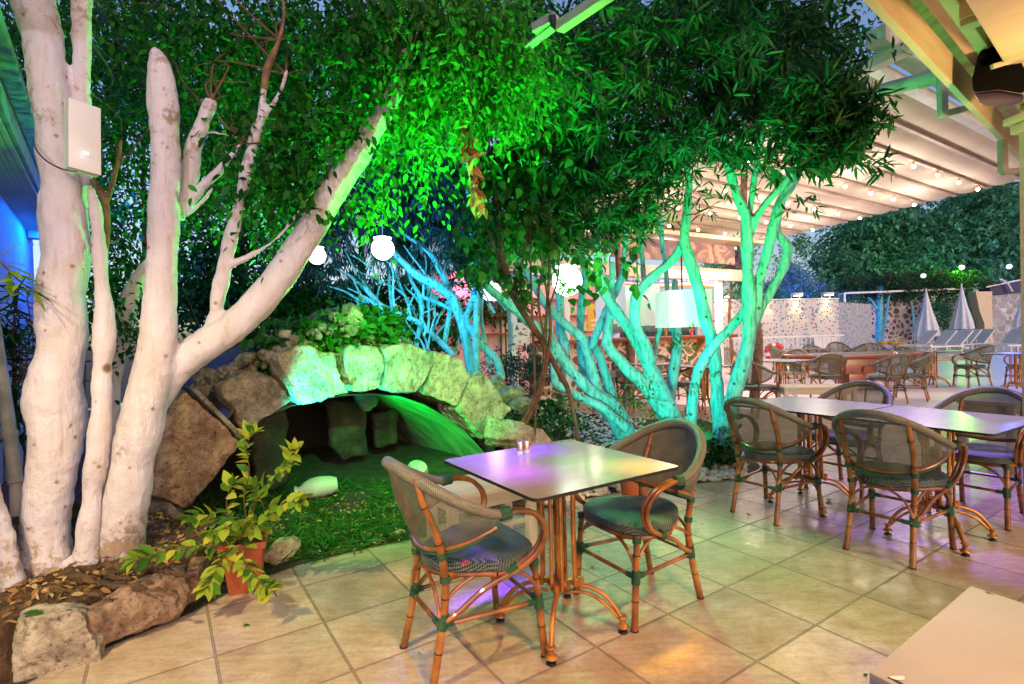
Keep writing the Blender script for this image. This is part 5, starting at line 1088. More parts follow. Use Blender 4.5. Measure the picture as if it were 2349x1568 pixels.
# little spot lamp
t = thing('garden_spotlight', 'small green garden spotlight clipped on the cyan trunk', 'spotlight', at(1622, 1000, 4.9))
mb = MB(); c = at(1625, 1002, 4.9); Rm = Euler((R(60), 0, R(-25))).to_matrix(); mb.lathe([(.0, -.045), (.028, -.04), (.036, .0), (.04, .04), (.036, .042)], 18, c, Rm=Rm); mb.build('lamp_head', pmat('green_lamp_body', (.02, .3, .08), None, 5, .3), t)
mb = MB(); mb.lathe([(0, .036), (.035, .036), (.035, .039), (0, .039)], 18, c, Rm=Rm); mb.build('lens', emat('green_white_lens', (.7, 1, .85), 6), t)
mb = MB(); mb.tube([c, c+Vector((.02, .02, -.08)), c+Vector((.05, .05, -.2))], .006, 6); mb.build('bracket', M['black'], t)

# ---------------------------------------------------------------- globe lamps
def globe(x, y, D, rpx, col, st, label, cap=True, cord=None):
    c = at(x, y, D); r = rpx*D/FP/math.sqrt(1+((x-1174.5)/FP)**2); t = thing('globe_lamp', label, 'lamp', c, group='globe lamps'); mb = MB(); mb.ball(c, r, 0, 4); mb.build('globe', emat('globe_glow', col, st), t)
    if cap: mb = MB(); mb.lathe([(0, 0), (r*.55, 0), (r*.8, r*.02), (r*.8, r*.1), (r*.3, r*.2), (0, r*.2)], 20, c+Vector((0, 0, r*.9))); mb.build('cap', emat('lit_cap', col, st*.35), t)
    if cord: mb = MB(); mb.tube([c+Vector((0, 0, r)), at(x+cord[0], y-cord[1], D)], .004, 6); mb.build('cord', M['pvc'], t)
    return c, r
globe(878, 570, 6.6, 26, (.72, .88, 1), 9, 'blue-white globe lamp hanging on a cord above the arch', True, (-2, 190))
globe(727, 586, 7.2, 21, (1, .82, .62), 4.5, 'warm white globe lamp peeping out behind the leaning white limb', True)
globe(1301, 644, 5.2, 34, (.95, 1, .95), 6, 'large white globe lamp half covered by leaves', True, (0, 90))
globe(1127, 669, 7.9, 22, (.80, .84, 1), 4.5, 'globe lamp with a blue rim crossed by the cyan limb', False)
globe(2206, 613, 30, 7, (.45, 1, .25), 3.2, 'small green glowing globe in front of the far trees', False)
globe(2315, 611, 30, 7, (.25, .3, 1), 4, 'small blue glowing globe near the column', False)
globe(2118, 632, 26, 7, (.9, .9, .9), .4, 'unlit white globe above the green pergola', False)  # unlit globe given a faint emission of its own to look white
lamp('POINT', 'blue_globe_glow', at(878, 570, 6.3), None, (.02, .22, 1), 45, .1)
lamp('POINT', 'green_globe_glow', at(2206, 613, 29), None, (.25, 1, .05), 160, .2)
lamp('POINT', 'far_blue_globe_glow', at(2315, 605, 29), None, (.1, .15, 1), 120, .2)
cv = blob_pts([(1300, 662, 26, 9, 5.0, 5.05, 30), (1275, 640, 8, 16, 5.0, 5.05, 6)], .02, 3)
cv_ = thing('leafy_twig', 'leafy twig hanging across the large white globe lamp', 'twig', at(1300, 662, 5.0)); leaves('foliage', cv, rdir(len(cv))+np.array([0, 0, -.3]), .06, .6, M['lush_leaf'], cv_, 'ovate', clear=False)

# ================================================================ FURNITURE
def rim_pt(a, k=0.): s = max(0, math.sin(a)); return Vector((.285*math.cos(a), -.34*s**.9 + .01, .655+.185*s**1.25))
def hoop_pt(a): s = max(0, math.sin(a)); return Vector((.255*math.cos(a), -.225*s**.9, .60-.10*s))
def make_chair(label, pole='rattan', back='mesh_back', seat_m='mesh_seat'):
    t = thing('rattan_chair', label, 'chair', world=False, group='rattan bistro chairs on the terrace'); po = M[pole]; mats = [po, M['binding'], M['node']]
    NA = 28
    # backrest panel
    mb = MB(); vs = []; uv = []
    for i in range(NA+1):
        a = math.pi*(.02+.96*i/NA); r = rim_pt(a); h = hoop_pt(a)
        for j in range(9):
            f = j/8; p = r.lerp(h, f) + Vector((math.cos(a), -math.sin(a), 0))*.022*math.sin(math.pi*f); vs.append(p); uv.append((i/NA*1.0, f*.42))
    mb.add(vs, [(i*9+j, i*9+j+1, i*9+10+j, i*9+9+j) for i in range(NA) for j in range(8)], 0, uv); mb.build('backrest', M[back], t)
    # woven dense border under the rim and the padded rim itself
    pts = [rim_pt(math.pi*i/30) for i in range(31)]
    mb = MB(); mb.tube(pts, [.019+.006*math.sin(math.pi*i/30) for i in range(31)], 12); mb.build('rim', M['rim_weave'], t)
    mb = MB(); hp = [hoop_pt(math.pi*i/26) for i in range(27)]; mb.tube(hp, .0095, 8, 0); mb.tube([p+Vector((0, -.004, -.013)) for p in hp], .0085, 8, 1); mb.build('back_hoop', mats, t)
    # seat
    def outline(s, z, inset=0.):
        o = []
        for i in range(40):
            a = 2*math.pi*i/40; c, s_ = math.cos(a), math.sin(a); e = .62
            x = math.copysign(abs(c)**e, c); y = math.copysign(abs(s_)**e, s_); wd = (.235 if y > 0 else .235-.05*(-y))
            if y < 0: x = c*.95; y = s_
            o.append(Vector((x*(wd-inset), y*(.225-inset)+.015, z)))
        return o
    R_ = [outline(0, .415, .014), outline(0, .418, .0), outline(0, .452, .0), outline(0, .462, .014), outline(0, .462, .05), outline(0, .456, .11), outline(0, .453, .17)]
    vs = sum(R_, []); n = 40; fs = [(i*n+j, i*n+(j+1) % n, (i+1)*n+(j+1) % n, (i+1)*n+j) for i in range(6) for j in range(n)]+[tuple(range(n-1, -1, -1)), tuple(range(6*n, 7*n))]
    uvs = [(v.x+.5 + .35*(v.z-.46), v.y+.5+.5*(.46-v.z)) for v in vs]
    mb = MB(); mb.add(vs, fs, 0, uvs); mb.build('seat', M[seat_m], t)
    mb = MB(); rg = outline(0, .402, .012); mb.tube(rg+[rg[0]], .0125, 8); mb.build('seat_ring', mats, t)
    # legs
    def leg(pts, binds):
        mb = MB(); sp = [Vector(q) for q in spline(pts, 6)]; k = len(sp); mb.tube(sp, [.0165-.003*i/k for i in range(k)], 12)
        for z in (.13, .33, .55, .70):
            for i in range(k-1):
                if sp[i].z <= z < sp[i+1].z:
                    f = (z-sp[i].z)/(sp[i+1].z-sp[i].z); q = sp[i].lerp(sp[i+1], f); d = (sp[i+1]-sp[i]).normalized(); mb.tube([q, q+d*.004], .0175, 12, 2)
        for z0, z1 in binds:
            qs = []
            for z in [z0+(z1-z0)*j/6 for j in range(7)]:
                for i in range(k-1):
                    if sp[i].z <= z < sp[i+1].z: qs.append(sp[i].lerp(sp[i+1], (z-sp[i].z)/(sp[i+1].z-sp[i].z))); break
            if len(qs) > 1: mb.tube(qs, [.0195+.0012*(j % 2) for j in range(len(qs))], 12, 1)
        q = sp[0]; mb.tube([q+Vector((0, 0, .0)), q+Vector((0, 0, .006))], .0185, 12, 2)
        mb.build('leg', mats, t)
    for s in (-1, 1):
        leg([(s*.168, -.245, .002), (s*.160, -.20, .20), (s*.158, -.178, .34), (s*.165, -.185, .46), (s*.172, -.215, .60), (s*.172, -.262, .72), (s*.168, -.285, .815)], [(.215, .275), (.395, .42), (.49, .515)])
        leg([(s*.212, .235, .002), (s*.205, .215, .22), (s*.200, .198, .415)], [(.205, .265), (.385, .412)])
        mb = MB()
        for o_ in (-1, 1):
            dx = o_*.0115
            P_ = [(s*(.283)+dx, .0, .655), (s*(.288)+dx, .075, .658), (s*(.285)+dx, .15, .635), (s*(.272)+dx, .20, .58), (s*(.262)+dx, .205, .52), (s*(.250)+dx, .165, .455), (s*(.236)+dx, .09, .41)]
            if o_ == 1: P_ += [(s*(.205), -.03, .35), (s*.178, -.14, .27), (s*.163, -.195, .245)]
            mb.tube(spline(P_, 5), .0115 if o_ == 1 else .0105, 9)
        mb.tube([(s*.285, .0, .655), (s*.286, .045, .658)], .0245, 12, 1)
        mb.tube([(s*.240, .10, .42), (s*.226, .06, .398)], .0215, 12, 1)
        mb.build('arm', mats, t)
    # stretchers: rails, braces
    mb = MB()
    FL, FR, RL, RR = (-.206, .217, .235), (.206, .217, .235), (-.161, -.205, .235), (.161, -.205, .235)
    for a, b in ((FL, FR), (RL, RR), (FL, RL), (FR, RR)):
        a = Vector(a); b = Vector(b); mb.tube([a, b], .0095, 8)
        for q, d in ((a, (b-a).normalized()), (b, (a-b).normalized())): mb.tube([q+d*.012, q+d*.055], .0125, 8, 1)
    for a, b in ((FL, FR), (RL, RR), (FL, RL), (FR, RR)):
        a = Vector(a)+Vector((0, 0, .03)); b = Vector(b)+Vector((0, 0, .03)); m_ = (a+b)/2
        mb.tube(spline([tuple(a), tuple(a.lerp(m_, .22)+Vector((0, 0, .08))), tuple(a.lerp(m_, .7)+Vector((0, 0, .132))), tuple(b.lerp(m_, .7)+Vector((0, 0, .132))), tuple(b.lerp(m_, .22)+Vector((0, 0, .08))), tuple(b)], 4), .0075, 8)
    mb.build('stretcher', mats, t)
    return t
def place(o, x, y, dx, dy, label=None, z=0):
    o.location = (x, y, z); o.rotation_euler = (0, 0, math.atan2(dy, dx)-math.pi/2)
    if label: o['label'] = label
    return o
chair = make_chair('rattan chair at the front of the photo with a pink petal on its seat')
chair_d = make_chair('rattan chair with a solid woven back on the far side of the near square table', back='mesh_back_dense')
chair_p = make_chair('pale tan rattan chair behind the red wooden table, right one of the pair', pole='rattan_pale')
place(chair, -.206, 2.262, .868, .497)
place(chair_d, .607, 2.66, -.85, -.50)
def ch(x, y, dx, dy, label, src=chair): return place(copy_tree(src), x, y, dx, dy, label)
ch(1.87, 3.86, .85, .53, 'rattan chair at the left end of the long table, next to the grey trunk')
ch(2.26, 3.176, .82, .57, 'rattan chair at the front of the long table, largest of the four round it')
ch(2.72, 4.36, -.84, -.54, 'greenish rattan chair behind the left half of the long table, only its curved back showing')
ch(3.22, 3.70, -.84, -.54, 'rattan chair behind the right half of the long table, its legs showing beyond the corner')
def make_table(label, top='laminate', w_=.77):
    t = thing('bistro_table', label, 'table', world=False, group='bistro tables with bronze pedestals')
    mb = MB(); r = .03; h = w_/2; pts = []
    for cx2, cy2, a0 in ((h-r, h-r, 0), (-h+r, h-r, 90), (-h+r, -h+r, 180), (h-r, -h+r, 270)):
        for k in range(7): a = R(a0+15*k); pts.append(Vector((cx2+r*math.cos(a), cy2+r*math.sin(a), 0)))
    n = len(pts); vs = [p+Vector((0, 0, .738)) for p in pts]+[p+Vector((0, 0, .7495)) for p in pts]+[p*.9965+Vector((0, 0, .7505)) for p in pts]
    mb.add(vs, [(j, (j+1) % n, n+(j+1) % n, n+j) for j in range(n)]+[(n+j, n+(j+1) % n, 2*n+(j+1) % n, 2*n+j) for j in range(n)]+[tuple(range(n-1, -1, -1))], 1)
    mb.add([v for v in vs[2*n:]], [tuple(range(n))], 0); mb.build('tabletop', [M[top], M['black_edge']], t, smooth=False)
    mb = MB(); dirs = [Vector((math.cos(R(45+90*k)), math.sin(R(45+90*k)), 0)) for k in range(4)]
    for d in dirs:
        s = Vector((-d.y, d.x, 0))
        for o_ in (-.022, .022): mb.tube([d*.075+s*o_+Vector((0, 0, .20)), d*.07+s*o_+Vector((0, 0, .45)), d*.075+s*o_+Vector((0, 0, .725))], .0085, 8)
        mb.beam(Vector((0, 0, .215)), d*.10+Vector((0, 0, .215)), .03, .022); mb.beam(Vector((0, 0, .728)), d*.24+Vector((0, 0, .728)), .035, .016)
        mb.tube([d*.10+Vector((0, 0, .185)), d*.10+Vector((0, 0, .235))], .013, 10)
    mb.tube([(0, 0, .16), (0, 0, .73)], .014, 10); mb.lathe([(0, .19), (.045, .19), (.055, .205), (.045, .225), (0, .225)], 20)
    mb.build('pedestal', M['bronze'], t)
    for d in dirs:
        mb = MB(); V3 = lambda r, z: d*r+Vector((0, 0, z))
        mb.tube(spline([tuple(V3(.07, .20)), tuple(V3(.13, .195)), tuple(V3(.20, .165)), tuple(V3(.25, .11)), tuple(V3(.275, .065))], 5), .010, 8)
        mb.tube(spline([tuple(V3(.05, .165)), tuple(V3(.12, .165)), tuple(V3(.19, .135)), tuple(V3(.245, .085)), tuple(V3(.27, .06))], 5), .008, 8)
        mb.lathe([(.0, .075), (.018, .075), (.022, .068), (.013, .06), (.014, .042), (.026, .032), (.027, .026), (.012, .02), (0, .02)], 14, d*.28)
        mb.lathe([(0, .022), (.009, .022), (.009, .012), (.020, .010), (.021, .001), (0, .001)], 14, d*.28, mi=1)
        mb.build('leg', [M['bronze'], M['black']], t)
    return t
tb = make_table('square laminate bistro table in front, carrying the salt and pepper shakers')
tb.location = (.185, 2.415, 0); tb.rotation_euler = (0, 0, R(32.5))
tg = make_table('right half of the long grey table, nearest the camera', 'laminate_grey', .79)
tg.location = (2.63, 3.31, 0); tg.rotation_euler = (0, 0, R(31))
def tbl(x, y, rz, label, src=tg, z=0):
    t = copy_tree(src); t.location = (x, y, z); t.rotation_euler = (0, 0, R(rz)); t['label'] = label; return t
tbl(2.217, 3.997, 31, 'left half of the long grey table, beside the grey trunk')
# wooden benches / side tables
def bench(label, c, L, W, H, rz, mat, name='side_bench', cat='bench', lip=True):
    t = thing(name, label, cat, (c[0], c[1], 0), rz, world=False); mb = MB(); mb.box((0, 0, H-.0175), (L, W, .035)); mb.build('bench_top', M[mat], t, bevel=.006)
    mb = MB(); a = .055
    for s in (-1, 1):
        mb.box((0, s*(W/2-.04), H-.035-.04), (L-.12, .022, .078)); mb.box((s*(L/2-.05), 0, H-.035-.04), (.022, W-.14, .078))
    mb.build('apron', M[mat], t, bevel=.003)
    for sx in (-1, 1):
        for sy in (-1, 1):
            mb = MB(); mb.box((sx*(L/2-.045), sy*(W/2-.045), (H-.037)/2), (a, a, H-.037)); mb.build('leg', M[mat], t, bevel=.004)
    if lip: mb = MB(); mb.box((0, 0, .20), (L-.12, W-.12, .02)); mb.build('shelf', M[mat], t, bevel=.003)
    return t
bench('cream wooden side table behind the near table, blue light on its lower shelf', (-.21, 3.21), .62, .36, .46, R(33.4), 'cream_bench')
bench('grey wooden side table with a blue reflection right of the long table', (4.55, 5.0), .75, .42, .62, R(33.4), 'grey_bench')
p = gp(1870, 885, .45); bench('cream low bench between the tan chair and the red table', (p.x, p.y), 1.0, .42, .46, R(-10), 'cream_bench', lip=False)
# chipped cream table at bottom right corner
t = thing('serving_table', 'chipped cream tabletop cut off by the lower right corner', 'table', (1.2, .9, 0), world=False)
z = .62; k0, k1, k2 = gp(1992, 1540, z), gp(2226, 1342, z), gp(2420, 1405, z); d1 = (k1-k0); d2 = (k2-k1).normalized()
k1 = k0+d1; L2 = .62; k2 = k1+d2*L2; k3 = k0+d2*L2; o_ = Vector((1.2, .9, 0))
k0 = k0-d1.normalized()*0; mb = MB(); mb.prism([p-o_ for p in (k0, k1, k2, k3)], (0, 0, -.035)); mb.build('tabletop', M['chipped'], t, bevel=.006)
mb = MB(); e = d1.normalized(); 
for a, b in ((k0+d2*.03+e*.04, k1+d2*.03-e*.04), (k3-d2*.03+e*.04, k2-d2*.03-e*.04), (k0+e*.03+d2*.04, k3+e*.03-d2*.04)): mb.beam(a-o_-Vector((0, 0, .075)), b-o_-Vector((0, 0, .075)), .02, .075)
mb.build('apron', M['cream_bench'], t, bevel=.003)
for q in (k0+d2*.05+e*.06, k1+d2*.05-e*.06, k2-d2*.05-e*.06, k3-d2*.05+e*.06):
    mb = MB(); q = q-o_; mb.box((q.x, q.y, (z-.036)/2), (.05, .05, z-.036), rz=math.atan2(e.y, e.x)); mb.build('leg', M['cream_bench'], t, bevel=.004)
mb = MB(); q = k0-o_; mb.add([q+d2*.03+e*.012+Vector((0, 0, .0006)), q+d2*.10+e*.006+Vector((0, 0, .0006)), q+d2*.098+e*.012+Vector((0, 0, .0006)), q+d2*.035+e*.022+Vector((0, 0, .0006))], [(0, 1, 2, 3)])
mb.build('chipped_patch', M['node'], t, smooth=False); mb = MB(); q = k1-o_; mb.add([q+d2*.035-e*.008+Vector((0, 0, .0006)), q+d2*.055-e*.012+Vector((0, 0, .0006)), q+d2*.04-e*.018+Vector((0, 0, .0006))], [(0, 1, 2)]); mb.build('chipped_patch', M['node'], t, smooth=False)
mb = MB(); q = k0-o_+d2*.045+e*.028; mb.add([q+Vector((math.cos(a)*.014*(1+.4*math.sin(3*a)), math.sin(a)*.009*(1+.3*math.cos(2*a)), .0008)) for a in [k*.6283 for k in range(10)]], [tuple(range(10))]); mb.build('bare_patch', M['white_paint'], t, smooth=False)
# shakers
def shaker(x, y, label, z=.7505, sc_=1.):
    p = gp(x, y, z); t = thing('shaker', label, 'shaker', p, world=False, group='salt and pepper shakers'); t.scale = (sc_,)*3
    mb = MB(); mb.lathe([(0, 0), (.016, 0), (.017, .004), (.0155, .024), (0, .024)], 20); gm, gn, gb = nmat('shaker_glass'); gb.inputs['Base Color'].default_value = (.75, .85, .85, 1); gb.inputs['Roughness'].default_value = .1; gb.inputs['Transmission Weight'].default_value = .5; mb.build('glass', gm, t)
    mb = MB(); mb.lathe([(0, .0235), (.0165, .0235), (.017, .028), (.0165, .062), (.014, .066), (0, .067)], 20); mb.build('metal_cap', pmat('copper_steel', (.72, .48, .36), (.6, .4, .3), 5, .25, metal=.9), t); return t
shaker(1193, 1043, 'left metal-capped shaker on the near square table'); shaker(1208, 1040, 'right metal-capped shaker on the near square table')
# petals and fallen leaves
def small_leaf(x, y, z, L, rz, label, mat, name='fallen_leaf', cat='leaf', wr=.5):
    p = gp(x, y, z)+Vector((0, 0, .006)); t = leaves(name, np.array([(0., 0, 0)]), np.array([(math.cos(rz), math.sin(rz), .12)]), L, wr, mat, None, 'ovate', flat=np.array([[0, 0, 1.]]), curl=.25)
    t.location = p; tag(t, label, cat, 'leaves fallen on the terrace' if cat == 'leaf' else None); return t
FL = [(556, 1438, 0, .035, .3, 'fallen green leaf on the yellow tiles near the flower pot', 'yellow_leaf'), (965, 1503, 0, .022, 2.4, 'small fallen leaf between the legs of the front chair', 'yellow_leaf'), (823, 1330, 0, .018, 1, 'tiny dark leaf on the pale tile left of the front chair', 'dead_leaf'),
      (1345, 1224, 0, .03, 2.5, 'bright green leaf under the seat of the second chair', 'lush_leaf'), (1358, 1304, 0, .03, 1.2, 'dark green leaf on the green lit tile beside the table foot', 'vine_leaf'), (1712, 1181, 0, .045, .4, 'fallen leaf left of the long table chairs', 'lush_leaf'),
      (1900, 1150, .01, .09, 1.0, 'large curled green leaf by the leg of the long table chair', 'yellow_leaf'), (1984, 1555, 0, .03, .8, 'small green leaf by the chipped cream table', 'lush_leaf'), (1311, 1029, .7505, .035, 3.0, 'narrow dry leaf lying on the near square table', 'vine_leaf'), (268, 1318, .25, .05, .4, 'green leaf lying on the planter soil', 'lush_leaf'), (50, 1412, .25, .08, .2, 'dark green leaf at the left of the planter soil', 'lush_leaf')]
for a in FL: small_leaf(a[0], a[1], a[2], a[3], a[4], a[5], M[a[6]], wr=.3 if 'narrow' in a[5] else .5)
mt = pmat('pink_petal', (.6, .02, .12), None, 5, .6)
o = leaves('flower_petal', np.zeros((7, 3)), np.array([(math.cos(a), math.sin(a), .5) for a in np.arange(7)*.9]), .018, .8, mt, None, 'ovate', curl=.6); o.location = gp(1066, 1293, .47)+Vector((0, 0, .004)); tag(o, 'crumpled pink petal lying on the seat of the front chair', 'petal')
o = leaves('flower_petal', np.zeros((5, 3)), np.array([(math.cos(a), math.sin(a), .5) for a in np.arange(5)*1.2]), .022, .8, mt, None, 'ovate', curl=.6); o.location = gp(1010, 1377*.0+1178, 0)+Vector((0, 0, .02)); tag(o, 'pink petal on the lawn behind the front chair', 'petal')

# ---------------------------------------------------------------- far tables and chairs
def fp(x, y): p = gp(x, y); return p.x, p.y
def chf(x, y, dx, dy, label, src=chair): X, Y = fp(x, y); return ch(X, Y, dx, dy, label, src)
chf(1735, 952, .8, .55, 'rattan chair just right of the grey trunk at the table with the small cup')
tt = gp(1790, 930); tbl(tt.x+.2, tt.y+.35, 30, 'grey table right of the grey trunk, carrying one small shaker pot')
shaker(1806, 856, 'small brown shaker on the table right of the grey trunk', .7505, 1.6)
chf(1820, 895, -.7, -.7, 'pale tan rattan chair behind the table right of the grey trunk', chair_p)
chf(1660, 878, -.5, -.8, 'pale tan rattan chair seen between the forked grey trunks', chair_p)
# red wooden table
rx, ry = fp(1955, 893)
t = thing('red_wood_table', 'long red wooden table on a solid pedestal in the middle of the terrace', 'table', (rx, ry, 0), R(8), world=False)
mb = MB(); mb.box((0, 0, .735), (2.35, 1.0, .035)); mb.build('tabletop', M['laminate'], t, bevel=.008)
mb = MB(); mb.box((0, 0, .69), (2.2, .88, .05)); mb.box((0, 0, .50), (.7, .5, .32)); mb.box((0, 0, .22), (.42, .34, .30)); mb.box((0, 0, .05), (1.0, .62, .09)); mb.build('pedestal', M['redwood'], t, bevel=.02)
mb = MB(); mb.box((0, -.502, .722), (2.36, .02, .045)); mb.box((-1.18, 0, .722), (.02, 1.0, .045)); mb.build('edge_trim', M['redwood'], t, bevel=.004)
shaker(2055, 822, 'small brown shaker on the red wooden table', .7505, 1.8)
chf(1898, 918, .25, .95, 'rattan chair in front of the red table, the left one of two')
chf(2035, 925, -.12, .98, 'rattan chair in front of the red table, right of the other')
chf(2090, 918, -.75, .65, 'rattan chair turned sideways at the right end of the red table')
place(chair_p, *fp(2015, 862), -.1, -.99)
chf(1875, 866, .1, -.99, 'pale tan rattan chair behind the red wooden table, left one of the pair', chair_p)
chf(1808, 880, .9, -.1, 'rattan chair at the left end of the red table, seen from the side')
# table on the right with two chairs
X, Y = fp(2140, 887); tbl(X, Y, 20, 'bistro table before the loungers with a chair on each side')
shaker(2137, 801, 'tiny shaker on the bistro table before the loungers', .7505, 1.6)
chf(2100, 882, .95, .2, 'rattan chair on the left side of the table before the loungers'); chf(2232, 888, -.95, .1, 'rattan chair on the right side of the table before the loungers')
X, Y = fp(2170, 868); bench('grey side table behind the bistro table before the loungers', (X, Y), .9, .4, .55, R(5), 'grey_bench', lip=False)
# far table
X, Y = fp(1855, 866); tbl(X, Y, 15, 'farthest grey table before the blue pool'); chf(1798, 868, .95, .1, 'rattan chair on the left of the farthest table'); chf(1955, 863, -.9, .2, 'rattan chair on the right of the farthest table, by the pool'); chf(1925, 852, -.3, -.9, 'rattan chair behind the farthest table, nearly at the water')
# right edge
chf(2352, 890, -.9, .3, 'brown rattan chair cut off by the column at the right edge'); X, Y = fp(2330, 905); tbl(X, Y, 30, 'small table beside the column at the right edge')
# under the trees by the bar
X, Y = fp(1615, 945); tbl(X, Y, 30, 'dark legged table seen between the cyan trunks')
X, Y = fp(1500, 930); tbl(X, Y, 30, 'table half hidden behind the middle cyan tree')
chf(1588, 938, -.6, .75, 'dark green backed chair between two cyan trunks'); chf(1452, 945, .8, .5, 'dark rattan chair left of the middle cyan tree'); chf(1522, 915, .1, -.98, 'rattan chair behind the cyan fork, facing the camera')
X, Y = fp(1400, 945); bench('grey side table by the bar behind the slanting cyan stems', (X, Y), .5, .4, .7, R(30), 'grey_bench', lip=False)

# ================================================================ BAR
bar = thing('pool_bar', 'open pool bar with a stone-faced counter, pink lit back wall and printed roof band', 'bar', (4.0, 12.0, 0))
def smat(name, scale, c_stone, c_mortar, w_=.06, c2=None):
    mt, n, b = nmat(name); g = N(n, 'NewGeometry'); mp = N(n, 'Mapping'); mp.inputs['Scale'].default_value = (1, 1, 1.35); n.links.new(g.outputs['Position'], mp.inputs[0])
    nz = N(n, 'TexNoise'); nz.inputs['Scale'].default_value = scale*.8; n.links.new(mp.outputs[0], nz.inputs['Vector']); ad = N(n, 'VectorMath', operation='MULTIPLY_ADD')
    n.links.new(nz.outputs['Color'], ad.inputs[0]); ad.inputs[1].default_value = (.25/scale*2,)*3; n.links.new(mp.outputs[0], ad.inputs[2])
    vo = N(n, 'TexVoronoi', feature='DISTANCE_TO_EDGE'); vo.inputs['Scale'].default_value = scale; n.links.new(ad.outputs[0], vo.inputs['Vector'])
    vc = N(n, 'TexVoronoi'); vc.inputs['Scale'].default_value = scale; n.links.new(ad.outputs[0], vc.inputs['Vector'])
    hs = ramp(n, vc.outputs['Color'], [(.1, c_stone), (.5, c2 or tuple(v*.6 for v in c_stone)), (.9, tuple(min(1, v*1.5) for v in c_stone))])
    ed_ = ramp(n, vo.outputs['Distance'], [(w_, (0, 0, 0)), (w_+.05, (1, 1, 1))]); c = mixc(n, ed_.outputs[0], c_mortar, hs.outputs[0]); n.links.new(c, b.inputs['Base Color']); b.inputs['Roughness'].default_value = .8
    bp = N(n, 'Bump'); bp.inputs['Distance'].default_value = .03; n.links.new(ed_.outputs[0], bp.inputs['Height']); n.links.new(bp.outputs[0], b.inputs['Normal']); return mt
M['bar_stone'] = smat('bar_stone_facing', 4.2, (.30, .15, .07), (.68, .55, .45), .10)
c0 = at(1235, 800, 9.8); c1 = at(1655, 800, 12.4); c0.z = c1.z = 0; cd = (c1-c0).normalized(); cn = Vector((cd.y, -cd.x, 0))
mb = MB(); mb.prism([c0, c1, c1-cn*.35, c0-cn*.35], (0, 0, 1.12)); mb.build('counter_front', M['bar_stone'], bar, smooth=False)
mb = MB(); mb.beam((c0+c1)/2-cd*2.45+cn*.05+Vector((0, 0, 1.165)), c1+cd*.1+cn*.05+Vector((0, 0, 1.165)), .65, .07); mb.build('counter_top', M['redwood'], bar, bevel=.01)
mb = MB()
for k in (2.6, 3.4, 4.2):
    q = c0+cd*k+cn*.03; mb.prism([q+Vector((0, 0, 1.12)), q+cn*.28+Vector((0, 0, 1.12)), q+Vector((0, 0, .8))], cd*.08)
    mb.beam(q+cn*.26+Vector((0, 0, 1.09)), q+cd*.5+cn*.26+Vector((0, 0, 1.09)), .03, .07)
mb.build('corbel', M['ochre_boards'], bar, smooth=False)
M['pink_wall'] = pmat('pink_plaster', (.66, .48, .44), (.55, .38, .36), 4, .6)
bk0 = c0-cn*2.6; bk1 = c1-cn*2.6
mb = MB(); mb.prism([bk0-cd*1.0, bk1-cd*1.3, bk1-cd*1.3-cn*.1, bk0-cd*1.0-cn*.1], (0, 0, 2.75)); mb.build('back_wall', M['pink_wall'], bar, smooth=False)
mb = MB()
for z in (1.35, 1.75, 2.15): mb.beam(bk0+cn*.14+Vector((0, 0, z)), bk1-cd*1.5+cn*.14+Vector((0, 0, z)), .24, .03)
mb.build('shelf', M['redwood'], bar, smooth=False)
# posts, beam, roof band
mb = MB(); rt0, rt1 = c0+Vector((0, 0, 2.55)), c1+cd*.9+Vector((0, 0, 2.55))
mb.beam(rt0-cd*1.3+cn*.2, rt1+cn*.2, .12, .26); mb.build('roof_beam', M['cream_bench'], bar, smooth=False, bevel=.01)
for k in (-.6, .55, 2.2, 4.9): mb = MB(); q = c0+cd*k+cn*.1; mb.box((q.x, q.y, 1.28), (.13, .13, 2.5), rz=math.atan2(cd.y, cd.x)); mb.build('post', M['white_paint'], bar, smooth=False, bevel=.01)
mm, mn, mbb = nmat('printed_band'); g = N(mn, 'NewGeometry'); n1 = N(mn, 'TexNoise'); n1.inputs['Scale'].default_value = 1.6; n1.inputs['Detail'].default_value = 5; n1.inputs['Distortion'].default_value = 2.; mn.links.new(g.outputs['Position'], n1.inputs['Vector'])
rr = ramp(mn, n1.outputs['Fac'], [(.25, (.03, .015, .05)), (.4, (.16, .06, .10)), (.52, (.24, .13, .09)), (.6, (.55, .32, .20)), (.68, (.22, .12, .14)), (.8, (.6, .45, .38))]); mn.links.new(rr.outputs[0], mbb.inputs['Base Color'])
mb = MB(); a = rt0-cd*1.3+cn*.32+Vector((0, 0, .23)); b = c1+cd*.12+cn*.32+Vector((0, 0, 2.78)); mb.prism([a, b, b+Vector((0, 0, .42)), a+Vector((0, 0, .42))], -cn*.04); mb.build('printed_band', mm, bar, smooth=False)
mb = MB(); mb.beam(rt0-cd*1.4+cn*.45+Vector((0, 0, .72)), rt1-cd*.1+cn*.45+Vector((0, 0, .72)), .5, .08); mb.prism([rt0-cd*1.4+cn*.5+Vector((0, 0, .75)), rt1+cn*.5+Vector((0, 0, .75)), rt1-cn*3+Vector((0, 0, 1.0)), rt0-cd*1.4-cn*3+Vector((0, 0, 1.0))], (0, 0, .06)); mb.build('roof', M['cream_wood'], bar, smooth=False)
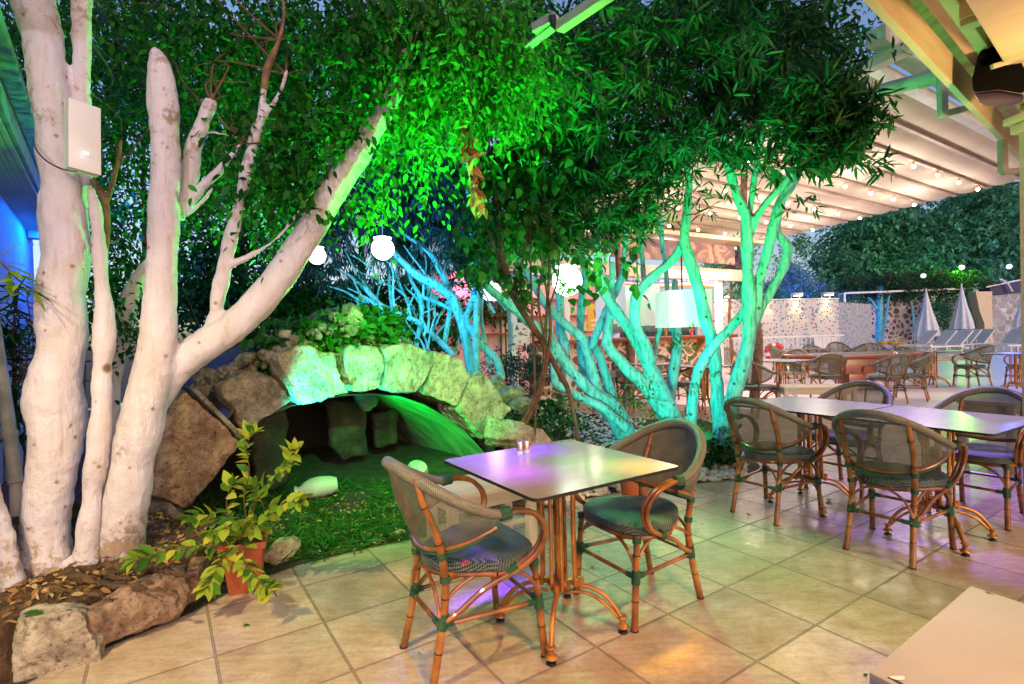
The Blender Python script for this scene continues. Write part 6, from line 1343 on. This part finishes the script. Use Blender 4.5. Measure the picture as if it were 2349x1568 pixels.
# rolled blue-striped curtain under the beam
mb = MB(); 
for o_, z, r, mi in ((0, 2.36, .05, 0), (0, 2.30, .035, 1), (.02, 2.25, .02, 2)):
    P_ = [rt0-cd*1.1+cn*(.2+o_)+cd*k+Vector((0, 0, z-2.55+.03*math.sin(k*2.3+z))) for k in [j*.3 for j in range(20)]]; mb.tube(P_, r, 8, mi)
mb.build('rolled_curtain', [pmat('blue_canvas', (.04, .10, .42), (.5, .5, .55), 9, .8), M['umbrella'], pmat('orange_trim', (.6, .22, .04), None, 5, .7)], bar)
for i in range(9):
    q = bk0+cd*(.9+.52*i+.1*(i % 2))+cn*.012+Vector((0, 0, .95+.35*(i % 3))); mb = MB(); mb.prism([q, q+cd*(.28+.06*(i % 2)), q+cd*(.28+.06*(i % 2))+Vector((0, 0, .34)), q+Vector((0, 0, .34))], cn*.02)
    mb.build('picture_panel', pmat('picture_print', *[((.5, .12, .05), (.8, .5, .2)), ((.05, .12, .4), (.5, .4, .5)), ((.45, .05, .2), (.7, .5, .5)), ((.6, .4, .08), (.2, .1, .04)), ((.1, .3, .12), (.6, .5, .4))][i % 5], 9, .5), bar, smooth=False)
# bottles and things on shelves
bc = [((.02, .12, .03), 'green'), ((.25, .10, .02), 'amber'), ((.5, .5, .52), 'clear'), ((.35, .02, .03), 'red'), ((.03, .05, .30), 'blue')]
bmats = [pmat(n_+'_bottle_glass', c_, c_, 5, .12) for c_, n_ in bc]
for i in range(15):
    k = 1.9+rng.random()*2.9; z = (1.365, 1.765, 1.2)[i % 3]; q = (bk0+cn*.15 if i % 3 < 2 else c0-cn*.05)+cd*k; h = .22+.1*rng.random(); r = .03+.012*rng.random()
    mb = MB(); mb.lathe([(0, 0), (r, 0), (r, h*.55), (r*.35, h*.72), (r*.35, h*.96), (r*.45, h), (0, h)], 10, (q.x, q.y, z)); j = i // 3; o = mb.build('bottle', bmats[j])
    for v in o.data.vertices: v.co -= Vector((q.x, q.y, z))
    o.location = (q.x, q.y, z); tag(o, '%s bottle on the %s' % (bc[j][1], ('lower back shelf of the bar', 'upper back shelf of the bar', 'bar counter behind the cyan trunks')[i % 3]), 'bottle', 'bottles on the %s' % (('lower back shelf', 'upper back shelf', 'bar counter')[i % 3]))
# bar stuff left: pink bricks wall, signs
t = thing('pink_wall', 'pink lit brick wall at the left end of the bar, dark frame bars in front', 'wall', at(1130, 720, 12.6))
mt, n, b = nmat('pink_bricks'); br = N(n, 'TexBrick'); br.inputs['Scale'].default_value = 1.; br.inputs['Color1'].default_value = (.42, .16, .18, 1); br.inputs['Color2'].default_value = (.30, .10, .14, 1); br.inputs['Mortar'].default_value = (.10, .05, .08, 1)
br.inputs['Brick Width'].default_value = .6; br.inputs['Row Height'].default_value = .3; tc = N(n, 'TexCoord'); mp = N(n, 'Mapping'); mp.inputs['Rotation'].default_value = (R(90), 0, 0); n.links.new(tc.outputs['Object'], mp.inputs[0]); n.links.new(mp.outputs[0], br.inputs[0]); n.links.new(br.outputs[0], b.inputs['Base Color'])
a = at(1035, 800, 12.9); b_ = at(1190, 800, 12.6); a.z = b_.z = 0; mb = MB(); mb.prism([a, b_, b_+Vector((0, .2, 0)), a+Vector((0, .2, 0))], (0, 0, 2.9)); mb.build('brickwork', mt, t, smooth=False)
mb = MB()
for x in (1066, 1108, 1147, 1158): q = at(x, 700, 12.3); mb.beam((q.x, q.y, 0), (q.x, q.y, 2.9), .04, .04)
mb.build('frame_bar', M['black'], t, smooth=False)
def textobj(s, name, parent, loc, ex, ey, size, mat):
    cu = bpy.data.curves.new(name, 'FONT'); cu.body = s; cu.size = size; cu.extrude = .002; cu.align_x = 'CENTER'; cu.align_y = 'CENTER'
    o = bpy.data.objects.new(name, cu); C.objects.link(o); bpy.context.view_layer.update()
    me = bpy.data.meshes.new_from_object(o.evaluated_get(bpy.context.evaluated_depsgraph_get())); bpy.data.objects.remove(o)
    ez = ex.cross(ey); Rm = Matrix((ex, ey, ez)).transposed(); off = Vector(parent.location)
    for v in me.vertices: v.co = Rm @ v.co + loc - off
    me.materials.append(mat); o = bpy.data.objects.new(name, me); C.objects.link(o); o.parent = parent; return o
t = thing('menu_board', 'white menu board with a small crest and orange pictures at the end of the bar', 'sign', at(1195, 790, 9.3))
F_ = [at(x, y, d) for x, y, d in ((1177, 791, 9.2), (1216, 789, 9.4), (1215, 739, 9.4), (1176, 740, 9.2))]; ex = (F_[1]-F_[0]).normalized(); ey = (F_[3]-F_[0]).normalized(); ez = ex.cross(ey)
mb = MB(); mb.prism(F_, -ez*.03); mb.build('board', M['white_paint'], t, smooth=False)
def dab(mb, o0, u, v, w_, h_, mi=0, n=12):
    c = o0+ex*u+ey*v+ez*.006; mb.add([c+ex*math.cos(a)*w_+ey*math.sin(a)*h_ for a in [k*2*math.pi/n for k in range(n)]], [tuple(range(n))], mi)
o0 = F_[0]; pm = [pmat('print_red_grey', (.45, .25, .3), None, 5), pmat('print_blue', (.05, .08, .25), None, 5), pmat('print_orange', (.75, .35, .05), None, 5), pmat('print_green', (.02, .4, .15), None, 5), pmat('print_vermilion', (.7, .15, .05), None, 5)]
mb = MB(); dab(mb, o0, .085, .32, .022, .024, 0); dab(mb, o0, .085, .288, .035, .022, 1); dab(mb, o0, .085, .265, .048, .012, 0); mb.build('crest', pm, t, smooth=False)
for L in ([(.15, .185, .03, .022, 2), (.15, .21, .03, .012, 1)], [(.145, .045, .018, .045, 2)], [(.10, .055, .022, .007, 3)], [(.24, .27, .04, .02, 4)]):
    mb = MB()
    for u, v, w_, h_, k in L: dab(mb, o0, u, v, w_, h_, k)
    mb.build('printed_picture', pm, t, smooth=False)
t = thing('yellow_poster', 'ochre yellow poster with a dark branch drawing and white lettering on the bar back wall', 'poster', at(1362, 725, 11.3))
F_ = [at(x, y, d) for x, y, d in ((1348, 757, 11.2), (1380, 756, 11.3), (1380, 697, 11.3), (1348, 698, 11.2))]; ex = (F_[1]-F_[0]).normalized(); ey = (F_[3]-F_[0]).normalized(); ez = ex.cross(ey)
mb = MB(); mb.prism(F_, -ez*.02); mb.build('sheet', pmat('ochre_print', (.62, .38, .05), (.50, .40, .04), 4, .5), t, smooth=False)
mb = MB(); o0 = F_[0]
for q in ([(.15, .43), (.155, .36), (.17, .31), (.165, .26)], [(.17, .33), (.20, .37), (.215, .40)]): mb.tube([o0+ex*u+ey*v+ez*.004 for u, v in q], .008, 6)
mb.build('branch_drawing', M['node'], t)
mb = MB(); dab(mb, o0, .165, .205, .055, .016); dab(mb, o0, .09, .205, .02, .016); dab(mb, o0, .11, .10, .03, .02); dab(mb, o0, .17, .105, .03, .018); dab(mb, o0, .17, .03, .04, .014); mb.build('lettering', M['white_paint'], t, smooth=False)
# lanterns
def lantern(x0, x1, y0, y1, D, label):
    c = at((x0+x1)/2, (y0+y1)/2, D); wd = (x1-x0)*D/FP; h = (y1-y0)*D/FP; t = thing('square_lantern', label, 'lantern', c, R(0), 'square fabric lanterns hanging before the bar', world=False)
    t.rotation_euler = (0, 0, .05); mb = MB(); s = wd/2
    for a, b in (((-s, -s), (s, -s)), ((s, -s), (s, s)), ((s, s), (-s, s)), ((-s, s), (-s, -s))):
        mb.add([(a[0], a[1], -h/2), (b[0], b[1], -h/2), (b[0], b[1], h/2), (a[0], a[1], h/2)], [(0, 1, 2, 3)])
    lm, ln, lb = nmat('lantern_cloth'); lb.inputs['Base Color'].default_value = (.62, .58, .52, 1); lb.inputs['Emission Color'].default_value = (1, .88, .78, 1); lb.inputs['Emission Strength'].default_value = .2
    mb.build('shade', lm, t, smooth=False); mb = MB(); mb.tube([(0, 0, h/2), (0, 0, h/2+.5)], .008, 6); mb.beam((-s, 0, h/2), (s, 0, h/2), .01, .01); mb.build('hanger', M['black'], t); return t
lantern(1517, 1614, 668, 750, 5.75, 'square cream lantern on the right, fully seen between two cyan trunks')
lantern(1425, 1502, 657, 747, 6.6, 'square cream lantern in the middle, half behind the curved cyan trunk')
lantern(1372, 1430, 648, 742, 7.2, 'square cream lantern on the left, mostly behind the cyan fork')
# bar lamps
for x, y, D, lb in ((1389, 655, 10.4, 'small glowing box lamp under the bar beam at left'), (1196, 610, 10.6, 'tiny warm bulb behind the vine stems'), (1401, 650, 11.0, 'bright white box lamp under the bar beam')):
    q = at(x, y, D); t = thing('bar_lamp', lb, 'lamp', q, world=False); mb = MB(); mb.box((0, 0, 0), (.12, .12, .16)); mb.build('lamp_glass', emat('bar_lamp_glass', (1, .85, .6), 7), t, bevel=.01); mb = MB(); mb.box((0, 0, .1), (.15, .15, .03)); mb.build('lamp_cap', M['black'], t)
# bougainvillea over the bar roof end
T = thing('bougainvillea', 'purple flowering bougainvillea at the right end of the bar roof', 'bush', (at(1680, 600, 13).x, 13, 0))
bb = blob_pts([(1660, 600, 36, 24, 12.6, 13.6, 110), (1690, 640, 34, 26, 12.6, 13.6, 70), (1690, 580, 26, 20, 12.6, 13.6, 70), (1825, 560, 36, 20, 15, 16, 70), (1800, 590, 20, 16, 15, 16, 20)], .25, 8)
p_, d_ = sprays(bb, 6, .05, .3); leaves('foliage', p_, d_, .09+.04*rng.random(len(p_)), .6, M['far_leaf'], T)
bb = blob_pts([(1700, 588, 22, 20, 12.4, 13, 40), (1685, 605, 24, 16, 12.4, 13, 20)], .12, 5); leaves('flowers', np.repeat(bb, 4, 0)+rng.normal(size=(len(bb)*4, 3))*.05, rdir(len(bb)*4), .07, .9, M['bougainvillea'], T)
mb = MB(); q = at(1680, 640, 13); mb.tube([(q.x, 13, 0), (q.x-.1, 13, 1.6), tuple(at(1680, 600, 13))], [.05, .04, .02], 8); mb.build('stem', M['brown_bark'], T)

# ================================================================ POOL SIDE
mt, n, b = nmat('mosaic_render'); g = N(n, 'NewGeometry'); vo = N(n, 'TexVoronoi'); vo.inputs['Scale'].default_value = 10; n.links.new(g.outputs['Position'], vo.inputs['Vector'])
sp_ = N(n, 'SeparateXYZ'); n.links.new(g.outputs['Position'], sp_.inputs[0]); wn2 = N(n, 'SeparateColor'); n.links.new(vo.outputs['Color'], wn2.inputs[0])
th_ = N(n, 'MapRange'); n.links.new(sp_.outputs[0], th_.inputs[0])
for i, v in enumerate((9.5, 14.5, .55, 1.0)): th_.inputs[i+1].default_value = v
lt_ = N(n, 'Math', operation='LESS_THAN'); n.links.new(wn2.outputs[0], lt_.inputs[0]); n.links.new(th_.outputs[0], lt_.inputs[1])
ds = N(n, 'Math', operation='LESS_THAN'); n.links.new(vo.outputs['Distance'], ds.inputs[0]); ds.inputs[1].default_value = .42
an = N(n, 'Math', operation='MULTIPLY'); n.links.new(lt_.outputs[0], an.inputs[0]); n.links.new(ds.outputs[0], an.inputs[1])
dc = ramp(n, wn2.outputs[1], [(0, (.02, .05, .12)), (.4, (.05, .14, .25)), (.7, (.10, .30, .42)), (1, (.40, .45, .6))]); c = mixc(n, an.outputs[0], (.50, .47, .50), dc.outputs[0]); n.links.new(c, b.inputs['Base Color']); b.inputs['Roughness'].default_value = .35
M['mosaic'] = mt
t = thing('mosaic_wall', 'white wall speckled with dark blue mosaic and topped by lamps beyond the pool', 'wall', at(1830, 830, 21)*1)
ml, mr_ = at(1600, 760, 20.5), at(1925, 760, 21.5); ml.z = mr_.z = 0; zt = at(1830, 687, 21).z
far_ = at(2000, 760, 24.5); far_.z = 0
mb = MB(); mb.prism([ml, mr_, mr_+Vector((0, .25, 0)), ml+Vector((0, .25, 0))], (0, 0, zt)); mb.build('wall_face', M['mosaic'], t, smooth=False)
zt2 = at(1960, 690, 23).z; mb = MB(); mb.prism([mr_+Vector((.004, .02, 0)), far_, far_+Vector((0, .25, 0)), mr_+Vector((.004, .27, 0))], (0, 0, zt-.12)); mb.build('curved_return', M['mosaic'], t)
mb = MB(); mb.beam(ml+Vector((0, .12, zt+.03)), mr_+Vector((0, .12, zt+.03)), .3, .05); mb.build('coping', M['white_paint'], t, bevel=.015)
for i, x in enumerate((1667, 1757, 1826, 1896)):
    q = at(x, 680, 20.7+.003*(x-1667)); q.y -= .15; q.z = zt+.17; tl = thing('wall_top_lamp', ['leftmost floodlight on the mosaic wall, near the bar', 'floodlight on the mosaic wall just right of the grey trunk', 'floodlight on the mosaic wall above the lifebuoy', 'rightmost floodlight on the mosaic wall'][i], 'floodlight', q, world=False, group='floodlights on the mosaic wall')
    mb = MB(); mb.tube([(-.16, .2, -.12), (-.16, .2, .08), (.16, .2, .08), (.16, .2, -.12)], .018, 8); mb.build('bracket', M['white_metal'], tl); mb = MB(); mb.box((0, 0, .05), (.34, .2, .11)); mb.build('lamp_head', M['white_metal'], tl, bevel=.02)
    mb = MB(); mb.box((0, 0, -.012), (.28, .14, .01)); mb.build('lamp_glass', emat('floodlight_glass', (1, .85, .55), 12), tl)
    lamp('SPOT', 'wall_top_light', q+Vector((0, -.12, -.03)), q+Vector((0, .12, -1.0)), (1, .68, .25), 26, .04, 62, .4)
# rail, low parapet, lifebuoy
t = thing('pool_railing', 'white railing with thin bars along the pool, behind the tables', 'railing', at(1790, 835, 16.2))
a = at(1600, 800, 16.0); b_ = at(1935, 795, 17.2); a.z = b_.z = 0; mb = MB(); L = (b_-a).length; u = (b_-a).normalized()
mb.beam(a+Vector((0, 0, 1.02)), b_+Vector((0, 0, 1.02)), .05, .05); mb.beam(a+Vector((0, 0, .18)), b_+Vector((0, 0, .18)), .04, .04); mb.build('handrail', M['white_metal'], t, smooth=False)
mb = MB(); k = 0
while k < L: q = a+u*k; mb.box((q.x, q.y, .52), (.018, .018, 1.02)); k += .16
o = mb.build('baluster', M['white_metal'], t, smooth=False)
t = thing('lifebuoy', 'red and white lifebuoy hung on the pool railing', 'lifebuoy', at(1777, 808, 15.6), world=False); mb = MB(); r0 = 18*15.6/FP; 
for i in range(48):
    a0 = 2*math.pi*i/48; a1 = 2*math.pi*(i+1)/48; seg = (i % 12) < 3
    mb.tube([(r0*math.cos(a0), 0, r0*math.sin(a0)), (r0*math.cos(a1), 0, r0*math.sin(a1))], .068, 10, 1 if seg else 0, caps=False)
mb.build('ring', [M['red'], M['white_paint']], t)
mb = MB(); a = at(1600, 842, 14.6); b_ = at(1870, 842, 15.2); a.z = b_.z = 0; t = thing('pool_parapet', 'low white parapet at the near side of the pool', 'wall', (a+b_)/2); mb.prism([a, b_, b_+Vector((0, .3, 0)), a+Vector((0, .3, 0))], (0, 0, .32)); mb.build('parapet', M['white_paint'], t, bevel=.01)
# poster on the mosaic wall
t = thing('rules_sign', 'plain white rectangular sign on the mosaic wall right of the lifebuoy', 'sign', at(1893, 783, 20.9)); a, b_ = at(1870, 797, 20.9), at(1920, 797, 21.1); mb = MB(); mb.prism([a, b_, b_+Vector((0, 0, .42)), a+Vector((0, 0, .42))], (0, .03, 0)); mb.build('panel', M['white_paint'], t, smooth=False)
# stone garden wall, pergola
M['garden_stone'] = smat('garden_wall_stone', 2.8, (.24, .11, .10), (.66, .58, .56), .13, (.16, .08, .09))
t = thing('garden_wall', 'rubble stone wall with pale mortar and round vents beyond the loungers', 'wall', at(2130, 800, 30)*1)
a = at(1985, 760, 29); b_ = at(2262, 760, 31); a.z = b_.z = 0; zt = at(2120, 686, 30).z; mb = MB(); mb.prism([a, b_, b_+Vector((0, .4, 0)), a+Vector((0, .4, 0))], (0, 0, zt)); mb.build('wall_face', M['garden_stone'], t, smooth=False)
mb = MB()
for x in (2019, 2049, 2080, 2108, 2160): q = at(x, 714, 29.4+.007*(x-2000)-.03); q.y = a.y+(q.x-a.x)/(b_.x-a.x)*(b_.y-a.y); mb.lathe([(0, -.05), (.14, -.05), (.14, .05), (0, .05)], 16, q, Rm=Matrix.Rotation(R(90), 3, 'X'))
mb.build('round_vent', M['black'], t)
pg = thing('pergola', 'white pole pergola loaded with flowering creeper above the garden wall', 'pergola', at(2090, 800, 28)); pa, pb = at(1937, 672, 27), at(2255, 660, 28.5)
mb = MB(); mb.beam(pa, pb, .09, .09); mb.build('front_rail', M['white_metal'], pg, smooth=False); mb = MB()
for f in (.0, .33, .66, .98): q = pa.lerp(pb, f); mb.beam(q, q+Vector((.5, 3.0, -.2)), .07, .07)
mb.beam(pa, pa-Vector((0, 0, .45)), .08, .08); mb.build('rafter', M['white_metal'], pg, smooth=False)
mb = MB()
for x in (2240,): q = at(x, 700, 28.3); mb.beam((q.x, q.y, 0), (q.x, q.y, pb.z), .12, .12)
mb.build('post', M['white_metal'], pg, smooth=False)
bb = blob_pts([(1990, 650, 60, 20, 27.5, 30, 420), (2100, 645, 90, 22, 27.5, 30.5, 620), (2210, 640, 60, 20, 28, 30.5, 420), (2040, 676, 70, 9, 28, 30, 140), (2180, 672, 60, 8, 28.5, 30, 90)], .32, 8)
p_, d_ = sprays(bb, 6, .08, .3); leaves('creeper', p_, d_, .13+.07*rng.random(len(p_)), .6, M['hedge_leaf'], pg)
# shrub with warm light by wall
def tree2(nm, label, x, y, D, trunk, blobs, mat, lsz, clump, K=7, step=.12, bark='cyan_tinted_bark', cat='tree', per=10, whorl=False):
    g0 = at(x, y, D); T = thing(nm, label, cat, (g0.x, g0.y, 0)); mb = MB()
    for L in trunk: limb(mb, L, D, D, n=10)
    if not trunk: mb.tube([(g0.x, g0.y, 0), (g0.x, g0.y, g0.z)], [.2, .08], 8)
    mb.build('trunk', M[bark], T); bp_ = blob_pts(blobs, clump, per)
    p_, d_ = (whorls(bp_, K, 1.) if whorl else sprays(bp_, K, step, .3)); leaves('crown', p_, d_, lsz*(.8+.5*rng.random(len(p_))), .55, M[mat], T); return T
tree2('plane_tree', 'large grey-green tree beyond the pergola', 2010, 640, 38, [[(2010, 790, 16), (2008, 700, 14), (2000, 600, 12), (2010, 520, 8)]], [(1985, 560, 90, 56, 34, 40, 1000), (2090, 530, 110, 60, 34, 42, 1200), (1925, 620, 50, 40, 33, 36, 260), (2060, 610, 130, 40, 33, 36, 500), (1980, 515, 40, 30, 34, 38, 130)], 'far_leaf', .33, 1.05)
tree2('plane_tree', 'tall dark green tree beside the column with a pale bare limb', 2260, 640, 36, [[(2235, 790, 16), (2238, 700, 14), (2232, 620, 12), (2240, 560, 8), (2290, 520, 5)]], [(2260, 500, 110, 80, 34, 42, 1300), (2330, 560, 90, 80, 33, 40, 800), (2190, 570, 70, 70, 33, 38, 420), (2330, 450, 80, 45, 34, 40, 330)], 'far_leaf', .35, 1.1)
tree2('blue_conifer', 'bluish feathery conifer behind the mosaic wall', 1822, 700, 30, [], [(1820, 655, 34, 44, 28, 31, 900), (1780, 672, 26, 26, 28, 31, 360), (1862, 670, 26, 26, 28, 31, 360), (1815, 618, 14, 20, 29, 30, 160)], 'blue_leaf', .12, .4, bark='brown_bark')
tree2('garden_shrub', 'dark green shrub behind the mosaic wall left of the conifer', 1745, 690, 26, [], [(1740, 680, 50, 22, 24, 27, 260), (1880, 685, 40, 14, 27, 29, 200), (1945, 675, 30, 12, 29, 31, 150)], 'far_leaf', .14, .4, cat='shrub', bark='brown_bark')
tree2('climbing_shrub', 'leafy shrub between the two closed umbrellas lit orange from below', 2165, 700, 28.6, [[(2160, 795, 5), (2165, 760, 5), (2172, 720, 4)]], [(2165, 705, 20, 24, 28, 28.8, 160), (2165, 735, 16, 14, 28.2, 28.6, 50)], 'far_leaf', .13, .2, bark='brown_bark', cat='shrub')
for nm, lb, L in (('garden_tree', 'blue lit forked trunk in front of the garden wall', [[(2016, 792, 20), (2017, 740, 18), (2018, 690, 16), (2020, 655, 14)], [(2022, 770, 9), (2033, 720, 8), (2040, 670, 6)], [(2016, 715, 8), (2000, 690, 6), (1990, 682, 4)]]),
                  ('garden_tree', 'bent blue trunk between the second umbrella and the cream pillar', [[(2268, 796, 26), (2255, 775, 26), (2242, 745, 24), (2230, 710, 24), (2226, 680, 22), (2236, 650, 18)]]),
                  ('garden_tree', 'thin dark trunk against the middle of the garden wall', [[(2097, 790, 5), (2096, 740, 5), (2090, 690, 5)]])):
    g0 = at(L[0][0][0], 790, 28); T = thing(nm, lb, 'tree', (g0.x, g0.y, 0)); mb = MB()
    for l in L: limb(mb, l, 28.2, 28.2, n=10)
    mb.build('trunk', M['cyan_tinted_bark'], T)
# cream pillar and tiled pier
t = thing('cream_pillar', 'curved cream pillar between the garden wall and the tiled pier', 'pillar', at(2262, 790, 27.5)); mb = MB(); mb.prism([at(x, y, 27.5) for x, y in ((2238, 668), (2276, 668), (2278, 795), (2262, 795), (2258, 740), (2248, 715))], (0, .5, 0)); mb.build('pillar_shaft', M['cream_wood'], t, smooth=False)
M['pale_tile'] = smat('grey_tile_pier', 2.6, (.42, .42, .46), (.55, .55, .58), .04)
t = thing('tiled_pier', 'broad grey tiled pier left of the column', 'pier', at(2305, 790, 27.8)); mb = MB(); mb.prism([at(x, y, 27.8) for x, y in ((2277, 678), (2338, 672), (2338, 795), (2277, 795))], (0, .6, 0)); mb.build('pier_body', M['pale_tile'], t, smooth=False)
t = thing('canopy_frame', 'dark blue curved canopy with white ribs above the tiled pier', 'canopy', at(2300, 660, 28)); mb = MB(); mb.prism([at(x, y, 28.) for x, y in ((2270, 648), (2345, 640), (2345, 672), (2272, 676))], (0, 1.5, 0)); mb.build('canopy_cloth', pmat('dark_blue_canvas', (.01, .02, .12), None, 5), t, smooth=False)
mb = MB(); mb.beam(at(2262, 658, 27.8), at(2348, 640, 27.8), .06, .06); mb.tube([at(2296, 640, 27.8), at(2312, 650, 27.8), at(2322, 668, 27.8)], .05, 6); mb.build('rib', M['white_metal'], t)
# umbrellas
def umbrella(x, ya, yb, yg, D, wd, label):
    b0 = at(x+2, yg, D); ap = at(x-1, ya, D); lo = at(x+1, yb, D); t = thing('closed_umbrella', label, 'umbrella', (b0.x, b0.y, 0), group='closed white umbrellas'); n = 32
    mb = MB(); H_ = ap.z-lo.z; R0 = wd*.5*D/FP; prof = [(0., .012), (.06, .10), (.25, .26), (.5, .50), (.8, .86), (1., 1.)]; vs = []
    for f, r in prof:
        for j in range(n): a = 2*math.pi*j/n; rr_ = R0*r*(1+.09*math.sin(j*math.pi*.5+.6)*f*2-.06*f); vs.append(Vector((lo.x+rr_*math.cos(a), lo.y+rr_*math.sin(a), ap.z-H_*f)))
    mb.add(vs, [(i*n+j, i*n+(j+1) % n, (i+1)*n+(j+1) % n, (i+1)*n+j) for i in range(5) for j in range(n)]+[tuple(range(n))]); mb.build('folded_cloth', M['umbrella'], t)
    mb = MB(); mb.tube([(lo.x, lo.y, .0), (lo.x, lo.y, ap.z+.08)], .035, 10); mb.lathe([(0, 0), (.28, 0), (.28, .08), (0, .1)], 16, (lo.x, lo.y, 0)); mb.build('pole', M['white_metal'], t)
umbrella(2125, 665, 771, 800, 26.5, 48, 'closed white umbrella on the left of the pair'); umbrella(2206, 653, 754, 798, 27, 42, 'closed white umbrella before the bent blue trunk'); umbrella(2347, 668, 750, 800, 24, 38, 'closed white umbrella half behind the column')
# loungers
def make_lounger(label):
    t = thing('sun_lounger', label, 'sun lounger', world=False, group='white sun loungers'); mb = MB()
    for s in (-.3, .3): mb.beam((s, -.95, .30), (s, .5, .30), .05, .06)
    mb.beam((-.3, -.95, .30), (.3, -.95, .30), .05, .05); mb.build('frame', M['white_paint'], t, smooth=False)
    mb = MB(); mb.box((0, -.3, .335), (.56, 1.28, .02)); mb.build('seat_sling', M['lounger'], t, smooth=False)
    mb = MB()
    for s in (-.3, .3): mb.beam((s, .32, .32), (s, .92, .95), .05, .05)
    mb.beam((-.3, .92, .95), (.3, .92, .95), .05, .05); mb.build('back_frame', M['white_paint'], t, smooth=False)
    mb = MB(); mb.prism([(-.27, .33, .345), (.27, .33, .345), (.27, .90, .945), (-.27, .90, .945)], (0, .015, -.012)); mb.build('back_sling', M['lounger'], t, smooth=False)
    for sx in (-.3, .3):
        for y in (-.8, .4): mb = MB(); mb.box((sx, y, .135), (.05, .05, .27)); mb.build('leg', M['white_paint'], t, smooth=False)
    mb = MB(); mb.beam((-.28, .7, .30), (-.28, .62, .65), .03, .03); mb.beam((.28, .7, .30), (.28, .62, .65), .03, .03); mb.build('strut', M['white_paint'], t, smooth=False); return t
lg = make_lounger('sun lounger just right of the left closed umbrella')
sp_l = [(2098, 806, 88, None), (2138, 808, 86, 'sun lounger behind the table with two chairs'), (2195, 806, 84, 'sun lounger below the bent blue trunk, its back raised high'), (2172, 810, 86, 'sun lounger second from the bent blue trunk'), (2228, 804, 82, 'sun lounger nearest the cream pillar'), (2300, 806, 80, 'sun lounger in front of the tiled pier'), (2335, 808, 78, 'sun lounger touching the column in the view'), (2062, 796, 30, 'cream sun lounger standing upright by the garden wall'), (2126, 798, 25, 'pale sun lounger under the left closed umbrella'), (2212, 796, 25, 'pale sun lounger under the closed umbrella before the bent trunk')]
for i, (x, y, a, lb) in enumerate(sp_l):
    o = lg if i == 0 else copy_tree(lg); p = gp(x, y); o.location = (p.x, p.y, .01); o.rotation_euler = (0, 0, R(-a)); 
    if lb: o['label'] = lb
# yellow toys on the pool edge
for i, (x, lb) in enumerate(((2022, 'leftmost yellow float ring on the pool edge'), (2047, 'middle yellow float ring by the blue trunk'), (2065, 'rightmost yellow float ring on the pool edge'))):
    q = at(x, 786, 25.5); t = thing('float_ring', lb, 'pool toy', q, world=False, group='yellow pool toys'); mb = MB(); P_ = [(.17*math.cos(a), .17*math.sin(a), 0) for a in [k*math.pi/9 for k in range(19)]]; mb.tube(P_, .075, 8); mb.build('ring_body', M['yellow'], t)

for o in bpy.data.objects:
    if '_w' in o.keys(): del o['_w']
